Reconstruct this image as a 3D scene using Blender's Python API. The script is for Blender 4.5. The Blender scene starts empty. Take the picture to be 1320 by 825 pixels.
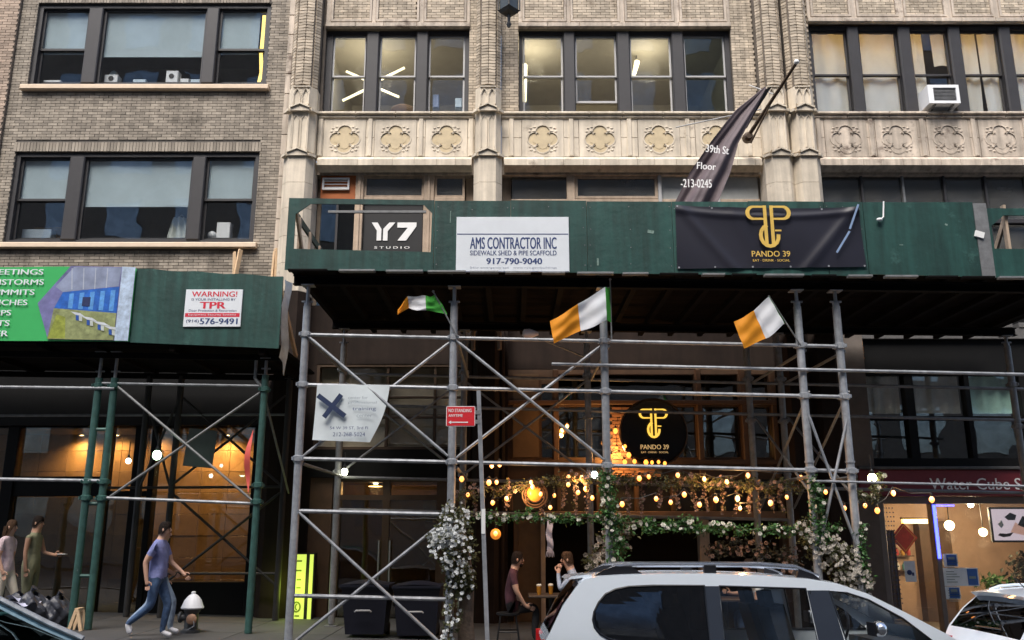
import bpy, bmesh, math, random
from mathutils import Vector, Matrix, Euler
from mathutils.geometry import tessellate_polygon

R = random.Random(11)
sc = bpy.context.scene
C = sc.collection
rad = math.radians

# ------------------------------------------------------------------ camera, sky, sun, exposure
cam_d = bpy.data.cameras.new("camera")
cam_d.sensor_width = 36.0
cam_d.lens = 36.0 * 1120.0 / 1320.0
cam_d.clip_start = 0.1
cam_d.clip_end = 2000.0
cam = bpy.data.objects.new("camera", cam_d)
C.objects.link(cam)
CAM_H, PITCH = 1.9, 13.6
cam.location = (0, 0, CAM_H)
cam.rotation_euler = (rad(90 + PITCH), 0, 0)
sc.camera = cam

SUN_EL, SUN_AZ = 58.0, 200.0          # overcast evening: high soft light from the street side, a little from the left
world = bpy.data.worlds.new("World")
sc.world = world
world.use_nodes = True
wn, wl = world.node_tree.nodes, world.node_tree.links
for n in list(wn):
    wn.remove(n)
sky = wn.new("ShaderNodeTexSky")
sky.sky_type = 'NISHITA'
sky.sun_disc = False
sky.sun_elevation = rad(SUN_EL)
sky.sun_rotation = rad(SUN_AZ)
sky.air_density = 1.0
sky.dust_density = 3.0
bg = wn.new("ShaderNodeBackground")
bg.inputs[1].default_value = 0.10
wo = wn.new("ShaderNodeOutputWorld")
wl.new(sky.outputs[0], bg.inputs[0])
wl.new(bg.outputs[0], wo.inputs[0])

sun_d = bpy.data.lights.new("sun", 'SUN')
sun_d.energy = 1.5
sun_d.angle = rad(30)
sun_d.color = (1.0, 0.95, 0.88)
sun = bpy.data.objects.new("sun", sun_d)
C.objects.link(sun)
_sd = Vector((math.sin(rad(SUN_AZ)) * math.cos(rad(SUN_EL)), math.cos(rad(SUN_AZ)) * math.cos(rad(SUN_EL)), math.sin(rad(SUN_EL))))
sun.rotation_euler = _sd.to_track_quat('Z', 'Y').to_euler()
sun.location = (0, -5, 40)

sc.view_settings.view_transform = 'Standard'
sc.view_settings.look = 'None'
sc.view_settings.exposure = 1.6
sc.view_settings.gamma = 1.0
sc.cycles.max_bounces = 8
sc.cycles.transparent_max_bounces = 24
sc.cycles.sample_clamp_indirect = 4.0
sc.cycles.use_denoising = True

# ------------------------------------------------------------------ mesh helpers
def G(x):
    return -0.022 * x               # the street falls gently towards the right


class MB:
    def __init__(s):
        s.v, s.f, s.m = [], [], []

    def face(s, pts, m=0):
        b = len(s.v)
        s.v.extend([tuple(p) for p in pts])
        s.f.append(list(range(b, b + len(pts))))
        s.m.append(m)

    def box(s, x0, x1, y0, y1, z0, z1, m=0, back=True):
        b = len(s.v)
        s.v += [(x0, y0, z0), (x1, y0, z0), (x1, y1, z0), (x0, y1, z0), (x0, y0, z1), (x1, y0, z1), (x1, y1, z1), (x0, y1, z1)]
        fs = [(0, 1, 5, 4), (1, 2, 6, 5), (3, 0, 4, 7), (4, 5, 6, 7), (3, 2, 1, 0)]
        if back:
            fs.append((2, 3, 7, 6))
        for q in fs:
            s.f.append([b + i for i in q])
            s.m.append(m)

    def bbox(s, x0, x1, y0, y1, z0, z1, bev=.01, m=0):
        """box with chamfered front edges"""
        b = len(s.v)
        e = bev
        s.v += [(x0, y1, z0), (x1, y1, z0), (x1, y1, z1), (x0, y1, z1),
                (x0, y0 + e, z0), (x1, y0 + e, z0), (x1, y0 + e, z1), (x0, y0 + e, z1),
                (x0 + e, y0, z0 + e), (x1 - e, y0, z0 + e), (x1 - e, y0, z1 - e), (x0 + e, y0, z1 - e)]
        for q in [(8, 9, 10, 11), (4, 5, 9, 8), (5, 6, 10, 9), (6, 7, 11, 10), (7, 4, 8, 11), (0, 1, 5, 4), (1, 2, 6, 5), (2, 3, 7, 6), (3, 0, 4, 7)]:
            s.f.append([b + i for i in q])
            s.m.append(m)

    def obox(s, c, size, rot=None, m=0):
        b = len(s.v)
        hx, hy, hz = size[0] / 2, size[1] / 2, size[2] / 2
        M = rot if rot is not None else Matrix.Identity(3)
        c = Vector(c)
        for z in (-hz, hz):
            for x, y in ((-hx, -hy), (hx, -hy), (hx, hy), (-hx, hy)):
                s.v.append(tuple(c + M @ Vector((x, y, z))))
        for q in [(0, 1, 5, 4), (1, 2, 6, 5), (2, 3, 7, 6), (3, 0, 4, 7), (4, 5, 6, 7), (3, 2, 1, 0)]:
            s.f.append([b + i for i in q])
            s.m.append(m)

    def bar(s, p0, p1, w, h, m=0):
        p0, p1 = Vector(p0), Vector(p1)
        d = p1 - p0
        L = d.length
        q = d.to_track_quat('X', 'Z').to_matrix()
        s.obox((p0 + p1) / 2, (L, w, h), q, m)

    def tube(s, pts, r, n=8, cap=True, m=0):
        pts = [Vector(p) for p in pts]
        rs = r if isinstance(r, (list, tuple)) else [r] * len(pts)
        b = len(s.v)
        up = None
        for i, p in enumerate(pts):
            d = (pts[min(i + 1, len(pts) - 1)] - pts[max(i - 1, 0)])
            d = d.normalized() if d.length > 1e-9 else Vector((0, 0, 1))
            if up is None:
                up = Vector((0, 0, 1)) if abs(d.z) < .9 else Vector((0, 1, 0))
            a = d.cross(up).normalized()
            c = a.cross(d).normalized()
            up = c
            for k in range(n):
                t = 2 * math.pi * k / n
                s.v.append(tuple(p + (a * math.cos(t) + c * math.sin(t)) * rs[i]))
        for i in range(len(pts) - 1):
            for k in range(n):
                k2 = (k + 1) % n
                s.f.append([b + i * n + k, b + i * n + k2, b + (i + 1) * n + k2, b + (i + 1) * n + k])
                s.m.append(m)
        if cap:
            s.f.append([b + k for k in range(n)][::-1])
            s.m.append(m)
            e = b + (len(pts) - 1) * n
            s.f.append([e + k for k in range(n)])
            s.m.append(m)

    def lathe(s, c, prof, n=12, m=0, axis='z', cap=True):
        b = len(s.v)
        for (r, h) in prof:
            for k in range(n):
                t = 2 * math.pi * k / n
                a, d = r * math.cos(t), r * math.sin(t)
                if axis == 'z':
                    s.v.append((c[0] + a, c[1] + d, c[2] + h))
                elif axis == 'y':
                    s.v.append((c[0] + a, c[1] + h, c[2] + d))
                else:
                    s.v.append((c[0] + h, c[1] + a, c[2] + d))
        for i in range(len(prof) - 1):
            for k in range(n):
                k2 = (k + 1) % n
                s.f.append([b + i * n + k, b + i * n + k2, b + (i + 1) * n + k2, b + (i + 1) * n + k])
                s.m.append(m)
        if not cap:
            return
        s.f.append([b + k for k in range(n)][::-1])
        s.m.append(m)
        e = b + (len(prof) - 1) * n
        s.f.append([e + k for k in range(n)])
        s.m.append(m)

    def ball(s, c, r, nu=10, nv=6, m=0):
        rx, ry, rz = r if isinstance(r, (list, tuple)) else (r, r, r)
        prof = []
        b = len(s.v)
        for i in range(nv + 1):
            p = math.pi * i / nv
            for k in range(nu):
                t = 2 * math.pi * k / nu
                s.v.append((c[0] + rx * math.sin(p) * math.cos(t), c[1] + ry * math.sin(p) * math.sin(t), c[2] - rz * math.cos(p)))
        for i in range(nv):
            for k in range(nu):
                k2 = (k + 1) % nu
                s.f.append([b + i * nu + k, b + i * nu + k2, b + (i + 1) * nu + k2, b + (i + 1) * nu + k])
                s.m.append(m)

    def prism(s, outer, y0, y1, holes=(), m=0, front_only=False):
        """outline in (x, z), front at y0, back at y1; straight holes go right through"""
        loops = [list(outer)] + [list(h) for h in holes]
        flat = [p for L in loops for p in L]
        tris = tessellate_polygon([[Vector((p[0], p[1], 0)) for p in L] for L in loops])
        b = len(s.v)
        s.v += [(p[0], y0, p[1]) for p in flat]
        n = len(flat)
        if not front_only:
            s.v += [(p[0], y1, p[1]) for p in flat]
        for t in tris:
            a, c, d = [flat[i] for i in t]
            cr = (c[0] - a[0]) * (d[1] - a[1]) - (c[1] - a[1]) * (d[0] - a[0])
            t = list(t) if cr > 0 else list(t)[::-1]
            s.f.append([b + i for i in t])
            s.m.append(m)
            if not front_only:
                s.f.append([b + n + i for i in t[::-1]])
                s.m.append(m)
        if not front_only:
            o = 0
            for li, L in enumerate(loops):
                k = len(L)
                ar = sum(L[i][0] * L[(i + 1) % k][1] - L[(i + 1) % k][0] * L[i][1] for i in range(k))
                flip = (ar < 0) != (li > 0)
                for i in range(k):
                    j = (i + 1) % k
                    q = [b + o + i, b + n + o + i, b + n + o + j, b + o + j]
                    s.f.append(q if not flip else q[::-1])
                    s.m.append(m)
                o += k

    def grid(s, fn, nu, nv, m=0):
        b = len(s.v)
        for j in range(nv + 1):
            for i in range(nu + 1):
                s.v.append(tuple(fn(i / nu, j / nv)))
        for j in range(nv):
            for i in range(nu):
                a = b + j * (nu + 1) + i
                s.f.append([a, a + 1, a + nu + 2, a + nu + 1])
                s.m.append(m)

    def mesh(s, name, mats, smooth=False):
        me = bpy.data.meshes.new(name)
        me.from_pydata(s.v, [], s.f)
        for mm in (mats if isinstance(mats, (list, tuple)) else [mats]):
            me.materials.append(mm)
        if any(s.m):
            me.polygons.foreach_set('material_index', s.m)
        if smooth:
            me.polygons.foreach_set('use_smooth', [True] * len(me.polygons))
            me.update()
            me.set_sharp_from_angle(angle=rad(40))
        me.update()
        return me

    def build(s, name, mats, parent=None, smooth=False, label=None, kind=None):
        return link(name, s.mesh(name, mats, smooth), parent, label=label, kind=kind)


def link(name, data, parent=None, at=None, label=None, kind=None):
    """parts are written in world metres; the offset takes the thing's own origin off again"""
    o = bpy.data.objects.new(name, data)
    C.objects.link(o)
    p = Vector(at) if at is not None else Vector((0, 0, 0))
    if parent is not None:
        o.parent = parent
        if parent.parent is None:
            p = p - parent.location
    o.location = p
    if label:
        o['label'] = label
    if kind:
        o['kind'] = kind
    return o


def tag(o, label, cat, group=None):
    o['label'] = label
    o['category'] = cat
    if group:
        o['group'] = group
    return o


def thing(name, label, cat, loc=(0, 0, 0), group=None):
    o = bpy.data.objects.new(name, None)
    o.empty_display_size = .2
    C.objects.link(o)
    o.location = loc
    return tag(o, label, cat, group)


def copy_tree(src, parent=None):
    c = src.copy()
    C.objects.link(c)
    if parent is not None:
        c.parent = parent
    for ch in list(src.children):
        copy_tree(ch, c)
    return c


def text(s, x0, x1, z0, z1, y, m, parent, name='lettering', bold=0.0, depth=.004, tilt=0.0, shear=0.0, fit=True, rotx=0.0):
    """flat lettering facing the street (-Y), fitted into the box x0..x1, z0..z1 on the plane y"""
    cu = bpy.data.curves.new(name, 'FONT')
    cu.body = s
    cu.size = 1.0
    cu.extrude = 0.0
    cu.shear = shear
    cu.resolution_u = 3
    to = bpy.data.objects.new(name, cu)
    C.objects.link(to)
    dg = bpy.context.evaluated_depsgraph_get()
    me = bpy.data.meshes.new_from_object(to.evaluated_get(dg))
    bpy.data.objects.remove(to)
    bpy.data.curves.remove(cu)
    xs = [v.co.x for v in me.vertices]
    ys = [v.co.y for v in me.vertices]
    ax, bx, ay, by = min(xs), max(xs), min(ys), max(ys)
    sx = (x1 - x0) / (bx - ax)
    sz = (z1 - z0) / (by - ay)
    ct, st = math.cos(tilt), math.sin(tilt)
    cx, cz = (x0 + x1) / 2, (z0 + z1) / 2
    for v in me.vertices:
        px, pz = x0 + (v.co.x - ax) * sx - cx, z0 + (v.co.y - ay) * sz - cz
        v.co = (cx + px * ct - pz * st, y, cz + px * st + pz * ct)
    if bold:                                        # heavier strokes: the outline printed three times, a hair apart
        q = MB()
        for i, dx in enumerate((0, -bold * sx, bold * sx)):
            o = len(q.v)
            q.v += [(v.co.x + dx, v.co.y - .0004 * i, v.co.z) for v in me.vertices]
            q.f += [[o + k for k in p.vertices] for p in me.polygons]
            q.m += [0] * len(me.polygons)
        bpy.data.meshes.remove(me)
        return q.build(name, m, parent)
    me.materials.clear()
    me.materials.append(m)
    me.name = name
    return link(name, me, parent)


# ------------------------------------------------------------------ materials
MATS = {}


def mat(name, col, rough=.7, metal=0.0, var=.12, scale=3.0, streak=0.0, bump=0.0, bscale=60.0, spec=.5, rnd=0.0, emit=None, estr=0.0, coat=0.0, backface=None, trans=0.0, dirt=None):
    if name in MATS:
        return MATS[name]
    m = bpy.data.materials.new(name)
    MATS[name] = m
    m.use_nodes = True
    nt = m.node_tree
    N, L = nt.nodes, nt.links
    b = N["Principled BSDF"]
    b.inputs['Roughness'].default_value = rough
    b.inputs['Metallic'].default_value = metal
    b.inputs['Specular IOR Level'].default_value = spec
    if coat:
        b.inputs['Coat Weight'].default_value = coat
        b.inputs['Coat Roughness'].default_value = .05
    tc = N.new("ShaderNodeTexCoord")
    no = N.new("ShaderNodeTexNoise")
    no.inputs['Scale'].default_value = scale
    no.inputs['Detail'].default_value = 6
    no.inputs['Roughness'].default_value = .65
    L.new(tc.outputs['Object'], no.inputs['Vector'])
    mr = N.new("ShaderNodeMapRange")
    mr.inputs['From Min'].default_value = .3
    mr.inputs['From Max'].default_value = .7
    mr.inputs['To Min'].default_value = 1 - var
    mr.inputs['To Max'].default_value = 1 + var
    L.new(no.outputs['Fac'], mr.inputs['Value'])
    val = mr.outputs['Result']

    def mul(a, bb):
        q = N.new("ShaderNodeMath")
        q.operation = 'MULTIPLY'
        L.new(a, q.inputs[0])
        L.new(bb, q.inputs[1])
        return q.outputs[0]
    if streak:
        mp = N.new("ShaderNodeMapping")
        mp.inputs['Scale'].default_value = (5, 5, .35)
        L.new(tc.outputs['Object'], mp.inputs['Vector'])
        n2 = N.new("ShaderNodeTexNoise")
        n2.inputs['Scale'].default_value = 1.6
        n2.inputs['Detail'].default_value = 5
        L.new(mp.outputs[0], n2.inputs['Vector'])
        r2 = N.new("ShaderNodeMapRange")
        r2.inputs['From Min'].default_value = .35
        r2.inputs['From Max'].default_value = .65
        r2.inputs['To Min'].default_value = 1 - streak
        r2.inputs['To Max'].default_value = 1 + streak * .4
        L.new(n2.outputs['Fac'], r2.inputs['Value'])
        val = mul(val, r2.outputs['Result'])
    if rnd:
        oi = N.new("ShaderNodeObjectInfo")
        ge = N.new("ShaderNodeNewGeometry")
        ad = N.new("ShaderNodeMath")
        ad.operation = 'ADD'
        L.new(oi.outputs['Random'], ad.inputs[0])
        L.new(ge.outputs['Random Per Island'], ad.inputs[1])
        fr = N.new("ShaderNodeMath")
        fr.operation = 'FRACT'
        L.new(ad.outputs[0], fr.inputs[0])
        r3 = N.new("ShaderNodeMapRange")
        r3.inputs['To Min'].default_value = 1 - rnd
        r3.inputs['To Max'].default_value = 1 + rnd
        L.new(fr.outputs[0], r3.inputs['Value'])
        val = mul(val, r3.outputs['Result'])
    vm = N.new("ShaderNodeVectorMath")
    vm.operation = 'SCALE'
    vm.inputs[0].default_value = col[:3]
    L.new(val, vm.inputs['Scale'])
    colout = vm.outputs[0]
    if dirt:
        n4 = N.new("ShaderNodeTexNoise")
        n4.inputs['Scale'].default_value = dirt[1]
        n4.inputs['Detail'].default_value = 8
        n4.inputs['Roughness'].default_value = .7
        L.new(tc.outputs['Object'], n4.inputs['Vector'])
        r4 = N.new("ShaderNodeMapRange")
        r4.inputs['From Min'].default_value = dirt[2]
        r4.inputs['From Max'].default_value = dirt[2] + .12
        L.new(n4.outputs['Fac'], r4.inputs['Value'])
        mx = N.new("ShaderNodeMix")
        mx.data_type = 'RGBA'
        mx.inputs[7].default_value = (*dirt[0], 1)
        L.new(r4.outputs['Result'], mx.inputs[0])
        L.new(colout, mx.inputs[6])
        colout = mx.outputs[2]
    L.new(colout, b.inputs['Base Color'])
    if bump:
        n3 = N.new("ShaderNodeTexNoise")
        n3.inputs['Scale'].default_value = bscale
        n3.inputs['Detail'].default_value = 4
        L.new(tc.outputs['Object'], n3.inputs['Vector'])
        bp = N.new("ShaderNodeBump")
        bp.inputs['Strength'].default_value = bump
        bp.inputs['Distance'].default_value = .02
        L.new(n3.outputs['Fac'], bp.inputs['Height'])
        L.new(bp.outputs[0], b.inputs['Normal'])
    if emit:
        b.inputs['Emission Color'].default_value = (*emit, 1)
        b.inputs['Emission Strength'].default_value = estr
    if trans:
        out = N["Material Output"]
        tl = N.new("ShaderNodeBsdfTranslucent")
        L.new(colout, tl.inputs[0])
        ms = N.new("ShaderNodeMixShader")
        ms.inputs[0].default_value = trans
        L.new(b.outputs[0], ms.inputs[1])
        L.new(tl.outputs[0], ms.inputs[2])
        L.new(ms.outputs[0], out.inputs[0])
    return m


def glass(name, tint=(.9, .93, .95), refl=.06, rough=.01, gloss=(1, 1, 1), dust=0.0, dustcol=(.3, .31, .3), wavy=0.0):
    """thin pane: clear by the tint, mirror by Fresnel, with an optional film of dust"""
    if name in MATS:
        return MATS[name]
    m = bpy.data.materials.new(name)
    MATS[name] = m
    m.use_nodes = True
    nt = m.node_tree
    N, L = nt.nodes, nt.links
    N.remove(N["Principled BSDF"])
    out = N["Material Output"]
    tr = N.new("ShaderNodeBsdfTransparent")
    tr.inputs[0].default_value = (*tint, 1)
    gl = N.new("ShaderNodeBsdfAnisotropic")
    gl.inputs['Color'].default_value = (*gloss, 1)
    gl.inputs['Roughness'].default_value = rough
    lw = N.new("ShaderNodeLayerWeight")
    lw.inputs[0].default_value = .25
    mr = N.new("ShaderNodeMapRange")
    mr.inputs['To Min'].default_value = refl
    mr.inputs['To Max'].default_value = .9
    lw.inputs[0].default_value = .5
    pw = N.new('ShaderNodeMath')
    pw.operation = 'POWER'
    pw.inputs[1].default_value = 4.0
    L.new(lw.outputs['Facing'], pw.inputs[0])
    L.new(pw.outputs[0], mr.inputs['Value'])
    mx = N.new("ShaderNodeMixShader")
    L.new(mr.outputs[0], mx.inputs[0])
    L.new(tr.outputs[0], mx.inputs[1])
    L.new(gl.outputs[0], mx.inputs[2])
    if wavy:
        tc = N.new("ShaderNodeTexCoord")
        no = N.new("ShaderNodeTexNoise")
        no.inputs['Scale'].default_value = 1.3
        no.inputs['Detail'].default_value = 1
        L.new(tc.outputs['Object'], no.inputs['Vector'])
        bp = N.new("ShaderNodeBump")
        bp.inputs['Strength'].default_value = wavy
        bp.inputs['Distance'].default_value = .1
        L.new(no.outputs['Fac'], bp.inputs['Height'])
        L.new(bp.outputs[0], gl.inputs['Normal'])
        L.new(bp.outputs[0], lw.inputs['Normal'])
    last = mx.outputs[0]
    if dust:
        df = N.new("ShaderNodeBsdfDiffuse")
        df.inputs[0].default_value = (*dustcol, 1)
        tc = N.new("ShaderNodeTexCoord")
        no = N.new("ShaderNodeTexNoise")
        no.inputs['Scale'].default_value = 1.7
        no.inputs['Detail'].default_value = 6
        L.new(tc.outputs['Object'], no.inputs['Vector'])
        r4 = N.new("ShaderNodeMapRange")
        r4.inputs['From Min'].default_value = .3
        r4.inputs['From Max'].default_value = .75
        r4.inputs['To Min'].default_value = dust * .3
        r4.inputs['To Max'].default_value = dust
        L.new(no.outputs['Fac'], r4.inputs['Value'])
        m2 = N.new("ShaderNodeMixShader")
        L.new(r4.outputs[0], m2.inputs[0])
        L.new(last, m2.inputs[1])
        L.new(df.outputs[0], m2.inputs[2])
        last = m2.outputs[0]
    L.new(last, out.inputs[0])
    return m


def glow(name, col, strength):
    return mat(name, (.8, .8, .8), emit=col, estr=strength, var=0)


M_BRICK_G = mat('grey_brown_brick', (.31, .27, .22), .9, var=.12, scale=1.1, rnd=.27, streak=.2, dirt=((.15, .13, .105), .8, .56))
M_BRICK_P = mat('pinkish_brick', (.38, .295, .23), .9, var=.15, scale=1.5, rnd=.25)
M_BRICK_T = mat('tan_brick', (.50, .425, .33), .9, var=.15, scale=1.2, rnd=.27, streak=.25, dirt=((.26, .21, .155), .9, .56))
M_MORTAR = mat('mortar', (.10, .09, .08), .95, var=.15)
M_MORTAR_T = mat('tan_mortar', (.15, .125, .10), .95, var=.2)
M_TERRA = mat('terracotta', (.62, .545, .435), .75, var=.14, scale=2.2, streak=.2, bump=.15, bscale=25, rnd=.07, dirt=((.24, .19, .145), 1.9, .60))
M_TERRA_D = mat('stained_terracotta', (.52, .445, .365), .8, var=.2, scale=2.2, streak=.3, bump=.15, bscale=25, rnd=.1, dirt=((.16, .12, .095), 2.1, .56))
M_TERRA_Y = mat('ochre_terracotta', (.54, .44, .28), .7, var=.15, scale=6)
M_TERRA_LOW = mat('shaded_brown_stone', (.020, .013, .010), .85, var=.25, scale=2, streak=.2, spec=.2)  # brown stone darkened in colour for the shade under the sheds
M_SILL = mat('pale_painted_sill', (.68, .54, .40), .7, var=.08, scale=5)
M_FRAME = mat('charcoal_frame', (.026, .025, .028), .55, var=.12, scale=5)
M_SASH = mat('pale_grey_sash', (.42, .42, .42), .5, var=.08)
M_SASH_D = mat('dark_sash', (.035, .034, .036), .5, var=.1)
M_TIMBER = mat('weathered_beige_timber', (.44, .34, .25), .75, var=.2, scale=4, streak=.2)
M_LUMBER = mat('raw_lumber', (.62, .44, .27), .8, var=.15, scale=6)
M_ORANGE = mat('orange_board', (.42, .12, .03), .7, var=.15)
M_WHITE = mat('white_paint', (.78, .78, .77), .5, var=.05)
M_WHITE2 = mat('white_plastic', (.8, .82, .84), .4, var=.03)
M_BLACK = mat('black_paint', (.012, .012, .013), .45, var=.1)
M_GLASS = glass('window_glass', (.96, .97, .97), .10, wavy=.05)
M_GLASS_D = glass('dark_window_glass', (.45, .5, .5), .13, wavy=.06)
M_GLASS_DUST = glass('dusty_glass', (.35, .38, .38), .10, rough=.1, dust=.5, dustcol=(.20, .20, .19))
M_GLASS_SHOP = glass('shop_glass', (.92, .92, .9), .07)
M_BLIND = mat('roller_blind', (.42, .51, .55), .8, var=.10, scale=1.2, trans=.04)
M_CURTAIN = mat('white_curtain', (.78, .81, .80), .8, var=.06, trans=.35)
M_INT = mat('dark_room_wall', (.10, .095, .09), .9, var=.1)
M_INT_L = mat('light_room_wall', (.40, .37, .32), .9, var=.06)
M_GREEN = mat('green_plywood', (.012, .056, .048), .5, var=.28, scale=1.3, streak=.38, bump=.25, bscale=9, rnd=.10, dirt=((.030, .095, .080), 3.2, .60))
M_GREEN2 = mat('faded_green_plywood', (.016, .066, .056), .5, var=.28, scale=1.3, streak=.38, bump=.25, bscale=9, rnd=.12, dirt=((.040, .11, .095), 2.8, .59))
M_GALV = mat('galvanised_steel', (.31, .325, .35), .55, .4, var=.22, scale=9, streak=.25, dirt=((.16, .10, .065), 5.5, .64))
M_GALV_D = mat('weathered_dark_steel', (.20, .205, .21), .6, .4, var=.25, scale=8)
M_GREENPIPE = mat('green_painted_steel', (.030, .085, .075), .5, .1, var=.3, scale=8, dirt=((.35, .38, .38), 6, .68))
M_DARKPIPE = mat('shaded_steel', (.028, .026, .025), .6, .2, var=.2)  # back-row tubes: the dark colour carries the shade they stand in
M_PLANK = mat('shade_dark_plank', (.006, .0045, .004), .95, var=.3, scale=3, rnd=.35, spec=.1)  # near-black colour carries the deep shade under the decks
M_BEAM = mat('shade_dark_beam', (.004, .0035, .0035), .9, var=.3, spec=.15)  # beam colour lowered to carry the same under-deck shade
M_ASPHALT = mat('asphalt', (.04, .04, .042), .85, var=.25, scale=2.0, bump=.35, bscale=140)
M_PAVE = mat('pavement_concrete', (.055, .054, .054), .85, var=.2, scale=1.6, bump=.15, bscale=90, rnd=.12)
M_KERB = mat('kerb_granite', (.22, .21, .20), .8, var=.25, scale=12)
M_RED = mat('red_sign', (.62, .02, .03), .45, var=.05)
M_NAVY = mat('navy_print', (.02, .045, .16), .5, var=.03)
M_REDPRINT = mat('red_print', (.62, .02, .05), .5, var=.03)
M_SIGNWHITE = mat('sign_white', (.72, .76, .80), .35, var=.04)
M_GOLD = mat('gold_print', (.78, .52, .12), .35, .1, var=.12, scale=5)
M_BANNERBLK = mat('black_vinyl', (.012, .012, .022), .42, var=.1, spec=.5)
# ------------------------------------------------------------------ the setting: road, kerb, pavement
def sloped(mb, x0, x1, y0, y1, z, n=1):
    mb.face([(x0, y0, G(x0) + z), (x1, y0, G(x1) + z), (x1, y1, G(x1) + z), (x0, y1, G(x0) + z)])


b = MB()
sloped(b, -400, 400, -400, 600, -.02)
b.build('ground', M_ASPHALT, kind='structure')
b = MB()
sloped(b, -60, 60, -2.0, 12.2, 0)
b.build('road', M_ASPHALT, kind='structure')
for (ya, yb) in ((12.2, 12.38), (-2.18, -2.0)):
    b = MB()
    x = -40
    while x < 40:
        b.bbox(x, x + 1.49, ya, yb, G(x) - .1, G(x) + .148, .01)
        x += 1.5
    b.build('kerb', M_KERB, kind='structure')
b = MB()
sloped(b, -60, 60, 12.38, 30, .13)
sloped(b, -60, 60, -14, -2.18, .13)
pave = b.build('pavement', M_MORTAR, kind='structure')
slab_me = {}
for j in range(4):                                           # cast concrete flags with open joints
    for i in range(-7, 8):
        x0, y0 = i * 1.5, 12.4 + j * 1.42
        w = 1.485
        b = MB()
        z0, z1 = .12, .15
        b.v += [(0, 0, z0), (w, 0, z0 - .033), (w, 1.405, z0 - .033), (0, 1.405, z0), (0, 0, z1), (w, 0, z1 - .033), (w, 1.405, z1 - .033), (0, 1.405, z1)]
        b.f += [(4, 5, 6, 7), (0, 1, 5, 4), (1, 2, 6, 5), (3, 0, 4, 7)]
        b.m += [0] * 4
        if 'm' not in slab_me:
            slab_me['m'] = b.mesh('paving_slab', M_PAVE)
        link('paving_slab', slab_me['m'], pave, at=(x0, y0, G(x0)))

# ------------------------------------------------------------------ bricks
_cp, _sp = math.cos(rad(PITCH)), math.sin(rad(PITCH))


def seen(x, y, z):
    """inside the picture (only used to leave out bricks that no camera near here could see)"""
    dz = z - CAM_H
    f = y * _cp + dz * _sp
    return abs(x / f) < .63 and abs((-y * _sp + dz * _cp) / f) < .40


BRICKS = {}


def brick_mesh(w, h, m):
    k = (round(w, 3), round(h, 3), m.name)
    if k not in BRICKS:
        q = MB()
        q.box(-w / 2, w / 2, 0, .05, -h / 2, h / 2, back=False)
        BRICKS[k] = q.mesh('brick', m)
    return BRICKS[k]


def lay(bricks, host, m, budget, y):
    """bricks: (xc, zc, w, h, angle). The nearest become objects of their own, the rest one joined piece"""
    bricks = [q for q in bricks if seen(q[0], y, q[1])]
    bricks.sort(key=lambda q: (q[1] - CAM_H) ** 2 + q[0] ** 2)
    mb = MB()
    for i, (x, z, w, h, a) in enumerate(bricks):
        dy = R.uniform(-.004, .003)
        if i < budget:
            o = link('brick', brick_mesh(w, h, m), host, at=(x, y + dy, z))
            o.rotation_euler = (0, a, 0)
        else:
            rot = Matrix.Rotation(a, 3, 'Y')
            mb.obox((x, y + dy + .025, z), (w, .05, h), rot)
    if mb.v:
        mb.build('brickwork', m, host, kind='stuff')


def courses(x0, x1, z0, z1, holes=(), bw=.205, bh=.058, pitch=.0685, gap=.011):
    out = []
    k = 0
    z = z0
    while z + bh <= z1 + .001:
        x = x0 - (bw + gap) * (.5 if k % 2 else 0)
        while x < x1:
            segs = [(max(x, x0), min(x + bw, x1))]
            for (hx0, hx1, hz0, hz1) in holes:
                if z + bh > hz0 and z < hz1:
                    ns = []
                    for (a, c) in segs:
                        if c <= hx0 or a >= hx1:
                            ns.append((a, c))
                        else:
                            if a < hx0:
                                ns.append((a, hx0))
                            if c > hx1:
                                ns.append((hx1, c))
                    segs = ns
            for (a, c) in segs:
                if c - a > .03:
                    out.append(((a + c) / 2, z + bh / 2, round(c - a, 3), bh, R.uniform(-.004, .004)))
            x += bw + gap
        z += pitch
        k += 1
    return out


def soldiers(x0, x1, z0, z1, w=.062, gap=.010):
    out = []
    x = x0
    while x + w <= x1:
        out.append((x + w / 2, (z0 + z1) / 2, w, z1 - z0, R.uniform(-.01, .01)))
        x += w + gap
    return out


def rect(x0, x1, z0, z1):
    return [(x0, z0), (x1, z0), (x1, z1), (x0, z1)]


def ring(mb, x0, x1, z0, z1, w, y0, y1, wb=None):
    wb = w if wb is None else wb
    mb.prism(rect(x0, x1, z0, z1), y0, y1, [rect(x0 + w, x1 - w, z0 + wb, z1 - w)])


def pane(host, x0, x1, z0, z1, y, m, name='pane'):
    q = MB()
    q.box(x0, x1, y, y + .008, z0, z1)
    return q.build(name, m, host)


def room(root, x0, x1, z0, z1, y0, y1, m, name='room_interior'):
    q = MB()
    q.face([(x0, y1, z0), (x1, y1, z0), (x1, y1, z1), (x0, y1, z1)])
    q.face([(x0, y0, z0), (x0, y1, z0), (x0, y1, z1), (x0, y0, z1)])
    q.face([(x1, y1, z0), (x1, y0, z0), (x1, y0, z1), (x1, y1, z1)])
    q.face([(x0, y0, z1), (x0, y1, z1), (x1, y1, z1), (x1, y0, z1)])
    q.face([(x0, y1, z0), (x0, y0, z0), (x1, y0, z0), (x1, y1, z0)])
    return q.build(name, m, root)


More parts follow.
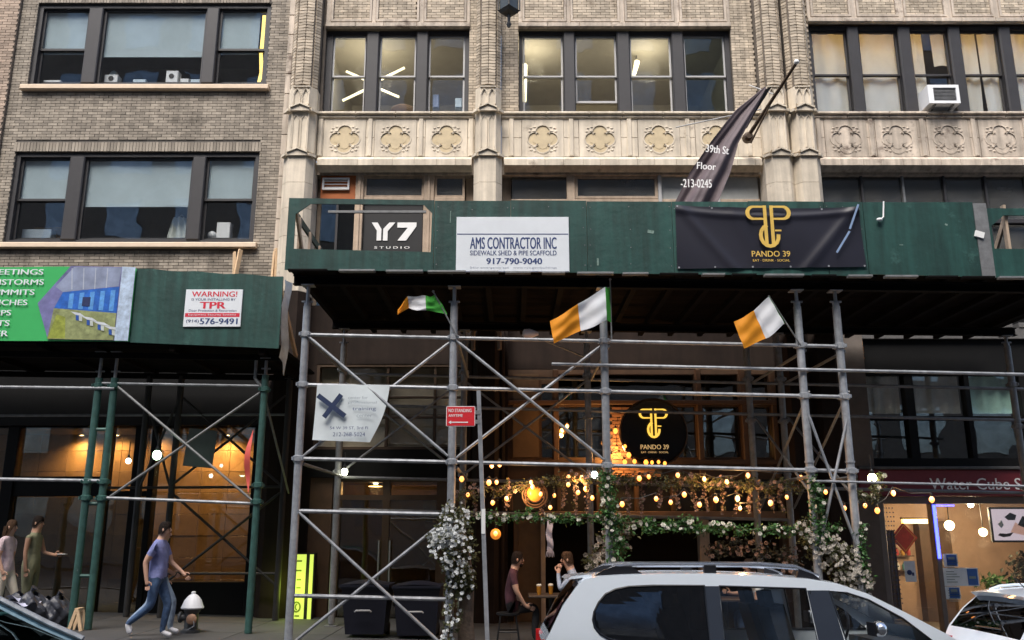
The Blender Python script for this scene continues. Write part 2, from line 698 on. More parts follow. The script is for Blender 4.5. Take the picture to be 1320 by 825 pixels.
def double_hung(win, a, c, z0, z1, y, zm, msash, mpane, w=.045, lift=0.0, lower_pane=None):
    q = MB()
    ring(q, a, c, zm - .02, z1, w, y + .03, y + .07)
    q.build('sash', msash, win)
    pane(win, a + w, c - w, zm - .02 + w, z1 - w, y + .05, mpane)
    q = MB()
    ring(q, a + .003, c - .003, z0 + lift, zm + .02 + (lift if lift < .1 else .0), w, y + .075, y + .115, wb=w * 1.3)
    q.build('sash', msash, win)
    pane(win, a + w, c - w, z0 + lift + w * 1.3, zm + .02 - w, y + .095, lower_pane or mpane)


# ------------------------------------------------------------------ grey brick building on the left
LB = thing('brick_building', 'grey-brown brick building with two wide three-part windows above a green shed', 'building', (-8.3, 18.0, .2))
W1 = (-11.06, -5.62, 11.74, 13.88)
W2 = (-11.10, -5.64, 7.97, 10.13)
q = MB()
q.prism(rect(-11.43, -5.16, 4.0, 17.0), 18.015, 18.5, [rect(*W1), rect(*W2)])
wall = q.build('wall', M_MORTAR, LB)
bs = courses(-11.43, -5.16, 5.9, 15.4, [(W1[0] - .0, W1[1], W1[2] - .12, W1[3] + .235), (W2[0], W2[1], W2[2] - .12, W2[3] + .235)])
lay(bs, wall, M_BRICK_G, 250, 18.0)
lay(soldiers(W1[0], W1[1], W1[3] + .008, W1[3] + .225), wall, M_BRICK_G, 0, 17.997)
lay(soldiers(W2[0] - .05, W2[1] + .05, W2[3] + .008, W2[3] + .225), wall, M_BRICK_G, 76, 17.997)
q = MB()
q.box(-14.5, -11.44, 17.93, 18.5, 4, 17)
pil = q.build('pilaster', M_MORTAR_T, LB)
lay(courses(-13.4, -11.44, 9.5, 15.4), pil, M_BRICK_P, 0, 17.915)
q = MB()
for i in range(20):
    q.bbox(-5.155, -5.02, 17.9, 18.4, 6 + i * .5, 6 + i * .5 + .49, .012)
q.build('stone_edge', M_TERRA_D, LB)

for wi, W in enumerate((W1, W2)):
    x0, x1, z0, z1 = W
    zm = (12.74, 9.03)[wi]
    zb = (12.60, 8.90)[wi]
    q = MB()
    ring(q, x0, x1, z0, z1, .10, 18.06, 18.28)
    win = q.build('window', M_FRAME, LB)
    secs = [(x0 + .10, -9.88), (-9.55, -7.13), (-6.84, x1 - .10)]
    for (a, c) in ((-9.88, -9.55), (-7.13, -6.84)):
        q = MB()
        q.bbox(a, c, 18.03, 18.25, z0 + .1, z1 - .1, .02)
        q.build('mullion', M_FRAME, win)
    for si in (0, 2):
        a, c = secs[si]
        double_hung(win, a, c, z0 + .1, z1 - .1, 18.1, zm, M_SASH_D, M_GLASS_D if wi == 9 else M_GLASS, .05)
        q = MB()
        q.box(a + .03, c - (.20 if wi == 0 and si == 2 else .03), 18.205, 18.213, zm + (-.08 if wi == 0 else .0), z1 - .1)
        q.build('blind', M_BLIND, win)
    a, c = secs[1]
    q = MB()
    ring(q, a, c, z0 + .1, z1 - .1, .05, 18.12, 18.2)
    q.build('sash', M_SASH_D, win)
    pane(win, a + .05, c - .05, z0 + .15, z1 - .15, 18.15, M_GLASS)
    q = MB()
    q.grid(lambda u, v: (a + .03 + (c - a - .06) * u, 18.208 + .006 * math.sin(u * 13 + v * 2), zb + (z1 - .1 - zb) * v + (.02 * u if wi else -.012 * u) * (1 - v)), 30, 4)
    q.tube([(a + .03, 18.21, zb), (c - .03, 18.21, zb)], .014, 6)
    q.build('blind', M_BLIND, win)
    q = MB()
    q.bbox(x0 - .1, x1 + .1, 17.88, 18.1, z0 - .125, z0 - .004, .015)
    q.build('sill', M_SILL, win)
    q = MB()
    q.box(x0 + .1, x1 - .1, 18.28, 18.9, z0 - .05, (11.998, 8.198)[wi])
    q.build('window_board', M_SASH_D, win)
    room(LB, x0 - .3, x1 + .3, z0 - .4, z1 + .3, 18.3, 21.5, M_INT)

# ------------------------------------------------------------------ ornate terracotta buildings
TB = thing('terracotta_building', 'tan brick and terracotta building with yellow quatrefoil panels over the scaffold', 'building', (.5, 18.0, .15))
RB = thing('terracotta_building', 'tan terracotta building with curtained windows and plain quatrefoils beside the double pier', 'building', (10.0, 18.0, 0))


def quatrefoil(cx, cz, r, n=10):
    """four lobes with small cusps between"""
    pts = []
    for k in range(4):
        a0 = k * math.pi / 2
        lx, lz = cx + .52 * r * math.cos(a0), cz + .52 * r * math.sin(a0)
        for i in range(n + 1):
            t = a0 - rad(118) + rad(236) * i / n
            pts.append((lx + .48 * r * math.cos(t), lz + .48 * r * math.sin(t)))
        am = a0 + math.pi / 4
        pts.append((cx + .60 * r * math.cos(am), cz + .60 * r * math.sin(am)))
    return pts


def pier(root, xc, w, z_top=15.6, budget=70):
    """half-octagonal pier: zigzag brick shaft, arched cap, gabled panel shaft and a plain block shaft down to the street"""
    def oct(k, y):
        return [(xc - w * k, 18.2), (xc - w * k, y + .16), (xc - w * k * .58, y), (xc + w * k * .58, y), (xc + w * k, y + .16), (xc + w * k, 18.2)]

    def shaft(mb, k, y, z0, z1):
        p = oct(k, y)
        for i in range(len(p) - 1):
            (xa, ya), (xb, yb) = p[i], p[i + 1]
            mb.face([(xa, ya, z0), (xb, yb, z0), (xb, yb, z1), (xa, ya, z1)])
        mb.face([(x, y_, z1) for x, y_ in p])
        mb.face([(x, y_, z0) for x, y_ in p][::-1])
    q = MB()
    shaft(q, .93, 17.655, 11.5, z_top)
    host = q.build('pier', M_MORTAR_T, root)
    # zigzag brickwork: each course a shallow V, its bricks tilted the two ways
    v = []
    z = 11.62
    n = 0
    while z < z_top - .3:
        t = .30 * math.sin(n * .9)
        for sx in (-1, 1):
            v.append((xc + sx * w * .285, z, w * .52, .058, sx * (.16 + .07 * math.sin(n * 1.7))))
        z += .0745
        n += 1
    lay(v, host, M_BRICK_T, budget, 17.635)
    q = MB()                                                # chamfer courses
    z = 11.58
    while z < z_top - .3:
        for sx in (-1, 1):
            ang = math.atan2(.16, w * .42)
            q.obox((xc + sx * w * .79, 17.735, z + R.uniform(0, .01)), (w * .44, .03, .06), Matrix.Rotation(sx * ang, 3, 'Z') @ Matrix.Rotation(-sx * .12, 3, 'Y'))
        z += .0745
    q.build('brickwork', M_BRICK_T, host, kind='stuff')
    # cap with two pointed arches
    q = MB()
    shaft(q, 1.0, 17.60, 11.02, 11.52)
    for sx in (-1, 1):
        a = xc + sx * w * .30
        q.tube([(a - .075, 17.59, 11.08), (a - .075, 17.59, 11.30), (a - .04, 17.585, 11.40), (a, 17.58, 11.45), (a + .04, 17.585, 11.40), (a + .075, 17.59, 11.30), (a + .075, 17.59, 11.08)], .02, 5)
    q.tube([(xc - w * .6, 17.59, 11.50), (xc + w * .6, 17.59, 11.50)], .022, 5)
    q.build('capital', M_TERRA, host)

    def gable(z0, k, y):
        mb = MB()
        p = [(xc - w * k, z0), (xc - w * k, z0 + .055)]
        mb.prism([(xc - w * k * .6, z0), (xc + w * k * .6, z0), (xc + w * k * .6, z0 + .06), (xc, z0 + .15), (xc - w * k * .6, z0 + .06)], y, 18.1)
        for sx in (-1, 1):
            mb.obox((xc + sx * w * k * .8, y + .11, z0 + .03), (w * k * .52, .10, .06), Matrix.Rotation(sx * math.atan2(.16, w * .42), 3, 'Z'))
        mb.bar((xc - w * k * .62, y - .012, z0 + .07), (xc, y - .012, z0 + .16), .05, .03)
        mb.bar((xc, y - .012, z0 + .16), (xc + w * k * .62, y - .012, z0 + .07), .05, .03)
        mb.build('gable_moulding', M_TERRA, host)
    gable(10.90, 1.12, 17.53)
    q = MB()
    shaft(q, .98, 17.62, 9.98, 10.95)
    for sx in (-1, 1):                                      # two tall pointed panels framed in relief
        a = xc + sx * w * .29
        q.tube([(a - .065, 17.615, 10.06), (a - .065, 17.615, 10.72), (a, 17.612, 10.84), (a + .065, 17.615, 10.72), (a + .065, 17.615, 10.06)], .018, 5)
        q.tube([(xc + sx * w * .56, 17.62, 10.0), (xc + sx * w * .56, 17.62, 10.9)], .022, 5)
    q.build('panel_shaft', M_TERRA, host)
    gable(9.83, 1.15, 17.52)
    z = 9.84
    for i, h in enumerate((.62, .58, .64, .6, .62)):
        q = MB()
        shaft(q, 1.06, 17.57, z - h + .008, z)
        q.build('terracotta_block', M_TERRA, host)
        z -= h
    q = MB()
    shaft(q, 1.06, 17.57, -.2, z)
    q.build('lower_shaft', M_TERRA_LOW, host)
    return host


def spandrel(root, x0, x1, cents, my, mb_=None):
    """terracotta band under the third-floor windows: blocks pierced by quatrefoils, a ledge above and a moulding below"""
    M = mb_ or M_TERRA
    q = MB()
    q.box(x0, x1, 18.06, 18.4, 9.6, 11.02)
    host = q.build('spandrel', M_TERRA_D, root)
    half = .47
    edges = []
    for cx in cents:
        quat = quatrefoil(cx, 10.41, .35)
        q = MB()
        q.prism(rect(cx - half + .004, cx + half - .004, 9.985, 10.90), 17.95, 18.05, [quat])
        blk = q.build('terracotta_block', M, host)
        q = MB()
        q.prism(quatrefoil(cx, 10.41, .362), 17.941, 17.955, [quatrefoil(cx, 10.41, .330)])
        for k in range(4):                                  # leaf cusps in the four corners
            am = k * math.pi / 2 + math.pi / 4
            q.ball((cx + .27 * math.cos(am), 17.95, 10.41 + .27 * math.sin(am)), (.045, .025, .03), 8, 4)
            for da in (-.42, 0, .42):
                q.ball((cx + (.345 + .03 * (da == 0)) * math.cos(am + da * .55), 17.952, 10.41 + (.345 + .03 * (da == 0)) * math.sin(am + da * .55)), (.04, .02, .026), 7, 4)
        q.build('quatrefoil_moulding', M, host)
        q = MB()
        q.prism(quatrefoil(cx, 10.41, .345, 8), 17.962, 18.03)
        q.prism(quatrefoil(cx, 10.41, .24, 6), 17.956, 17.963)
        q.build('quatrefoil_panel', my, host)
        edges.append((cx - half, cx + half))
    edges = [(x0 - 1, x0)] + edges + [(x1, x1 + 1)]
    for (a, c), (d, e) in zip(edges[:-1], edges[1:]):
        if d - c > .05:
            for zz0, zz1 in ((9.985, 10.44), (10.445, 10.90)):
                q = MB()
                q.bbox(c + .003, d - .003, 17.955, 18.05, zz0, zz1, .008)
                q.build('terracotta_block', M, host)
            mid = (c + d) / 2
            q = MB()
            q.bbox(mid - .05, mid + .05, 17.92, 17.96, 9.99, 10.90, .012)
            q.build('terracotta_rib', M, host)
    # ledge under the windows
    x = x0
    while x < x1 - .05:
        w = min(R.uniform(.75, 1.05), x1 - x)
        q = MB()
        q.bbox(x + .003, x + w - .003, 17.86, 18.05, 10.985, 11.05, .015)
        q.bbox(x + .003, x + w - .003, 17.91, 18.05, 10.905, 10.98, .02)
        q.build('ledge_block', M, host)
        x += w
    # moulding over the second-floor windows: a cove, a fascia and a soffit
    x = x0 + .06
    while x < x1 - .1:
        w = min(R.uniform(.36, .50), x1 - .06 - x)
        q = MB()
        q.v += [(x + .003, 17.80, 9.72), (x + w - .003, 17.80, 9.72), (x + w - .003, 17.80, 9.86), (x + .003, 17.80, 9.86),
                (x + w - .003, 17.84, 9.90), (x + .003, 17.84, 9.90), (x + w - .003, 17.95, 9.975), (x + .003, 17.95, 9.975),
                (x + .003, 17.98, 9.62), (x + w - .003, 17.98, 9.62)]
        q.f += [(0, 1, 2, 3), (3, 2, 4, 5), (5, 4, 6, 7), (8, 9, 1, 0), (0, 3, 5, 7, 8), (1, 9, 6, 4, 2)]
        q.m += [0] * 6
        q.build('moulding_block', M, host)
        x += w
    return host


def lintel_and_panels(root, x0, x1, zt, panels, budget):
    q = MB()
    q.box(x0 - .7, x1 + .7, 18.02, 18.4, zt + .05, 17)
    host = q.build('upper_wall', M_MORTAR_T, root)
    x = x0 - .02
    while x < x1:
        w = min(R.uniform(.6, .8), x1 + .02 - x)
        q = MB()
        q.bbox(x + .003, x + w - .003, 17.93, 18.05, zt + .004, zt + .115, .012)
        q.build('lintel_block', M_TERRA_D, host)
        x += w
    v = []
    for (a, c) in panels:
        q = MB()
        ring(q, a, c, zt + .15, zt + 2.6, .05, 17.95, 18.03)
        q.build('panel_frame', M_TERRA_D, host)
        v += courses(a + .06, c - .06, zt + .21, zt + 1.6)
    lay(v, host, M_BRICK_T, budget, 17.99)
    fill = []
    xs = [x0 - .02] + [t for p in panels for t in p] + [x1 + .02]
    for a, c in zip(xs[0::2], xs[1::2]):
        if c - a > .05:
            q = MB()
            q.bbox(a + .004, c - .004, 17.97, 18.03, zt + .13, zt + 2.4, .01)
            q.build('stone_strip', M_TERRA_D, host)
    return host


PIER1 = pier(TB, -4.68, .315)
PIER2 = pier(TB, -.53, .29)
PIER3 = pier(TB, 5.86, .29)
PIER4 = pier(RB, 6.47, .28)

bays = [
    (TB, -4.30, -.99, [(-4.16, -3.38), (-3.07, -2.22), (-1.93, -1.09)], M_SASH, 12.08, [(-4.2, -3.26), (-3.16, -2.16), (-2.04, -1.06)]),
    (TB, .16, 5.05, [(.25, 1.18), (1.46, 2.42), (2.73, 3.69), (3.98, 4.94)], M_SASH, 12.08, [(.24, 1.26), (1.36, 2.50), (2.62, 3.76), (3.90, 4.98)]),
    (RB, 6.88, 13.6, [(6.96, 7.79), (8.06, 8.97), (9.26, 10.14), (10.42, 11.32), (11.59, 12.5)], M_SASH_D, 12.12, [(6.95, 7.88), (8.02, 8.98), (9.12, 10.1), (10.24, 11.2), (11.34, 12.3)]),
]
for bi, (root, x0, x1, secs, ms, zm, pans) in enumerate(bays):
    z0, z1 = 11.06, 13.22
    if bi == 2:
        z1 = 13.35
    lintel_and_panels(root, x0, x1, z1, pans, 40)
    q = MB()
    q.prism(rect(x0, x1, z0, z1), 18.12, 18.3, [rect(a, c, z0 + .09, z1 - .11) for a, c in secs])
    win = q.build('window', M_FRAME, root)
    for (a, c), (d, e) in zip(secs[:-1], secs[1:]):
        q = MB()
        q.bbox(c - .0, d + .0, 18.05, 18.13, z0 + .02, z1 - .03, .03)
        q.build('mullion', M_FRAME, win)
    for si, (a, c) in enumerate(secs):
        lift = .28 if (bi == 1 and si == 1) else 0.0
        double_hung(win, a + .004, c - .004, z0 + .092, z1 - .112, 18.14, zm, ms, M_GLASS_D if (bi == 1 and si == 3) else M_GLASS, .038, lift)
    room(root, x0 - .2, x1 + .2, z0 - .4, 13.5, 18.32, 22.3, M_INT if bi == 2 else M_INT_L)
# jamb brick between piers and windows
jb = []
for (a, c, root) in ((-4.37, -4.31, TB), (-.985, -.82, TB), (-.25, .15, TB), (5.06, 5.58, TB), (6.74, 6.87, RB)):
    q = MB()
    q.box(a, c, 18.012, 18.4, 10.95, 17)
    host = q.build('jamb_wall', M_MORTAR_T, root)
    if c - a > .1:
        lay(courses(a, c, 11.07, 15.3, bw=.19), host, M_BRICK_T, 30, 17.995)
spandrel(TB, -4.37, -.83, [-3.75, -2.61, -1.47], M_TERRA_Y)
spandrel(TB, -.24, 5.58, [.69, 1.97, 3.29, 4.58], M_TERRA_Y)
spandrel(RB, 6.74, 13.6, [7.48, 8.62, 9.78, 10.94, 12.1], M_TERRA_D, M_TERRA_D)

# curtains behind the right-hand windows
WC = bays[2][3]
rw = [o for o in RB.children if o.name.startswith('window')][0]


def curtain(a, c, z0, z1, y, waves, amp, gather=0.0):
    q = MB()
    q.grid(lambda u, v: (a + (c - a) * (u + gather * math.sin(v * 2.6) * (u - .5) * .35), y + amp * math.sin(u * waves * 2 * math.pi + 1.3 * v) * (.5 + .5 * v), z0 + (z1 - z0) * v + .03 * (1 - v) * math.sin(u * 3.1)), int(waves * 14), 8)
    return q.build('curtain', M_CURTAIN, rw, smooth=True)


curtain(6.93, 7.82, 11.1, 13.3, 18.30, 2.5, .03, .5)
curtain(8.04, 9.0, 11.1, 13.3, 18.30, 2, .02, .3)
curtain(9.24, 9.62, 11.1, 13.3, 18.30, 1.2, .03, .2)
curtain(9.84, 10.16, 12.4, 13.3, 18.30, 1, .02)
curtain(10.40, 10.84, 11.1, 13.3, 18.30, 1.5, .03, .4)
curtain(10.96, 11.34, 11.1, 13.3, 18.30, 1.5, .03, .4)
curtain(11.57, 12.5, 11.1, 13.3, 18.30, 2.5, .03, .4)
# ------------------------------------------------------------------ second floor (behind the shed parapets)
M_SHOPBLK = mat('black_shopfront', (.006, .006, .006), .6, var=.2, spec=.15)
M_BRONZE = mat('bronze_frame', (.075, .048, .030), .45, .3, var=.2)
M_COPPER = mat('stained_wood_mullion', (.10, .052, .026), .55, var=.2)
M_MARBLE = mat('brown_marble', (.36, .225, .115), .35, var=.30, scale=1.5, rnd=.10)
M_WOOD = mat('stained_wood', (.085, .045, .022), .6, var=.25, scale=4)
M_GREYPLATE = mat('grey_metal_plate', (.10, .10, .105), .5, .2, var=.15)
M_MAROON = mat('maroon_fascia', (.17, .022, .03), .4, var=.12)

q = MB()
q.prism(rect(-4.36, -.84, 6.3, 9.66), 18.3, 18.35, [rect(-4.25, -1.04, 6.4, 9.62)])
w2 = q.build('window', M_TIMBER, TB)
for a, c in ((-3.48, -3.30), (-1.96, -1.73)):
    q = MB()
    q.bbox(a, c, 18.08, 18.3, 6.4, 9.61, .012)
    q.bbox((a + c) / 2 - .03, (a + c) / 2 + .03, 18.05, 18.08, 6.4, 9.61, .008)
    q.build('mullion', M_TIMBER, w2)
for a, c in ((-3.30, -1.96), (-1.73, -1.05)):
    q = MB()
    q.bbox(a + .003, c - .003, 18.11, 18.28, 8.98, 9.09, .01)
    q.build('transom', M_TIMBER, w2)
    q = MB()
    ring(q, a + .004, c - .004, 9.094, 9.6, .05, 18.14, 18.2)
    q.build('sash', M_TIMBER, w2)
    pane(w2, a + .05, c - .05, 9.14, 9.55, 18.17, M_GLASS_DUST)
    pane(w2, a, c, 6.4, 8.98, 18.2, M_GLASS_D)
q = MB()
q.box(-4.26, -3.485, 18.12, 18.2, 8.98, 9.6)
q.build('orange_infill_board', M_ORANGE, w2)
q = MB()
ring(q, -4.22, -3.62, 9.25, 9.53, .035, 18.06, 18.12)
q.build('vent_frame', M_WHITE, w2)
for k in range(3):
    q = MB()
    q.obox((-3.92, 18.1, 9.315 + k * .075), (.53, .05, .018), Matrix.Rotation(.5, 3, 'X'))
    q.build('vent_slat', M_WHITE, w2)
pane(w2, -4.25, -3.48, 6.4, 8.98, 18.2, M_GLASS_D)
q = MB()
q.box(-3.90, -3.85, 18.15, 18.2, 6.4, 8.98)
q.build('mullion', M_FRAME, w2)
q = MB()
q.box(-3.28, -1.98, 18.17, 18.18, 7.3, 8.95)
blk = q.build('black_window_board', M_BLACK, w2)
room(TB, -4.4, -.8, 6.2, 9.8, 18.36, 20.0, M_INT)

q = MB()
q.prism(rect(-.24, 5.58, 6.3, 9.66), 18.3, 18.35, [rect(-.02, 5.5, 6.4, 9.62)])
w3 = q.build('window', M_TIMBER, TB)
for a, c in ((1.22, 1.40), (3.25, 3.33), (4.55, 4.62)):
    q = MB()
    q.bbox(a, c, 18.08, 18.3, 6.4, 9.61, .012)
    q.build('mullion', M_TIMBER if a < 2 else M_SASH, w3)
q = MB()
ring(q, 1.404, 3.245, 9.06, 9.6, .06, 18.12, 18.2)
q.build('sash', M_TIMBER, w3)
pane(w3, 1.46, 3.19, 9.12, 9.54, 18.16, M_GLASS_DUST)
pane(w3, 0, 1.22, 8.6, 9.6, 18.2, M_GLASS_DUST)
q = MB()
q.box(3.33, 5.5, 18.2, 18.22, 8.7, 9.6)
q.build('frosted_panel', mat('frosted_panel', (.40, .42, .41), .4, var=.2, scale=1.5), w3)
q = MB()
q.bbox(-.02, 5.5, 18.10, 18.28, 8.93, 9.04, .01)
q.build('transom', M_TIMBER, w3)
pane(w3, 0, 5.5, 6.4, 8.93, 18.24, M_GLASS_D)
room(TB, -.3, 5.6, 6.2, 9.8, 18.36, 20.0, M_INT)

q = MB()
q.prism(rect(6.74, 13.6, 6.2, 9.66), 18.3, 18.35, [rect(6.9, 13.5, 6.4, 9.62)])
w4 = q.build('window', M_FRAME, RB)
for i in range(8):
    a = 6.92 + i * .92
    q = MB()
    q.bbox(a + .86, a + .91, 18.12, 18.26, 6.4, 9.6, .01)
    q.build('mullion', M_GALV_D if i % 3 == 1 else M_FRAME, w4)
    pane(w4, a, a + .86, 8.5, 9.6, 18.2, M_GLASS_DUST)
    pane(w4, a, a + .86, 6.4, 8.46, 18.2, M_GLASS_DUST)
q = MB()
q.bbox(6.9, 13.5, 18.06, 18.12, 8.46, 8.56, .01)
q.build('transom', M_FRAME, w4)
room(RB, 6.7, 13.8, 6.2, 9.8, 18.36, 20.0, M_INT)

# ------------------------------------------------------------------ ground floor, left: black shopfront with a warm lit lobby
q = MB()
q.box(-14.5, -5.14, 17.95, 18.5, 4.0, 5.95)
q.box(-14.5, -5.25, 18.05, 18.5, 5.95, 6.6)
head = q.build('shopfront_header', M_SHOPBLK, LB)
q = MB()
for a, c in ((-10.42, -10.18), (-8.42, -8.28), (-7.78, -7.66), (-7.44, -7.32), (-5.32, -5.14), (-12.6, -12.4)):
    q = MB()
    q.bbox(a, c, 18.0, 18.25, -.2, 3.995, .01)
    q.build('shopfront_post', M_SHOPBLK, LB)
q = MB()
q.bbox(-10.176, -8.424, 18.03, 18.22, 2.57, 2.97, .01)
q.build('shopfront_transom', M_SHOPBLK, LB)
q = MB()
q.bbox(-7.316, -5.324, 18.02, 18.24, -.1, .90, .01)
q.build('shopfront_sill', M_SHOPBLK, LB)
q = MB()
q.bbox(-8.276, -7.444, 18.04, 18.2, 2.57, 2.68, .01)
q.build('door_head', M_SHOPBLK, LB)
for a, c, z0, z1 in ((-12.38, -10.43, .1, 3.99), (-10.17, -8.43, .2, 2.56), (-10.17, -8.43, 2.98, 3.99), (-8.27, -7.45, .15, 2.56), (-8.27, -7.45, 2.69, 3.99), (-7.31, -5.33, .91, 3.99)):
    pane(LB, a, c, z0, z1, 18.12, M_GLASS_SHOP if z1 > 3 else M_GLASS_D, 'shop_pane')
q = MB()
q.box(-12.5, -5.1, 20.0, 20.2, -.2, 4.3)
q.box(-12.5, -5.1, 18.25, 20.2, 4.02, 4.1)
q.box(-5.13, -5.05, 18.25, 20.2, -.2, 4.1)
q.box(-12.5, -12.4, 18.25, 20.2, -.2, 4.1)
lob = q.build('lobby_wall', M_INT, LB)
tw, th = .62, .47
tm = None
for i in range(11):
    for k in range(9):
        x = -12.0 + i * tw
        z = -.1 + k * th
        if tm is None:
            q = MB()
            q.bbox(-tw / 2 + .004, tw / 2 - .004, 0, .03, -th / 2 + .004, th / 2 - .004, .004)
            tm = q.mesh('tile', M_MARBLE)
        link('tile', tm, lob, at=(x + tw / 2, 19.965 + R.uniform(-.003, .003), z + th / 2))
M_DOWN = glow('downlight_lens', (1.0, .62, .22), 14.0)
for i, x in enumerate((-9.75, -8.95, -8.0, -7.05, -6.45, -5.65)):
    t = thing('downlight', ('recessed lobby downlight beside the first dark post', 'recessed lobby downlight left of the twin green posts', 'recessed lobby downlight over the lobby door',
                            'recessed lobby downlight above the grey plate', 'recessed lobby downlight above the crossing dark braces', 'recessed lobby downlight in the corner by the red pennant')[i], 'ceiling lamp', (x, 19.75, 4.02), 'downlights in the lobby ceiling')
    q = MB()
    q.lathe((x, 19.75, 3.985), [(.07, .035), (.075, .0), (.055, .0)], 12, cap=False)
    q.build('trim_ring', M_GALV_D, t)
    q = MB()
    q.lathe((x, 19.75, 3.99), [(.052, .02), (.052, .0)], 12)
    q.build('lens', M_DOWN, t)
    ld = bpy.data.lights.new('downlight_beam', 'SPOT')
    ld.energy = (54, 34, 18, 34, 54, 16)[i]
    ld.color = (1.0, .60, .22)
    ld.spot_size = rad(150)
    ld.spot_blend = 1.0
    ld.shadow_soft_size = .06
    lo = link('downlight_beam', ld, t, at=(x, 19.72, 3.97))
# the edge between the two buildings
q = MB()
q.box(-5.13, -4.9, 17.9, 18.4, -.2, 6.2)
q.build('corner_post', M_TERRA_LOW, LB)

# ------------------------------------------------------------------ ground floor, middle: the entrance
M_ENT = mat('dim_blind_panel', (.40, .35, .27), .6, var=.15)
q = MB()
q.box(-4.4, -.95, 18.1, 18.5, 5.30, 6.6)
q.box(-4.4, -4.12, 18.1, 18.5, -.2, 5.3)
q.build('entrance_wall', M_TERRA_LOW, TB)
q = MB()
ring(q, -4.12, -.98, 3.52, 5.32, .06, 18.1, 18.3)
ew = q.build('window', M_BRONZE, TB)
xs = [-4.06, -3.63, -2.62, -1.62, -1.04]
zs = [3.58, 4.20, 4.62, 5.26]
for x in xs[1:-1]:
    q = MB()
    q.bbox(x - .03, x + .03, 18.12, 18.25, 3.582, 5.258, .008)
    q.build('muntin', M_BRONZE, ew)
for z in zs[1:-1]:
    for a, c in zip(xs[:-1], xs[1:]):
        q = MB()
        q.bbox(a + .032, c - .032, 18.14, 18.23, z - .025, z + .025, .008)
        q.build('muntin', M_BRONZE, ew)
for a, c in zip(xs[:-1], xs[1:]):
    for d, e in zip(zs[:-1], zs[1:]):
        pane(ew, a + .03, c - .03, d + .025, e - .025, 18.18, M_GLASS_SHOP)
q = MB()
q.box(-4.1, -1.0, 18.32, 18.36, 3.55, 5.3)
q.build('blind', M_ENT, ew)
q = MB()
q.box(-4.12, -.98, 17.98, 18.4, 2.95, 3.515)
q.build('entrance_fascia', M_SHOPBLK, TB)
q = MB()
q.prism(rect(-3.66, -1.38, -.1, 2.94), 18.12, 18.3, [rect(-3.5, -2.64, .1, 2.5), rect(-2.5, -1.54, .1, 2.5), rect(-3.5, -2.64, 2.6, 2.86), rect(-2.5, -1.54, 2.6, 2.86)])
door = q.build('door', M_BRONZE, TB)
for a, c in ((-3.5, -2.64), (-2.5, -1.54)):
    pane(door, a, c, .1, 2.5, 18.2, M_GLASS_D)
    pane(door, a, c, 2.6, 2.86, 18.2, M_GLASS_SHOP)
q = MB()
for x in (-2.68, -2.46):
    q.tube([(x, 18.06, .9), (x, 18.06, 1.7)], .018, 6)
q.build('handle', M_GALV, door)
for a, c in ((-4.12, -3.665), (-1.375, -.98)):
    q = MB()
    q.box(a, c, 18.06, 18.3, -.2, 2.945)
    q.build('entrance_side_panel', M_WOOD, TB)
room(TB, -4.1, -1.0, 0, 2.95, 18.31, 21.0, mat('lobby_brown_wall', (.22, .13, .06), .7))
t = thing('ceiling_lamp', 'dim warm lamp behind the entrance door transom', 'lamp', (-3.0, 19.4, 2.93))
q = MB()
q.lathe((-3.0, 19.4, 2.84), [(.05, .09), (.16, .07), (.18, 0)], 14)
q.build('lamp_shade', M_BRONZE, t)
q = MB()
q.lathe((-3.0, 19.4, 2.83), [(.15, .015), (.15, 0)], 14)
q.build('diffuser', glow('warm_diffuser', (1, .5, .12), 2), t)
ld = bpy.data.lights.new('lamp_light', 'POINT')
ld.energy = 7
ld.color = (1, .58, .22)
ld.shadow_soft_size = .1
link('lamp_light', ld, t, at=(-3.0, 19.4, 2.75))

# brown pier with a gothic niche between the entrance and the pub
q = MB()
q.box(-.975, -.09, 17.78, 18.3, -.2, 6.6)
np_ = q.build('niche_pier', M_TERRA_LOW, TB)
q = MB()
x, w = -.53, .27
arch = [(x - w, 17.49, 5.5), (x - w, 17.49, 5.85), (x - w * .7, 17.49, 6.05), (x, 17.49, 6.27), (x + w * .7, 17.49, 6.05), (x + w, 17.49, 5.85), (x + w, 17.49, 5.5)]
q.tube(arch, .045, 6)
q.build('niche_moulding', mat('dusty_stone', (.22, .17, .14), .85, var=.2), np_)
for xx in (-.86, -.2):
    q = MB()
    q.tube([(xx, 17.72, 0), (xx, 17.72, 6.0)], .05, 8)
    q.build('colonnette', M_TERRA_LOW, np_)

# ------------------------------------------------------------------ ground floor, middle: the pub
q = MB()
q.box(-.09, 5.6, 18.1, 18.5, 5.2, 6.6)
q.build('pub_header', M_TERRA_LOW, TB)
q = MB()
q.prism(rect(-.085, 5.55, 2.92, 5.195), 18.1, 18.3, [rect(.62, .84, 3.36, 4.9), rect(.98, 1.9, 3.36, 4.42), rect(.98, 1.9, 4.55, 5.1), rect(3.08, 3.84, 3.36, 4.42), rect(3.97, 4.76, 3.36, 4.42), rect(4.9, 5.4, 3.36, 4.42), rect(2.0, 3.84, 4.55, 5.1), rect(3.97, 4.76, 4.55, 5.1), rect(4.9, 5.4, 4.55, 5.1)])
pf = q.build('pub_window', M_WOOD, TB)
for (a, c, z0, z1) in ((.62, .84, 3.36, 4.9), (.98, 1.9, 3.36, 4.42), (.98, 1.9, 4.55, 5.1), (3.08, 3.84, 3.36, 4.42), (3.97, 4.76, 3.36, 4.42), (4.9, 5.4, 3.36, 4.42), (2.0, 3.84, 4.55, 5.1), (3.97, 4.76, 4.55, 5.1), (4.9, 5.4, 4.55, 5.1)):
    pane(pf, a, c, z0, z1, 18.2, M_GLASS_D)
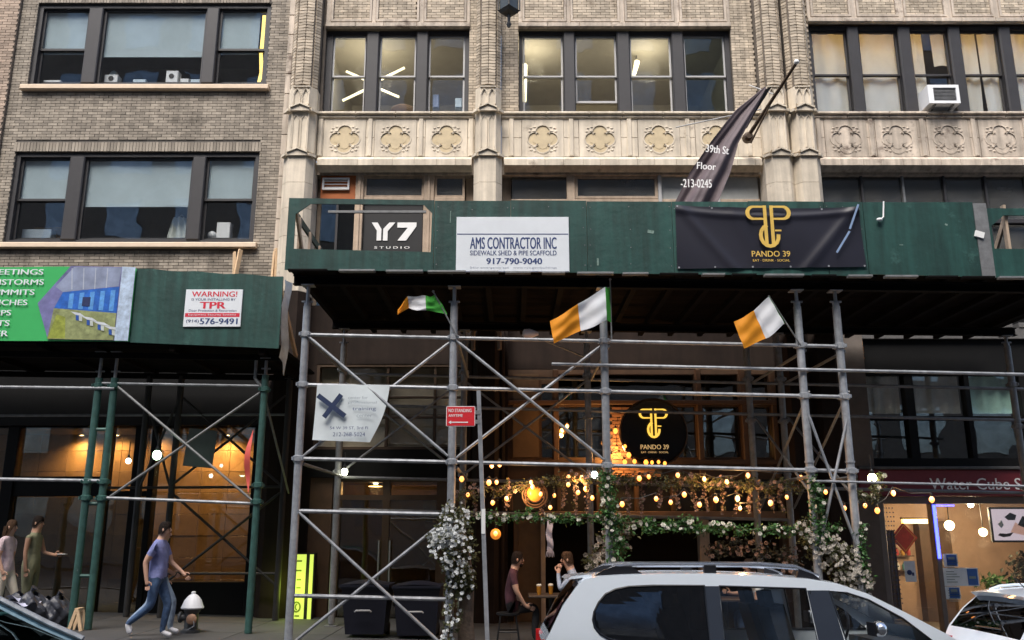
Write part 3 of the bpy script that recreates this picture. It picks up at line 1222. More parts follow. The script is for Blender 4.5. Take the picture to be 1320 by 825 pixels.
for x in (.91, 1.95, 3.905, 4.83, 5.46):
    q = MB()
    q.bbox(x - .055, x + .055, 17.99, 18.099, 2.925, 5.19, .012)
    q.build('mullion', M_COPPER, pf)
q = MB()
q.bbox(-.08, 5.5, 17.93, 18.095, 4.44, 4.53, .01)
q.build('transom', M_COPPER, pf)
q = MB()
q.bbox(-.08, 5.5, 17.9, 18.095, 3.2, 3.3, .01)
q.build('window_sill', M_WOOD, pf)
q = MB()
q.box(.02, .56, 18.03, 18.095, 3.36, 5.1)
q.build('plywood_infill', mat('brown_plywood', (.13, .08, .042), .7, var=.2), pf)
bp_ = []
for k in range(20):                                   # brick apron behind the round sign
    z = 2.96 + k * .072
    for i in range(5):
        bp_.append((2.08 + i * .215 + (.1 if k % 2 else 0), z + .03, .2, .058, 0))
q = MB()
q.box(1.96, 3.07, 18.03, 18.098, 2.95, 4.40)
ap = q.build('brick_apron', M_MORTAR, TB)
M_BRICK_R = mat('red_brown_brick', (.30, .15, .085), .85, var=.15, rnd=.25)
for (x, z, w, h, a) in bp_:
    if x < 3.0:
        link('brick', brick_mesh(w, h, M_BRICK_R), ap, at=(x, 18.0, z))
# band of the pub front with the wooden sill over the opening
q = MB()
q.box(-.08, 5.55, 18.25, 18.3, 2.28, 2.92)
q.build('pub_back_panel', M_BLACK, TB)
for x in (-.02, .95, 1.75, 2.55, 3.3, 4.1, 4.9, 5.5):
    q = MB()
    q.bbox(x - .04, x + .04, 18.0, 18.24, 2.28, 2.915, .01)
    q.build('pub_stud', M_WOOD, TB)
q = MB()
q.bbox(.55, 5.5, 17.85, 18.3, 2.12, 2.27, .015)
q.build('pub_sill', mat('worn_wood_rail', (.20, .12, .07), .6, var=.25), TB)
for x, m, w in ((.08, M_WOOD, .05), (.62, M_TIMBER, .045), (3.86, M_TIMBER, .10), (5.5, M_WOOD, .08)):
    q = MB()
    q.bbox(x - w, x + w, 17.95, 18.2, -.1, 2.115, .01)
    q.build('pub_post', m, TB)
q = MB()
q.box(.13, .575, 18.05, 18.1, .15, 2.11)
dr = q.build('plywood_door', mat('brown_plywood', (.27, .17, .085), .7), TB)
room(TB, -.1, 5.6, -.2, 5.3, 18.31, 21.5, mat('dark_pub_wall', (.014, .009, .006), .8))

# ------------------------------------------------------------------ ground floor, right: upstairs windows, fascia and spa shop
M_GREYSTONE = mat('grey_painted_cornice', (.10, .097, .095), .85, var=.2, streak=.2)
q = MB()
q.box(6.9, 13.6, 17.9, 18.4, 5.83, 6.06)
co = q.build('shop_cornice', M_GREYSTONE, RB)
for k in range(20):
    x = 7.12 + k * .30
    q = MB()
    q.bbox(x, x + .17, 17.88, 18.2, 6.063, 6.17, .01)
    q.build('merlon', M_GREYSTONE, co)
q = MB()
q.box(6.9, 13.6, 18.0, 18.4, 5.14, 5.83)
q.build('shop_upper_fascia', M_SHOPBLK, RB)
q = MB()
q.box(6.2, 13.6, 18.2, 18.5, 6.06, 6.6)
q.build('shop_wall', M_SHOPBLK, RB)
secs = [(7.36, 8.24), (8.42, 9.5), (9.6, 10.66), (10.8, 11.8), (11.95, 13.0)]
q = MB()
q.prism(rect(7.1, 13.5, 3.1, 5.135), 18.05, 18.25, [rect(a, c, 3.34, 5.08) for a, c in secs])
sw = q.build('window', M_SHOPBLK, RB)
for i, (a, c) in enumerate(secs):
    q = MB()
    q.bbox(a + .002, c - .002, 18.1, 18.22, 4.13, 4.22, .01)
    q.build('meeting_rail', M_SHOPBLK, sw)
    pane(sw, a, c, 4.22, 5.08, 18.16, M_GLASS)
    pane(sw, a, c, 3.34, 4.13, 18.16, M_GLASS_D)
    q = MB()
    q.grid(lambda u, v: (a + (c - a) * u, 18.36 + .03 * math.sin(u * 22 + i), 4.30 + .8 * v), 28, 3)
    q.build('curtain', mat('grey_curtain', (.52, .53, .49), .9, var=.2) if i != 2 else mat('green_curtain', (.36, .58, .50), .9, var=.2), sw, smooth=True)
room(RB, 7.1, 13.6, 3.1, 5.14, 18.26, 20, M_INT)
q = MB()
q.box(6.86, 7.34, 17.8, 18.4, -.2, 6.0)
q.build('shop_pier', mat('grey_stone_pier', (.12, .10, .085), .8, var=.2), RB)
q = MB()
q.bbox(6.98, 13.5, 17.75, 18.2, 2.57, 3.09, .02)
fa = q.build('shop_fascia', M_MAROON, RB)
q = MB()
q.bbox(6.98, 13.5, 17.70, 18.2, 3.092, 3.15, .01)
q.build('fascia_trim', M_GREYSTONE, fa)
text("Water Cube Spa", 8.40, 10.52, 2.62, 2.92, 17.744, mat('pale_lettering', (.82, .80, .78), .5), fa, bold=.008)
M_SHOPFR = mat('shop_aluminium_frame', (.20, .17, .15), .5, .2)
for x, w in ((7.43, .085), (8.52, .05), (11.0, .05)):
    q = MB()
    q.bbox(x - w, x + w, 17.95, 18.15, -.2, 2.565, .01)
    q.build('shop_post', M_SHOPFR, RB)
q = MB()
q.bbox(7.52, 13.4, 17.98, 18.12, 2.42, 2.565, .01)
q.build('shop_head', M_SHOPFR, RB)
pane(RB, 7.52, 8.465, .15, 2.42, 18.05, M_GLASS_SHOP, 'shop_pane')
pane(RB, 8.575, 10.945, .15, 2.42, 18.05, M_GLASS_SHOP, 'shop_pane')
pane(RB, 11.06, 13.3, .15, 2.42, 18.05, M_GLASS_SHOP, 'shop_pane')
q = MB()
q.box(8.49, 8.545, 17.925, 17.945, 1.35, 2.4)
led = q.build('blue_light_strip', glow('blue_led', (.04, .06, 1.0), 2.5), RB)
q = MB()
q.box(8.62, 9.0, 18.07, 18.10, 2.375, 2.40)
q.build('blue_light_strip', MATS['blue_led'], RB)
room(RB, 7.36, 13.4, -.2, 2.60, 18.2, 20.6, mat('warm_shop_wall', (.46, .32, .235), .8, var=.15))
q = MB()
q.box(9.25, 9.95, 20.3, 20.6, -.2, 2.1)
q.build('brown_cupboard', M_WOOD, RB)
q = MB()
q.box(7.5, 8.3, 20.45, 20.6, -.2, 1.2)
q.build('dark_counter', M_SHOPBLK, RB)
# ------------------------------------------------------------------ sidewalk sheds on pipe scaffolds
def ztop(x): return 7.03 - .004 * x
def zbot(x): return 5.835 - .011 * x


RS = thing('sidewalk_shed', 'tall galvanised pipe scaffold carrying a dark green shed with cut-out parapet', 'scaffold', (1.4, 15.0, 0))
P_R = .062
BX = (-3.26, -.92, 1.45, 4.54, 5.16)
YF, YB = 13.4, 16.5


def rail_z(z, x): return z - .0225 * x


cl = MB()
cl.lathe((0, 0, -.05), [(.062, 0), (.088, .012), (.088, .088), (.062, .1)], 10)
for k in range(4):
    a = k * math.pi / 2 + .78
    cl.obox((.09 * math.cos(a), .09 * math.sin(a), 0), (.05, .03, .05), Matrix.Rotation(a, 3, 'Z'))
CLAMP = cl.mesh('coupler', M_GALV, True)
CLAMP_G = cl.mesh('coupler', M_GREENPIPE, True)
CLAMP_D = cl.mesh('coupler', M_GALV_D, True)

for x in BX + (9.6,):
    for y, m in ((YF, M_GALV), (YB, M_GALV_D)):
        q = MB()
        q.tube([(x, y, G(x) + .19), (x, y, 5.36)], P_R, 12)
        q.tube([(x, y, 2.90), (x, y, 2.93)], P_R + .012, 12)
        po = q.build('post', m, RS, True)
        q = MB()
        q.tube([(x, y, 5.30), (x, y, zbot(x) - .16)], .03, 8)
        q.box(x - .10, x + .10, y - .09, y + .09, zbot(x) - .172, zbot(x) - .158)
        q.tube([(x, y, 5.36), (x, y, 5.42)], .055, 8)
        q.tube([(x - .09, y, 5.44), (x + .09, y, 5.44)], .018, 6)
        q.build('screw_jack', m, po, True)
        q = MB()
        q.box(x - .11, x + .11, y - .11, y + .11, G(x) + .152, G(x) + .166)
        q.tube([(x, y, G(x) + .16), (x, y, G(x) + .22)], .04, 8)
        q.build('base_plate', m, po)
        for z in (4.83, 4.03, 2.89):
            link('coupler', CLAMP if y == YF else CLAMP_D, RS, at=(x, y, rail_z(z, x)))


def ledger(root, p0, p1, r, m, name='ledger'):
    q = MB()
    q.tube([p0, p1], r, 8)
    return q.build(name, m, root, True)


xl, xr = BX[0], BX[-1]
for z, a, c in ((4.83, xl, xr), (4.03, xl, xr), (2.89, xl, xr), (4.43, .62, 9.8), (2.11, xl, BX[1]), (.89, xl, BX[1])):
    for i, x in enumerate(BX[:-1]):
        s, e = max(a, x), min(c, BX[i + 1])
        if i == len(BX) - 2:
            e = c
        if e - s > .05:
            yy = YF - .085 if z == 4.43 else YF
            ledger(RS, (s, yy, rail_z(z, s)), (e, yy, rail_z(z, e)), .030 if z != 4.43 else .027, M_GALV)
for z, a, c in ((4.75, xl, 9.8), (4.15, xl, 9.8), (2.79, xl, 9.8), (2.2, xl, xr)):
    ledger(RS, (a, YB, rail_z(z, a)), (c, YB, rail_z(z, c)), .03, M_GALV_D)
for x in BX:
    for z in (4.75, 2.81):
        ledger(RS, (x + .07, YF, rail_z(z, x)), (x + .07, YB, rail_z(z, x)), .026, M_GALV_D, 'cross_tube')


def brace(root, p0, p1, r, m):
    q = MB()
    p0, p1 = Vector(p0), Vector(p1)
    d = (p1 - p0).normalized()
    q.tube([p0, p0 + d * .05, p0 + d * .10, p1 - d * .10, p1 - d * .05, p1], [r * .8, r * .8, r, r, r * .8, r * .8], 8)
    return q.build('brace', m, root, True)


yb = YF - .05
for (p0, p1) in (((-3.20, 4.86), (-.98, 3.0)), ((-.96, 4.80), (-3.20, 3.0)), ((-.88, 4.80), (1.40, 2.94)), ((1.42, 4.74), (-.86, 2.97)),
                 ((-3.20, 2.16), (-.96, .24)), ((-.98, 2.06), (-3.22, .28))):
    brace(RS, (p0[0], yb if p0[0] < p1[0] else yb + .06, p0[1]), (p1[0], yb if p0[0] < p1[0] else yb + .06, p1[1]), .024, M_GALV)
for (p0, p1) in (((4.56, 3.66), (5.16, 1.55)), ((5.15, 3.55), (4.56, 1.6))):
    brace(RS, (p0[0], yb, p0[1]), (p1[0], yb, p1[1]), .022, M_GALV)
for (a, c) in ((0, 1), (1, 2), (2, 3)):
    if a < 2:
        brace(RS, (BX[a], YB, 4.7), (BX[c], YB, 2.9), .022, M_GALV_D)
        brace(RS, (BX[c], YB - .05, 4.7), (BX[a], YB - .05, 2.9), .022, M_GALV_D)
for y0, y1 in ((YF, YB), (YB, YF)):
    brace(RS, (4.62, y0, 4.0), (4.62, y1, 2.3), .022, M_GALV_D)
    brace(RS, (5.24, y0, 4.0), (5.24, y1, 2.3), .022, M_GALV_D)
# flowery wall tube at right of the tower
ledger(RS, (4.54, YF - .1, 2.62), (9.6, YF - .1, 2.50), .018, M_GALV, 'ledger')

# deck: beams along the street and planks over them
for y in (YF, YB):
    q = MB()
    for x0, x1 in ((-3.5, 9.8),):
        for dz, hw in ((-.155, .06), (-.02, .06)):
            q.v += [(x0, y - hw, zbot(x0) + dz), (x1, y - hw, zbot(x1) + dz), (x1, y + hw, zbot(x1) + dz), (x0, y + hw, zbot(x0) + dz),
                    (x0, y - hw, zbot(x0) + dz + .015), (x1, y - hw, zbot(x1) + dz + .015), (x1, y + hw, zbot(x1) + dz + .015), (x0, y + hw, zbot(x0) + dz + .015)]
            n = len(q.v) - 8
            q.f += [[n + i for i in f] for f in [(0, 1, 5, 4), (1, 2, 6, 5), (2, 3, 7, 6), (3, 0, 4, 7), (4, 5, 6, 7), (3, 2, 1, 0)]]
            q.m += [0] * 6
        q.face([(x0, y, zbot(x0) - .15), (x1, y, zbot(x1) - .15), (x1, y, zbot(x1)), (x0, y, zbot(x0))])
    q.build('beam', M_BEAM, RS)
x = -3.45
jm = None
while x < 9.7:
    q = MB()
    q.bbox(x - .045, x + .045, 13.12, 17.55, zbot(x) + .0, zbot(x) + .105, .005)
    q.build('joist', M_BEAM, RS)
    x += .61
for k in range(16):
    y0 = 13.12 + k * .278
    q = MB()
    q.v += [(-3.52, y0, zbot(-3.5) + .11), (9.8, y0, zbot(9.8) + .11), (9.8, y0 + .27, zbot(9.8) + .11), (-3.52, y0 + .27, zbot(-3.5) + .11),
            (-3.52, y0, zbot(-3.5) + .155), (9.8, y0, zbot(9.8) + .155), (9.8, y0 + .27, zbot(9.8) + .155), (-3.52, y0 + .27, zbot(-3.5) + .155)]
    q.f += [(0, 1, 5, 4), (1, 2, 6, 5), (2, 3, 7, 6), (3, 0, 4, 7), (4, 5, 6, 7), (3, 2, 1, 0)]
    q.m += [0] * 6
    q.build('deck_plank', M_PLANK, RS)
# edge strip with joist ends below the parapet
x = -3.5
while x < 9.6:
    q = MB()
    w = R.uniform(.35, .62)
    q.bbox(x, x + w, 13.0, 13.10, zbot(x) - .035, zbot(x) - .002, .005)
    q.build('edge_board', M_GALV_D if R.random() < .5 else M_BEAM, RS)
    x += w + R.uniform(.06, .2)

# parapet panels of painted plywood
YP = 13.08
T = .022


def panel(root, x0, x1, y, zt0, zt1, zb0, zb1, m, holes=(), name='parapet_panel'):
    q = MB()
    q.prism([(x0, zb0), (x1, zb1), (x1, zt1), (x0, zt0)], y - T / 2, y + T / 2, holes)
    return q.build(name, m, root)


hole = [(-3.45, 6.22), (-1.285, 6.165), (-1.275, 6.82), (-1.41, 6.955), (-3.22, 6.975), (-3.45, 6.80)]
panel(RS, -3.57, -1.242, YP, ztop(-3.57) + .03, ztop(-1.24), zbot(-3.57), zbot(-1.24), M_GREEN, [hole])
SHEETS = (-1.238, -.02, 1.19, 2.55, 3.77, 4.98, 5.60)
for i, (a, c) in enumerate(zip(SHEETS[:-1], SHEETS[1:])):
    dy, dz = R.uniform(-.005, .003), R.uniform(-.012, .008)
    panel(RS, a + .003, c - .003, YP + dy, ztop(a) + dz, ztop(c) + dz + R.uniform(-.006, .006), zbot(a) + dz * .5, zbot(c) + dz * .5, M_GREEN if i < 3 else M_GREEN2)
q = MB()
for a, c in zip(SHEETS[:-1], SHEETS[1:]):
    for x in (a + .05, (a + c) / 2, c - .05):
        for z in (5.95, 6.25, 6.55, 6.9):
            q.lathe((x + R.uniform(-.01, .01), YP - .018, z + R.uniform(-.03, .03)), [(.009, 0), (.009, .003)], 6, axis='y')
q.build('screws', M_GALV_D, RS, kind='stuff')
for x, z, w, h, ang in ((2.2, 6.5, .10, .05, .2), (1.35, 6.0, .03, .12, 0), (6.15, 6.28, .06, .012, 0), (6.9, 6.62, .04, .03, .4), (-.98, 6.75, .012, .2, .03)):
    q = MB()
    q.obox((x, YP - .018, z), (w, .003, h), Matrix.Rotation(ang, 3, 'Y'))
    q.build('paint_scuff', mat('pale_green_scuff', (.16, .24, .21), .8, var=.4, scale=30), RS)
panel(RS, 5.606, 7.36, YP - .004, 7.0, 7.0, 5.80, 5.755, M_GREEN2)
panel(RS, 7.58, 9.9, YP, 6.90, 6.88, 5.745, 5.71, M_GREEN2, [[(7.62, 6.22), (9.7, 6.2), (9.7, 6.76), (7.84, 6.78), (7.62, 6.60)]])
q = MB()
q.box(7.365, 7.575, YP - .02, YP + .03, 5.74, 6.98)
q.build('parapet_post', M_GALV_D, RS)
q = MB()
q.obox((7.40, YP - .03, 6.45), (.14, .03, .10), Matrix.Rotation(.3, 3, 'Y'))
q.build('paper_scrap', M_WHITE, RS)
# timber studs and raking braces behind the parapet, open side return on the left
for x in (-3.52, -1.25, 1.19, 2.55, 4.98, 5.6, 7.9, 9.2):
    q = MB()
    q.box(x - .02, x + .02, 13.12, 13.21, zbot(x) + .16, ztop(x) - .02)
    q.build('stud', M_LUMBER if x < 0 else M_TIMBER, RS)
    q = MB()
    q.bar((x + .05, 13.18, ztop(x) - .15), (x + .05, 14.0, zbot(x) + .2), .04, .09)
    q.build('raking_brace', M_LUMBER if x < 0 else M_TIMBER, RS)
for k in range(5):
    y = 13.6 + k * .75
    q = MB()
    q.box(-3.54, -3.50, y, y + .10, zbot(-3.5) + .16, 6.95)
    q.build('side_stud', M_TIMBER, RS)
for z in (6.15, 6.9):
    q = MB()
    q.box(-3.58, -3.545, 13.1, 17.4, z, z + .12)
    q.build('side_rail', M_GREEN, RS)
q = MB()
q.box(-3.0, -1.4, 13.35, 13.39, 6.93, 6.97)
q.build('loose_bar', M_GALV_D, RS)
# hanging white bracket with tape on the right panel
q = MB()
q.tube([(5.93, 13.03, 7.0), (5.90, 13.03, 6.74), (5.86, 13.02, 6.70)], .012, 6)
q.ball((5.83, 13.02, 6.69), (.05, .03, .03), 8, 5)
o = q.build('wall_hook', M_WHITE, None, True)
tag(o, 'bent white hook hanging on the green parapet right of the black banner', 'hook')

# ---- left shed
def zt2(x): return 6.39 - .056 * (x + 6.62) if x > -6.62 else 6.42
def zb2(x): return 5.06 - .042 * (x + 6.62) if x > -6.62 else 5.08


LS = thing('sidewalk_shed', 'green pipe shed with warning sign on its parapet in front of the brick building', 'scaffold', (-7.0, 15.8, .2))
YL, YLB = 15.1, 17.2
for x, y, m, zt in ((-7.26, YL, M_GREENPIPE, 4.5), (-6.985, YL, M_GREENPIPE, 4.5), (-4.34, YL, M_GREENPIPE, 4.55), (-10.6, YL, M_GREENPIPE, 4.5),
                    (-7.26, YLB, M_DARKPIPE, 4.9), (-6.62, YLB, M_DARKPIPE, 4.9), (-4.45, YLB, M_DARKPIPE, 4.9)):
    q = MB()
    q.tube([(x, y, G(x) + .16), (x, y, zt)], .062, 12)
    po = q.build('post', m, LS, True)
    q = MB()
    q.tube([(x, y, zt - .02), (x, y, zb2(x) - .12)], .03, 8)
    q.tube([(x - .08, y, zt + .12), (x + .08, y, zt + .12)], .016, 6)
    q.box(x - .09, x + .09, y - .09, y + .09, zb2(x) - .125, zb2(x) - .112)
    q.build('screw_jack', M_GALV_D if y == YL else M_DARKPIPE, po)
    if y == YL:
        for z in (4.33, 2.68, 2.40):
            link('coupler', CLAMP_G, LS, at=(x, y, rail_z(z, x) - .13))
q = MB()
for z in (2.34, 1.16, 3.6):
    q = MB()
    q.tube([(-7.26, YL, z), (-6.985, YL, z)], .03, 8)
    q.build('rung', M_GREENPIPE, LS, True)
ledger(LS, (-12, YL - .06, 4.37), (-6.95, YL - .06, 4.31), .028, M_GALV)
ledger(LS, (-7.2, YL, 4.41), (-4.34, YL, 4.36), .024, M_GALV)
ledger(LS, (-12, YL - .05, 2.80), (-7.0, YL - .05, 2.72), .028, M_GALV)
ledger(LS, (-6.985, YL, 2.44), (-4.34, YL, 2.34), .026, M_GALV)
ledger(LS, (-12, YLB, 4.10), (-4.4, YLB, 4.13), .026, M_GALV_D)
ledger(LS, (-8.0, YLB, 2.7), (-4.4, YLB, 2.72), .026, M_DARKPIPE)
ledger(LS, (-6.6, YLB, 1.1), (-4.4, YLB, 1.1), .026, M_DARKPIPE)
brace(LS, (-6.92, YL - .05, 4.36), (-4.42, YL - .05, 2.40), .022, M_GALV_D)
brace(LS, (-4.38, YL - .0, 4.27), (-6.9, YL + .0, 2.42), .022, M_GALV_D)
brace(LS, (-4.34, YL, 4.2), (-4.34, YLB, 2.6), .022, M_GALV_D)
for p0, p1 in (((-6.6, 4.5), (-4.5, 2.75)), ((-4.5, 4.5), (-6.6, 2.75)), ((-6.6, 2.6), (-4.5, .9)), ((-4.5, 2.6), (-6.6, .9)), ((-7.22, 4.3), (-6.66, 2.72)), ((-6.66, 4.3), (-7.22, 2.72))):
    brace(LS, (p0[0], YLB - (.06 if p0[0] > p1[0] else 0), p0[1]), (p1[0], YLB - (.06 if p0[0] > p1[0] else 0), p1[1]), .026, M_DARKPIPE)
q = MB()
q.tube([(-4.52, YL, 4.92), (-4.52, YL, 4.5), (-4.38, YL, 4.32)], .03, 8)
q.build('bent_tube', M_GALV_D, LS, True)
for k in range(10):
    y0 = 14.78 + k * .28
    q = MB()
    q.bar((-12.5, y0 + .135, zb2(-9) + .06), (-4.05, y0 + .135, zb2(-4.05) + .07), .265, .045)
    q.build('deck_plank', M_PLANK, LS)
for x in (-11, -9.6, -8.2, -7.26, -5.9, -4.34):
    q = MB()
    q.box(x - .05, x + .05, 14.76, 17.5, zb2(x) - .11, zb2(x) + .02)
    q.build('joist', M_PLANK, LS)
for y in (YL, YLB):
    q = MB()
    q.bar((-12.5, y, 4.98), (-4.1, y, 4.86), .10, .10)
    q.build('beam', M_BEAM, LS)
YPL = 14.72
pts_top = [(-6.61 + i * .2577, zt2(-6.61 + i * .2577) + .014 * math.sin(i * 1.9)) for i in range(11)]
q = MB()
q.prism([(-6.61, zb2(-6.61)), (-4.033, zb2(-4.033))] + pts_top[::-1], YPL - .02, YPL + .02)
q.build('parapet_panel', M_GREEN2, LS)
panel(LS, -12.5, -6.615, YPL, 6.42, 6.40, 5.14, 5.07, M_GREEN2)
q = MB()                                                       # pale tarpaulin round the open end
q.grid(lambda u, v: (-4.02 + .03 * math.sin(v * 9 + u * 5) + .02 * u, 14.72 + u * .42, 4.80 + v * 1.44 - .25 * u * (1 - v)), 14, 10)
q.build('end_tarpaulin', mat('grey_tarpaulin', (.74, .82, .86), .5, var=.25), LS, True)
q = MB()
q.bar((-4.1, 14.8, 6.1), (-4.1, 16.2, 5.1), .05, .1)
q.build('raking_brace', M_LUMBER, LS)
for (x0, z0, x1, z1) in ((-5.98, 7.72, -5.92, 6.9), (-5.85, 7.78, -6.0, 6.9), (-5.1, 7.80, -5.02, 6.9), (-5.12, 7.72, -5.16, 6.95)):
    q = MB()
    q.bar((x0, 17.85, z0), (x1 + .05, 17.7, z1 - .5), .04, .09)
    q.build('prop', M_LUMBER, LS)

# ------------------------------------------------------------------ signs, banners and flags
def ribbon(mb, pts, w, y, d=.006, closed=False):
    n = len(pts)
    P = [Vector((p[0], p[1])) for p in pts]
    Lp, Rp = [], []
    for i in range(n):
        a = P[(i - 1) % n] if (closed or i > 0) else P[i]
        c = P[(i + 1) % n] if (closed or i < n - 1) else P[i]
        t = (c - a).normalized()
        nn = Vector((-t.y, t.x)) * (w[i] if isinstance(w, (list, tuple)) else w) / 2
        Lp.append(P[i] + nn)
        Rp.append(P[i] - nn)
    rng = range(n if closed else n - 1)
    for i in rng:
        j = (i + 1) % n
        for s in (0, d):
            qd = [(Rp[i].x, y - s, Rp[i].y), (Rp[j].x, y - s, Rp[j].y), (Lp[j].x, y - s, Lp[j].y), (Lp[i].x, y - s, Lp[i].y)]
            mb.face(qd)
        mb.face([(Rp[i].x, y, Rp[i].y), (Rp[j].x, y, Rp[j].y), (Rp[j].x, y - d, Rp[j].y), (Rp[i].x, y - d, Rp[i].y)])
        mb.face([(Lp[i].x, y, Lp[i].y), (Lp[j].x, y, Lp[j].y), (Lp[j].x, y - d, Lp[j].y), (Lp[i].x, y - d, Lp[i].y)])


def monogram(cx, zt, w, h, y, m, parent):
    """twin back-to-back P loops on two stems that run into a hooked bowl"""
    X = lambda u: cx + (u - .5) * w
    Z = lambda v: zt - v * h
    q = MB()
    st = .075 * w
    for s in (-1, 1):
        pts = [(cx + s * .06 * w, Z(.03))] + [(cx + s * (.33 + .14 * math.cos(t)) * w, Z(.175) + .145 * h * math.sin(t)) for t in [rad(90 - 18 * k) for k in range(11)]] + [(cx + s * .06 * w, Z(.32))]
        ribbon(q, pts, [st * .6] + [st * .7 + st * .5 * math.sin(math.pi * k / 10) for k in range(11)] + [st * .6], y)
        ribbon(q, [(cx + s * .075 * w, Z(.0)), (cx + s * .075 * w, Z(.93))], st, y - .001)
    pts = [(X(.50) - .20 * w * math.sin(t), Z(.72) + .25 * h * math.cos(t)) for t in [rad(12 + 24 * k) for k in range(14)]]
    ribbon(q, [p for p in pts if p[0] < X(.47) or p[1] < Z(.62)], st * 1.1, y - .002)
    ribbon(q, [(X(.63), Z(.60)), (X(.77), Z(.60))], st * .5, y - .003)
    return q.build('monogram', m, parent)


# contractor sign
t = thing('contractor_sign', 'white and blue sidewalk shed contractor sign on the green parapet', 'sign', (0, YP - .02, 5.82))
q = MB()
q.bbox(-.88, .90, YP - .04, YP - .013, 5.83, 6.74, .004)
q.build('sign_board', M_SIGNWHITE, t)
ys = YP - .042
q = MB()
q.box(-.87, .89, ys, ys + .002, 6.445, 6.46)
q.box(-.87, .89, ys, ys + .002, 5.832, 5.84)
q.build('blue_rule', M_NAVY, t)
text("AMS CONTRACTOR INC", -.66, .70, 6.205, 6.40, ys, M_NAVY, t, bold=.03)
text("SIDEWALK SHED & PIPE SCAFFOLD", -.66, .70, 6.10, 6.18, ys, M_NAVY, t, bold=.014)
text("917-790-9040", -.40, .47, 5.955, 6.055, ys, M_NAVY, t, bold=.028)
text("24hr emergency call   www.nyc.gov/buildings", -.66, .70, 5.875, 5.915, ys, mat('faint_grey_print', (.35, .38, .45), .5), t)

# black gold banner, sagging between its corners
t = thing('vinyl_banner', 'black vinyl pub banner with gold monogram tied to the green parapet', 'banner', (4.05, YP - .04, 5.9))


def bann(u, v):
    x = 2.60 + 2.93 * u + (.05 * v - .04) * (u - .3) * -1
    z = 5.88 + (1.06 - .03 * u) * v + .03 * (1 - v) * u - .035 * math.sin(math.pi * u) * v
    d1 = math.exp(-((u - .02 - .28 * (1 - v)) / .035) ** 2) * .022
    d2 = math.exp(-((u - .985 + .30 * (1 - v)) / .035) ** 2) * .022
    d3 = math.exp(-((v - .93 + .30 * u * (1 - u)) / .05) ** 2) * .02
    d4 = math.exp(-((u - .30 - .15 * (1 - v)) / .04) ** 2) * .014 + .01 * math.sin(9 * u + 4 * v)
    return (x, YP - .035 - d1 - d2 - d3 - d4, z)


q = MB()
q.grid(bann, 90, 36)
q.build('vinyl_sheet', M_BANNERBLK, t, True)
q = MB()
for u in (.01, .2, .4, .6, .8, .99):
    for v in (.02, .98):
        p = bann(u, v)
        q.lathe((p[0], p[1] - .006, p[2]), [(.016, 0), (.016, .004)], 8, axis='y')
q.build('eyelets', M_GALV, t, kind='stuff')
yb_ = YP - .085
monogram(4.06, 6.915, .70, .70, yb_, M_GOLD, t)
text("PANDO 39", 3.76, 4.36, 6.065, 6.16, yb_, M_GOLD, t, bold=.012)
text("EAT · DRINK · SOCIAL", 3.77, 4.35, 5.985, 6.025, yb_, M_GOLD, t, bold=.006)
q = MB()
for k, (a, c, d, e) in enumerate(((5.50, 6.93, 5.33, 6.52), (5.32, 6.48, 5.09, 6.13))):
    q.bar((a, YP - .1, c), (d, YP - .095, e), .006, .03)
o = q.build('blue_highlight', mat('blue_highlight', (.24, .34, .52), .35), t)  # bluish highlight on the vinyl, built as a coloured strip

# warning sign
t = thing('warning_sign', 'white warning sign with red heading on the left green parapet', 'sign', (-5.2, YPL - .03, 5.34))
q = MB()
q.bbox(-5.71, -4.715, YPL - .045, YPL - .022, 5.33, 6.0, .004)
q.build('sign_board', M_SIGNWHITE, t)
ys = YPL - .047
text("WARNING!", -5.60, -4.81, 5.87, 5.965, ys, M_REDPRINT, t, bold=.02)
text("IS YOUR INSTALLING BY", -5.60, -4.83, 5.80, 5.84, ys, M_NAVY, t, bold=.006)
text("TPR", -5.44, -5.0, 5.655, 5.775, ys, M_REDPRINT, t, bold=.035)
text("Door Protection & Restoration", -5.63, -4.80, 5.60, 5.64, ys, M_NAVY, t)
q = MB()
q.box(-5.69, -4.74, ys, ys + .002, 5.505, 5.575)
q.build('red_bar', M_REDPRINT, t)
text("Equipment Security Systems", -5.63, -4.80, 5.52, 5.56, ys - .003, M_SIGNWHITE, t)
text("(914)", -5.66, -5.44, 5.39, 5.46, ys, M_NAVY, t, bold=.01)
text("576-9491", -5.42, -4.77, 5.375, 5.48, ys, M_NAVY, t, bold=.025)

# green event-space banner
t = thing('vinyl_banner', 'bright green banner listing events with a photo of tables on the left shed', 'banner', (-8.5, YPL - .04, 5.1))
q = MB()
q.grid(lambda u, v: (-11.2 + 4.58 * u, YPL - .035 - .008 * math.sin(u * 19), 5.10 - .03 * u + (1.345 - .02 * u) * v + .012 * math.sin(u * 11) * v), 40, 4)
q.build('vinyl_sheet', mat('banner_green', (.05, .42, .12), .4, var=.05), t, True)
yg = YPL - .05
def prn(poly, nm, col, var=.2, scale=6, k=[0]):
    k[0] += 1
    q = MB()
    yy = YPL - .05 - .0008 * k[0]
    q.prism(poly, yy, yy + .0006)
    q.build('photo_print', mat(nm, col, .45, var=var, scale=scale), t)


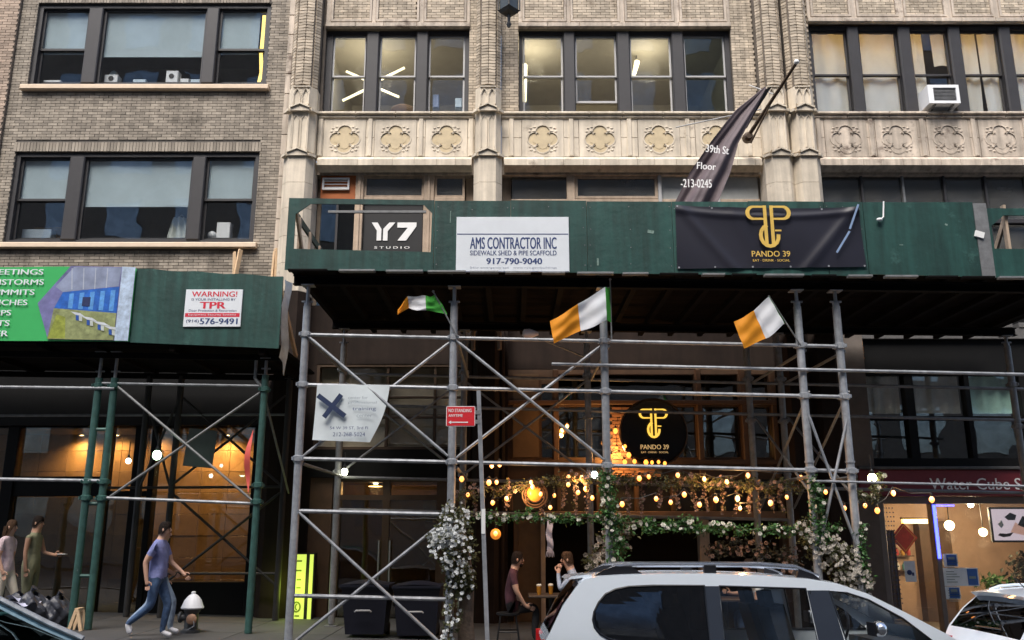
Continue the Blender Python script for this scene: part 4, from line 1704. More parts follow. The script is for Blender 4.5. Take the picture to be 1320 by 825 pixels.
prn([(-8.02, 5.105), (-6.86, 5.08), (-6.86, 6.41), (-7.78, 6.43), (-8.28, 5.75)], 'print_violet', (.16, .16, .34), .4, 4)
prn([(-7.86, 5.95), (-6.90, 6.06), (-6.88, 6.40), (-7.72, 6.41), (-8.0, 6.05)], 'print_ceiling', (.24, .28, .40), .3, 3)
for i in range(4):
    prn([(-7.76 + i * .21, 6.39), (-7.745 + i * .21, 6.39), (-7.70 + i * .20, 6.0), (-7.72 + i * .20, 6.0)], 'print_ceiling_line', (.40, .44, .52), .1)
prn([(-7.98, 5.66), (-6.88, 5.56), (-6.88, 6.05), (-7.86, 5.95)], 'print_blue_wall', (.02, .12, .48), .4, 6)
for i in range(5):
    prn([(-7.74 + i * .18, 5.66 - i * .012), (-7.66 + i * .18, 5.655 - i * .012), (-7.66 + i * .18, 5.93 + i * .015), (-7.74 + i * .18, 5.92 + i * .015)], 'print_light_blue', (.10, .30, .66), .3, 9)
prn([(-7.5, 5.70), (-7.36, 5.69), (-7.36, 5.86), (-7.5, 5.86)], 'print_dark_door', (.02, .03, .10), .3)
prn([(-8.03, 5.11), (-6.88, 5.09), (-6.88, 5.57), (-7.98, 5.66)], 'print_floor', (.24, .27, .12), .5, 7)
prn([(-8.02, 5.12), (-7.72, 5.12), (-7.76, 5.50), (-7.92, 5.55)], 'print_olive_chair', (.26, .30, .05), .4, 9)
for r in range(3):
    for i in range(4):
        x0, z0 = -7.66 + i * .20 + r * .06, 5.58 - i * .085 - r * .015 + .02
        w = .24 + .03 * i
        prn([(x0 - .02, z0), (x0 + w * .62, z0 - .03), (x0 + w, z0 - .095), (x0 + w * .30, z0 - .06)], 'print_table', (.58, .62, .66), .15, 8) if r == 0 else prn([(x0 + .02, z0 - .05), (x0 + .07, z0 - .055), (x0 + .085, z0 - .15), (x0 + .03, z0 - .14)], ('print_chair', 'print_chair_pale')[r - 1], ((.02, .08, .34), (.5, .54, .5))[r - 1], .2)
prn([(-6.86, 5.08), (-6.625, 5.075), (-6.625, 6.40), (-6.86, 6.41)], 'print_pale', (.42, .52, .66), .35, 9)
for i, (s, xe) in enumerate((("MEETINGS", -8.25), ("BRAINSTORMS", -8.22), ("SUMMITS", -8.36), ("LUNCHES", -8.46), ("CAMPS", -8.72), ("EVENTS", -8.72), ("MIXER", -8.72))):
    w = len(s) * .118
    z = 6.315 - i * .185
    text(s, xe - w, xe, z - .045, z + .055, YPL - .053, M_SIGNWHITE, t, bold=.02)

# white banner with a dark cross on the scaffold
t = thing('vinyl_banner', 'white vinyl banner with a dark blue X hanging crooked on the scaffold rail', 'banner', (-2.5, 13.33, 3.24))


def xb(u, v):
    xl_, xr_ = -3.05 + .03 * v, -2.17 + .27 * v + .06 * math.sin(v * 3.1)
    return (xl_ + (xr_ - xl_) * u, 13.325 + .02 * math.sin(5 * u + 3 * v) + .10 * max(0, u - .75) * (1 - v), 3.24 + (.85) * v - .035 * u * (1 - v))


q = MB()
q.grid(xb, 24, 18)
q.build('vinyl_sheet', mat('white_vinyl', (.66, .72, .74), .4, var=.08), t, True)
q = MB()
ribbon(q, [(-2.99, 3.92), (-2.56, 3.60)], .075, 13.285)
ribbon(q, [(-2.63, 3.93), (-2.88, 3.58)], .075, 13.283)
q.build('cross_mark', mat('dark_blue_print', (.02, .035, .09), .5), t)
M_FAINT = mat('faded_print', (.28, .32, .36), .5)
text("center for", -2.52, -2.22, 3.86, 3.91, 13.28, M_FAINT, t)
text("professional", -2.52, -2.08, 3.78, 3.83, 13.28, M_FAINT, t)
text("training", -2.45, -2.09, 3.67, 3.74, 13.28, M_NAVY, t)
text("center", -2.38, -2.14, 3.58, 3.63, 13.28, M_FAINT, t)
text("54 W 39 ST, 3rd Fl", -2.78, -2.2, 3.39, 3.44, 13.28, M_NAVY, t)
text("212-268-5024", -2.73, -2.24, 3.29, 3.35, 13.28, M_NAVY, t)

# red kerbside sign on its own post
t = thing('street_sign', 'red parking sign on a leaning grey square post', 'street sign', (-.36, 12.9, G(0) + .15))
q = MB()
q.bar((-.335, 12.9, .16), (-.50, 12.9, 3.93), .085, .06)
po = q.build('post', M_GALV, t)
q = MB()
for k in range(36):
    z = .5 + k * .095
    x = -.335 - .165 * (z - .16) / 3.77
    q.lathe((x, 12.868, z), [(.007, 0), (.007, .002)], 6, axis='y')
q.build('post_holes', M_BLACK, po, kind='stuff')
q = MB()
q.box(-.44, -.385, 12.85, 12.866, 1.85, 2.2)
q.build('sticker', M_WHITE, po)
q = MB()
q.prism([(-.96, 3.39), (-.56, 3.39), (-.545, 3.405), (-.545, 3.675), (-.56, 3.69), (-.96, 3.69), (-.975, 3.675), (-.975, 3.405)], 12.84, 12.845)
pl = q.build('sign_plate', M_WHITE, t)
q = MB()
q.prism(rect(-.965, -.555, 3.40, 3.68), 12.836, 12.839)
q.build('red_face', M_RED, pl)
q = MB()
q.box(-.56, -.47, 12.85, 12.865, 3.43, 3.49)
q.box(-.56, -.47, 12.85, 12.865, 3.57, 3.63)
q.build('bracket', M_GALV_D, t)
text("NO STANDING", -.94, -.60, 3.60, 3.65, 12.834, M_WHITE, pl, bold=.02)
text("ANYTIME", -.94, -.73, 3.53, 3.57, 12.834, M_WHITE, pl, bold=.02)
q = MB()
q.prism([(-.94, 3.45), (-.90, 3.475), (-.90, 3.458), (-.65, 3.458), (-.65, 3.442), (-.90, 3.442), (-.90, 3.425)], 12.833, 12.835)
q.build('arrow', M_WHITE, pl)

# round pub sign
t = thing('round_sign', 'round black pub sign with glowing gold monogram', 'sign', (2.79, 17.3, 3.1))
q = MB()
q.lathe((2.79, 17.14, 3.775), [(.60, .16), (.66, .15), (.67, .12), (.67, .02), (.63, 0.0), (.60, .015)], 48, axis='y')
q.build('sign_disc', mat('black_gloss_sign', (.004, .004, .004), .35, spec=.25), t, True)
q = MB()
q.lathe((2.79, 17.13, 3.775), [(.66, .03), (.675, .02), (.675, .0), (.655, -.01), (.635, .03)], 48, axis='y', cap=False)
q.build('rim', M_BRONZE, t, True)
M_GOLDLIT = glow('lit_gold_acrylic', (1.0, .58, .035), .36)
monogram(2.79, 4.24, .56, .58, 17.125, M_GOLDLIT, t)
text("PANDO 39", 2.52, 3.07, 3.44, 3.53, 17.125, mat('pale_gold_print', (.8, .62, .32), .4, emit=(1, .7, .3), estr=.14), t, bold=.015)
text("EAT · DRINK · SOCIAL", 2.53, 3.06, 3.365, 3.40, 17.125, MATS['pale_gold_print'], t, bold=.01)
q = MB()
q.bar((2.79, 17.25, 4.40), (2.79, 18.05, 4.40), .05, .05)
q.bar((2.79, 17.25, 3.2), (2.79, 18.05, 3.2), .05, .05)
q.build('bracket', M_BLACK, t)

# studio letters on the black window board
for nm, poly in (('letter', [(-3.10, 8.51), (-2.97, 8.51), (-2.88, 8.36), (-2.88, 8.09), (-2.98, 8.09), (-2.98, 8.32)]),
                 ('letter', [(-2.71, 8.51), (-2.58, 8.51), (-2.74, 8.31), (-2.74, 8.09), (-2.84, 8.09), (-2.84, 8.36)]),
                 ('letter', [(-2.53, 8.51), (-2.11, 8.51), (-2.11, 8.42), (-2.33, 8.09), (-2.52, 8.09), (-2.30, 8.39), (-2.53, 8.39)])):
    q = MB()
    q.prism(poly, 18.155, 18.168)
    q.build(nm, M_WHITE, w2)
text("S T U D I O", -3.02, -2.25, 7.905, 7.96, 18.165, M_WHITE, w2, bold=.01)

# Irish tricolours
M_FG = mat('flag_green', (.06, .42, .05), .7, var=.08, trans=.3)
M_FW = mat('flag_white', (.74, .77, .82), .7, var=.05, trans=.3)
M_FO = mat('flag_orange', (.85, .32, .01), .7, var=.08, trans=.3)


def cloth(fn, parent, nu=60, nv=20):
    for i, (nm, m) in enumerate((('green_stripe', M_FG), ('white_stripe', M_FW), ('orange_stripe', M_FO))):
        q = MB()
        q.grid(lambda u, v: fn((i + u) / 3, v), nu // 3, nv)
        q.build(nm, m, parent, True)


def mixv(pts, u):
    """piecewise linear through (u, Vector)"""
    for (a, p), (c, r) in zip(pts[:-1], pts[1:]):
        if u <= c:
            k = (u - a) / (c - a)
            return p + (r - p) * k
    return pts[-1][1]


V = Vector
def flag(label, top, bot, pole, wave, nm='flag'):
    t = thing(nm, label, 'flag', pole[0], 'Irish flags on the scaffold')
    q = MB()
    q.tube(pole, .012, 6)
    q.ball(pole[-1], .022, 8, 5)
    q.build('flagpole', M_GALV_D, t)
    cloth(lambda u, v: mixv(bot, u) + (mixv(top, u) - mixv(bot, u)) * v + V((0, wave * math.sin(u * 11 + v * 2.5) * (.25 + u) + wave * .13 * math.sin(u * 19 - v * 9 + 1) * (.3 + v) + .008 * math.sin(v * 13 + u * 8), .45 * wave * math.sin(u * 9 + v * 4) + .007 * math.sin(u * 17 + 2))), t)


flag('small Irish flag fluttering on a slanted stick by the second scaffold post',
     [(0, V((-1.22, 13.28, 5.54))), (.33, V((-1.36, 13.22, 5.47))), (.66, V((-1.64, 13.2, 5.48))), (1, V((-1.80, 13.2, 5.26)))],
     [(0, V((-1.02, 13.28, 5.20))), (.33, V((-1.34, 13.22, 5.24))), (.66, V((-1.62, 13.2, 5.30))), (1, V((-1.78, 13.2, 5.15)))],
     [V((-.86, 13.3, 4.86)), V((-1.25, 13.28, 5.58))], .05)
flag('largest Irish flag blowing left from the third scaffold post',
     [(0, V((1.55, 13.28, 5.66))), (.33, V((1.45, 12.98, 5.55))), (.66, V((1.02, 12.95, 5.29))), (1, V((.585, 13.0, 5.03)))],
     [(0, V((1.56, 13.28, 5.07))), (.33, V((1.46, 12.98, 5.03))), (.66, V((1.06, 12.95, 4.87))), (1, V((.64, 13.0, 4.66)))],
     [V((1.56, 13.3, 4.80)), V((1.56, 13.28, 5.78))], .035)
flag('Irish flag hanging limp with its green folded away by the scaffold tower',
     [(0, V((4.05, 13.27, 5.44))), (.33, V((4.03, 13.15, 5.45))), (.55, V((3.80, 13.1, 5.26))), (.66, V((3.76, 13.1, 5.22))), (1, V((3.44, 13.08, 5.04)))],
     [(0, V((4.25, 13.27, 5.04))), (.33, V((4.24, 13.15, 5.02))), (.55, V((3.98, 13.1, 4.82))), (.66, V((3.93, 13.1, 4.78))), (1, V((3.56, 13.08, 4.60)))],
     [V((4.52, 13.32, 4.72)), V((4.05, 13.22, 5.48))], .025)

# black building flag on a slanted pole
t = thing('building_flag', 'dark flag with white address lettering on a slanted pole above the parapet', 'flag', (5.2, 17.6, 10.3))
q = MB()
q.tube([(5.18, 17.62, 10.30), (5.86, 16.2, 11.26)], [.045, .032], 10)
po = q.build('flagpole', M_BRONZE, t, True)
q = MB()
q.ball((5.87, 16.17, 11.29), .055, 12, 8)
q.build('finial', M_WHITE, po, True)
q = MB()
q.lathe((5.18, 17.6, 10.28), [(.10, .1), (.12, .05), (.11, -.05), (.06, -.1)], 12, axis='y')
q.bar((5.2, 17.5, 10.1), (5.5, 16.95, 10.72), .03, .03)
q.build('socket', M_BRONZE, po)
for p0, p1 in (((5.55, 16.8, 10.9), (5.32, 17.7, 11.6)), ((5.3, 16.9, 10.6), (3.65, 17.8, 10.62))):
    q = MB()
    q.tube([p0, p1], .014, 6)
    q.build('stay', M_SASH, po)
top_l = [(0, V((5.26, 16.45, 10.88))), (.25, V((4.62, 16.5, 10.35))), (.5, V((4.10, 16.55, 9.68))), (.75, V((3.66, 16.6, 9.05))), (1, V((3.22, 16.6, 8.2)))]
top_r = [(0, V((5.30, 16.45, 10.86))), (.25, V((5.0, 16.5, 10.28))), (.5, V((4.66, 16.5, 9.64))), (.75, V((4.47, 16.5, 9.02))), (1, V((4.10, 16.5, 8.2)))]
q = MB()
q.grid(lambda u, v: mixv(top_l, v) + (mixv(top_r, v) - mixv(top_l, v)) * u + V((0, (-.10 * math.sin(u * 9 + v * 3.5) - .03 * math.sin(u * 23 + v * 6)) * v, 0)), 40, 30)
q.build('cloth', mat('dark_flag_cloth', (.115, .088, .098), .7, var=.15), t, True)
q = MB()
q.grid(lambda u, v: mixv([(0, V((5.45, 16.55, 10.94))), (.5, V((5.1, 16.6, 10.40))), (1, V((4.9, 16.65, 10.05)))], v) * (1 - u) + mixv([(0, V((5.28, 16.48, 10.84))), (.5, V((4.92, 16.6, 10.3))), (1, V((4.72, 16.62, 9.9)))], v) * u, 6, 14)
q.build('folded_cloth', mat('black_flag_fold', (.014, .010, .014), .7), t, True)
text("39th St", 3.94, 4.40, 9.33, 9.50, 16.33, M_WHITE, t, bold=.015, tilt=-.12)
text("Floor", 3.74, 4.12, 8.98, 9.13, 16.34, M_WHITE, t, bold=.015, tilt=-.08)
text("-213-0245", 3.40, 4.02, 8.60, 8.78, 16.36, M_WHITE, t, bold=.015, tilt=-.02)

# lantern on the middle pier
t = thing('wall_lantern', 'black iron lantern high on the middle pier', 'lantern', (-.07, 17.3, 12.8))
q = MB()
q.lathe((-.07, 17.3, 13.22), [(.03, -.42), (.06, -.34), (.03, -.27), (.04, -.10), (.19, -.07), (.23, -.02), (.25, 0)], 4)
q.lathe((-.07, 17.3, 13.70), [(.27, 0), (.24, .05), (.1, .2), (.03, .3)], 4)
fr = q.build('lantern_body', M_BLACK, t)
q = MB()
for k in range(4):
    a = 2 * math.pi * k / 4
    q = MB()
    q.tube([(-.07 + .24 * math.cos(a), 17.3 + .24 * math.sin(a), 13.22), (-.07 + .24 * math.cos(a), 17.3 + .24 * math.sin(a), 13.72)], .02, 6)
    q.build('corner_bar', M_BLACK, t)
q = MB()
q.lathe((-.07, 17.3, 13.22), [(.21, 0), (.21, .46)], 4)
q.build('lantern_glass', mat('dark_lantern_glass', (.05, .055, .05), .15), t)
q = MB()
q.bar((-.07, 17.3, 14.0), (-.3, 17.62, 14.0), .05, .05)
q.bar((-.07, 17.3, 14.15), (-.07, 17.3, 13.95), .04, .04)
q.build('bracket', M_BLACK, t)

# air conditioner
t = thing('air_conditioner', 'white window air conditioner under the third curtained sash', 'air conditioner', (9.65, 17.9, 11.08))
q = MB()
q.prism(rect(9.30, 10.0, 11.15, 11.60), 17.68, 18.35, [rect(9.42, 9.93, 11.21, 11.53)])
q.box(9.42, 9.93, 17.76, 17.78, 11.21, 11.53)
bd = q.build('casing', M_WHITE2, t)
for k in range(9):
    q = MB()
    q.box(9.42, 9.93, 17.70, 17.745, 11.225 + k * .034, 11.238 + k * .034)
    q.build('louvre', M_GALV_D, bd)
q = MB()
q.bar((9.45, 17.72, 11.14), (9.45, 18.1, 11.07), .04, .03)
q.bar((9.85, 17.72, 11.14), (9.85, 18.1, 11.07), .04, .03)
q.build('support_bracket', M_GALV_D, t)
q = MB()
q.box(9.23, 9.30, 18.15, 18.2, 11.16, 11.55)
q.build('filler_panel', M_WHITE2, t)

# floodlight on an arm over the scaffold
t = thing('floodlight', 'small white floodlight on a thin arm beside the largest flag', 'lamp', (.27, 14.0, 4.9))
q = MB()
q.tube([(.40, 13.9, 4.97), (1.3, 15.2, 4.9)], .015, 6)
q.build('arm', M_GALV_D, t)
q = MB()
q.lathe((.17, 13.75, 5.0), [(.03, 0), (.075, .03), (.08, .12), (.05, .2), (.025, .26)], 12, axis='x')
q.build('lamp_head', mat('pinkish_lamp_cap', (.60, .50, .48), .5), t, True)
# ------------------------------------------------------------------ cars
M_CARW = mat('white_car_paint', (.84, .91, .96), .22, var=.02, coat=.8)
M_CARD = mat('dark_car_paint', (.018, .020, .024), .2, var=.05, coat=1.0)
M_TINT = glass('tinted_car_glass', (.045, .048, .055), .14, rough=.005, gloss=(.8, .88, 1))
M_CARGL = glass('car_glass', (.78, .80, .80), .06, rough=.005)
M_TRIM = mat('black_car_trim', (.012, .012, .015), .4, var=.05)
M_PILLAR = mat('grey_blue_pillar_film', (.045, .055, .075), .25, var=.05)
M_CHROME = mat('bright_trim', (.75, .76, .78), .15, .9, var=.02)
M_TYRE = mat('tyre_rubber', (.018, .018, .018), .9)
M_SEAT = mat('dark_seat_cloth', (.04, .04, .042), .9)
M_TAIL = mat('red_tail_lens', (.45, .01, .012), .2, coat=.5)


def car(label, x0, yn, W, zg, top, belt, wins, paint, rear_i, front_i, yaw=0, roofrail=None, inset=.16, L=None, rear_glass=M_TINT, front_glass=M_CARGL, name='parked_car', cat='car', lower_z=.22):
    """side view facing +x. top: roof outline (x, z) from the rear belt corner to the front belt corner;
    rear_i / front_i: index ranges of the outline that carry the rear window and the windscreen"""
    t = thing(name, label, cat, (x0 + (L or 4.5) / 2, yn + W / 2, zg))
    yc = yn + W / 2
    zb = belt
    ztop = max(z for _, z in top)

    def hw(z):                                       # half width at height z: sides lean in above the belt
        k = max(0.0, (z - zb) / (ztop - zb))
        return W / 2 - .02 - inset * k ** 1.15

    # body side sheets with window openings
    out = [(x, z) for x, z in top]
    body = MB()
    for s in (-1, 1):
        q = MB()
        q.prism(out, 0, 0, [w for (w, _, _) in wins], front_only=True)
        vv = [(x, yc + s * hw(z), z) for x, y, z in q.v]
        n = len(body.v)
        body.v += vv
        body.f += [[n + i for i in (f if s < 0 else f[::-1])] for f in q.f]
        body.m += [0] * len(q.f)
    # roof and header strips across the car with rounded shoulders
    ts = (-1, -.985, -.94, -.85, -.6, -.3, 0, .3, .6, .85, .94, .985, 1)
    def across(i):
        x, z = top[i]
        h = hw(z)
        cr = .028 * min(1, max(0, (z - zb) / (ztop - zb)) * 1.4)
        return [(x + .0, yc + t_ * h, z + cr * (1 - abs(t_) ** 3.2)) for t_ in ts]
    rows = [across(i) for i in range(len(top))]
    glassbits = []
    for i in range(len(top) - 1):
        isr = rear_i[0] <= i < rear_i[1]
        isf = front_i[0] <= i < front_i[1]
        for k in range(len(ts) - 1):
            qd = [rows[i][k], rows[i + 1][k], rows[i + 1][k + 1], rows[i][k + 1]]
            if (isr or isf) and 2 <= k < len(ts) - 3:
                glassbits.append((qd, isr))
            else:
                body.face(qd[::-1])
    # lower body
    Lx = L or 4.5
    xr, xf = x0, x0 + Lx
    prof = [(xr + .02, zg + .35), (xr - .02, zg + .55), (xr + .04, zb - .12), (top[0][0], zb), (top[-1][0], zb), (xf - .5, zb - .10), (xf - .12, zb - .22), (xf, zg + .55), (xf - .03, zg + .3), (xf - .15, zg + lower_z), (xr + .2, zg + lower_z)]
    arch = lambda cx: [(cx + .36 * math.cos(a), zg + .32 + .36 * math.sin(a)) for a in [rad(180 - 20 * k) for k in range(10)]]
    for s in (-1, 1):
        q = MB()
        pr = prof[:-1] + [(xf - .55, zg + lower_z)] + [p for p in arch(xf - .9)[::-1]] + [p for p in arch(xr + .85)[::-1]] + [(xr + .2, zg + lower_z)]
        q.prism(pr, 0, 0, front_only=True)
        n = len(body.v)
        body.v += [(x, yc + s * (W / 2 - .02 - .05 * max(0, (zg + .5 - z))), z) for x, y, z in q.v]
        body.f += [[n + i for i in (f if s < 0 else f[::-1])] for f in q.f]
        body.m += [0] * len(q.f)
    pr = prof[3:0:-1]
    for a, c in zip(prof, prof[1:]):
        if a == prof[3] and c == prof[4]:
            continue
        body.face([(a[0], yn + .02, a[1]), (c[0], yn + .02, c[1]), (c[0], yn + W - .02, c[1]), (a[0], yn + W - .02, a[1])])
    bo = body.build('body', paint, t)
    me = bo.data
    bm_ = bmesh.new()
    bm_.from_mesh(me)
    bmesh.ops.remove_doubles(bm_, verts=bm_.verts, dist=.002)
    bmesh.ops.recalc_face_normals(bm_, faces=bm_.faces)
    bm_.to_mesh(me)
    bm_.free()
    me.polygons.foreach_set('use_smooth', [True] * len(me.polygons))
    me.set_sharp_from_angle(angle=rad(28))
    for isr, nm, g in ((True, 'rear_window', rear_glass), (False, 'windscreen', front_glass)):
        q = MB()
        for qd, r_ in glassbits:
            if r_ == isr:
                q.face(qd[::-1])
        if q.v:
            bm_ = bmesh.new()
            me = q.mesh(nm, g, False)
            bm_.from_mesh(me)
            bmesh.ops.remove_doubles(bm_, verts=bm_.verts, dist=.002)
            bm_.to_mesh(me)
            bm_.free()
            me.polygons.foreach_set('use_smooth', [True] * len(me.polygons))
            link(nm, me, t)
    # side windows, seals, interior
    for s in (-1, 1):
        for (w, g, nm) in wins:
            q = MB()
            q.prism(w, 0, 0, front_only=True)
            q.v = [(x, yc + s * (hw(z) - .012), z) for x, y, z in q.v]
            q.build(nm, g, t)
            q = MB()
            q.tube([(x, yc + s * (hw(z) + .001), z) for x, z in w + [w[0], w[1]]], .011, 5, cap=False)
            q.build('window_seal', M_TRIM, t)
        for cx in (xr + .85, xf - .9):
            q = MB()
            yy = yc + s * (W / 2 - .12)
            q.lathe((cx, yy - .1, zg + .32), [(.2, 0), (.31, .01), (.325, .04), (.325, .16), (.31, .19), (.2, .2)], 24, axis='y')
            wh = q.build('wheel', M_TYRE, t)
            q = MB()
            yo = yy + s * .1
            for k in range(5):
                a = 2 * math.pi * k / 5
                q.bar((cx, yo, zg + .32), (cx + .2 * math.cos(a), yo, zg + .32 + .2 * math.sin(a)), .05, .03)
            q.lathe((cx, yo - .01, zg + .32), [(.05, 0), (.05, .02)], 12, axis='y')
            q.build('rim', M_GALV, wh)
    q = MB()
    q.box(xr + .25, top[-1][0] - .1, yn + .16, yn + W - .16, zg + .3, zg + .5)
    q.build('cabin_floor', M_SEAT, t)
    for sx in (top[len(top) // 2][0] - .1, top[-1][0] - 1.45):
        for yy in (yc - .38, yc + .38):
            q = MB()
            q.obox((sx - .20, yy, zg + .88), (.16, .48, .66), Matrix.Rotation(rad(-14), 3, 'Y'))
            q.obox((sx - .32, yy, zg + 1.27), (.09, .26, .15), Matrix.Rotation(rad(-10), 3, 'Y'))
            q.obox((sx + .08, yy, zg + .58), (.5, .48, .14))
            q.build('seat', M_SEAT, t)
    q = MB()
    q.box(top[-1][0] - .55, top[-1][0] - .1, yn + .15, yn + W - .15, zb - .2, zb - .02)
    q.build('dashboard', M_SEAT, t)
    return t, yc, hw


# the white people carrier in the middle
top = [(.30, .80), (.36, .90), (.50, 1.16), (.66, 1.36), (.72, 1.405), (.86, 1.43), (1.1, 1.445), (1.5, 1.455), (2.0, 1.455), (2.5, 1.44), (2.95, 1.405), (3.22, 1.365), (3.50, 1.27), (3.85, 1.09), (4.18, .91), (4.36, .80)]
wins = [([(.785, 1.03), (.80, .96), (.85, .90), (.93, .855), (1.05, .83), (1.90, .83), (1.90, 1.345), (1.4, 1.345), (1.15, 1.335), (1.02, 1.31), (.92, 1.265), (.85, 1.19), (.80, 1.10)], M_TINT, 'quarter_window'),
        ([(2.05, .83), (2.94, .83), (2.90, 1.315), (2.05, 1.34)], M_CARGL, 'door_window'),
        ([(3.22, .83), (4.06, .83), (3.80, 1.04), (3.50, 1.21), (3.30, 1.275), (3.13, 1.295)], M_CARGL, 'door_window')]
suv, SYC, SHW = car('white people carrier with roof rails and dark quarter window in the road', .30, 8.8, 1.72, -.055, top, .80, wins, M_CARW, (1, 3), (11, 14), L=4.72, inset=.13)
suv.rotation_euler.x = rad(-1.8)          # the road falls off towards the far kerb
yn_ = SYC - SHW(1.1)
q = MB()
ys_ = lambda z: SYC - SHW(z) - .003
for (a, c, z0, z1) in ((1.905, 2.045, .83, 1.34), (2.95, 3.13, .83, 1.30)):
    q = MB()
    x_l, x_r = a, c
    q.face([(a, ys_(z0), z0), (c + (.07 if a > 2.5 else 0), ys_(z0), z0), (c, ys_(z1), z1), (a - (.04 if a > 2.5 else 0), ys_(z1), z1)])
    q.build('door_pillar', M_PILLAR, suv)
for s in (-1, 1):
    yr = SYC + s * (SHW(1.45) - .10)
    q = MB()
    q.tube([(.92, yr, 1.45), (1.05, yr, 1.525), (1.25, yr, 1.545), (2.5, yr, 1.545), (2.85, yr, 1.52), (3.08, yr, 1.43)], [.03, .028, .026, .026, .026, .02], 8)
    q.build('roof_rail', M_CHROME, suv, True)
    q = MB()
    q.prism([(.82, 1.43), (1.32, 1.45), (1.20, 1.52), (1.04, 1.53), (.92, 1.49)], yr - .035, yr + .035)
    q.build('rail_foot', M_TRIM, suv)
    q = MB()
    q.box(1.93, 2.05, yr - .03, yr + .03, 1.45, 1.535)
    q.build('rail_foot', M_TRIM, suv)
    q = MB()
    q.prism([(2.85, 1.41), (3.1, 1.39), (3.02, 1.45), (2.88, 1.5)], yr - .03, yr + .03)
    q.build('rail_foot', M_TRIM, suv)
    q = MB()
    ym = SYC + s * (SHW(.9) + .12)
    q.ball((3.50, ym, .955), (.07, .11, .075), 14, 8)
    q.bar((3.52, SYC + s * SHW(.88), .90), (3.51, ym, .93), .06, .04)
    mr_ = q.build('wing_mirror', M_CHROME if s < 0 else M_CARW, suv, True)
    q = MB()
    q.obox((3.43, ym, .955), (.02, .18, .12))
    q.build('mirror_glass', M_TRIM, mr_)
q = MB()
q.prism([(.56, 1.40), (.80, 1.425), (.80, 1.45), (.60, 1.432)], SYC - .6, SYC + .6)
q.build('spoiler', M_CARW, suv)
for yy in (SYC - .76, SYC + .70):
    q = MB()
    q.box(.27, .36, yy, yy + .06, .62, .84)
    q.build('tail_lamp', M_TAIL, suv)
q = MB()
q.tube([(3.0, SYC - SHW(1.28) - .004, .83), (2.94, SYC - SHW(1.28) - .004, 1.3)], .004, 4)
q.build('door_seam', M_TRIM, suv)
q = MB()                                                       # steering wheel
q.tube([(3.62 + .05 * math.sin(a), SYC + .38 + .18 * math.cos(a), .86 + .17 * math.sin(a)) for a in [2 * math.pi * k / 20 for k in range(21)]], .015, 6, cap=False)
q.build('steering_wheel', M_TRIM, suv)

# white hatchback ahead of it
top2 = [(5.02, .78), (5.08, .92), (5.24, 1.12), (5.40, 1.255), (5.34, 1.30), (5.55, 1.335), (5.9, 1.36), (6.5, 1.36), (7.0, 1.33), (7.6, 1.08), (8.0, .85), (8.1, .78)]
wins2 = [([(5.62, .85), (6.45, .85), (6.45, 1.27), (5.9, 1.27)], M_TINT, 'door_window'), ([(6.55, .85), (7.75, .85), (7.45, 1.05), (7.0, 1.25), (6.55, 1.27)], M_CARGL, 'door_window')]
hat, HYC, HHW = car('white hatchback seen from behind at the picture edge past the people carrier', 4.96, 9.25, 1.62, -.13, top2, .78, wins2, M_CARW, (1, 3), (8, 10), L=4.1, inset=.13)
for s in (-1, 1):
    yr = HYC + s * (HHW(1.35) - .12)
    q = MB()
    q.tube([(5.50, yr, 1.335), (5.62, yr, 1.375), (5.8, yr, 1.39), (6.7, yr, 1.39), (6.95, yr, 1.33)], .017, 8)
    q.build('roof_rail', M_CARW, hat, True)
    q = MB()
    q.box(4.97, 5.10, HYC + s * .70 - .09, HYC + s * .70 + .09, .60, .82)
    q.build('tail_lamp', M_TAIL, hat)
q = MB()
q.tube([(5.06, HYC + .1, .98), (5.10, HYC - .35, .99)], .01, 6)
q.build('rear_wiper', M_TRIM, hat)
q = MB()
q.tube([(5.62, HYC, 1.37), (5.5, HYC, 1.5)], .006, 5)
q.build('aerial', M_TRIM, hat)
hat.location.z -= .11
hat.location.x += .08

# dark saloon at the left edge
top3 = [(-8.4, .95), (-8.1, 1.05), (-7.4, 1.33), (-7.0, 1.41), (-6.4, 1.44), (-5.8, 1.44), (-5.35, 1.40), (-4.84, 1.245), (-4.35, 1.02), (-4.02, .89), (-3.96, .86)]
wins3 = [([(-7.3, .93), (-6.3, .93), (-6.3, 1.32), (-7.0, 1.32)], M_TINT, 'door_window'), ([(-6.2, .93), (-4.7, .93), (-5.2, 1.25), (-5.6, 1.33), (-6.2, 1.33)], M_CARGL, 'door_window')]
sal, DYC, DHW = car('dark saloon at the picture edge with sky reflected in its windscreen', -8.9, 7.0, 1.66, .11, top3, .86, wins3, M_CARD, (1, 3), (6, 9), L=6.1, inset=.05, front_glass=glass('sky_windscreen', (.25, .32, .34), .50, rough=.01, gloss=(.62, .88, 1.0)))
q = MB()
q.tube([(-5.35, DYC + DHW(1.40) - .02, 1.425), (-4.84, DYC + DHW(1.245) - .02, 1.27), (-4.35, DYC + DHW(1.02) - .02, 1.045), (-4.02, DYC + DHW(.89) - .02, .91)], .028, 6)
q.build('pillar_trim', M_GALV, sal, True)
q = MB()
q.box(-4.9, -4.55, DYC - .3, DYC + .1, .87, .93)
q.build('paper_on_dashboard', M_SIGNWHITE, sal)

# ------------------------------------------------------------------ people
M_SKIN = mat('skin', (.46, .27, .19), .6, var=.06, scale=8)
M_SKIN2 = mat('tanned_skin', (.36, .20, .13), .6, var=.06, scale=8)
M_HAIR = mat('dark_hair', (.014, .009, .007), .75, var=.4, scale=30, spec=.12, bump=.8, bscale=60)
M_HAIR2 = mat('brown_hair', (.055, .030, .017), .75, var=.4, scale=30, spec=.12, bump=.8, bscale=60)
M_EYE = mat('eye', (.02, .015, .012), .3)
M_LIP = mat('lips', (.33, .13, .11), .5)


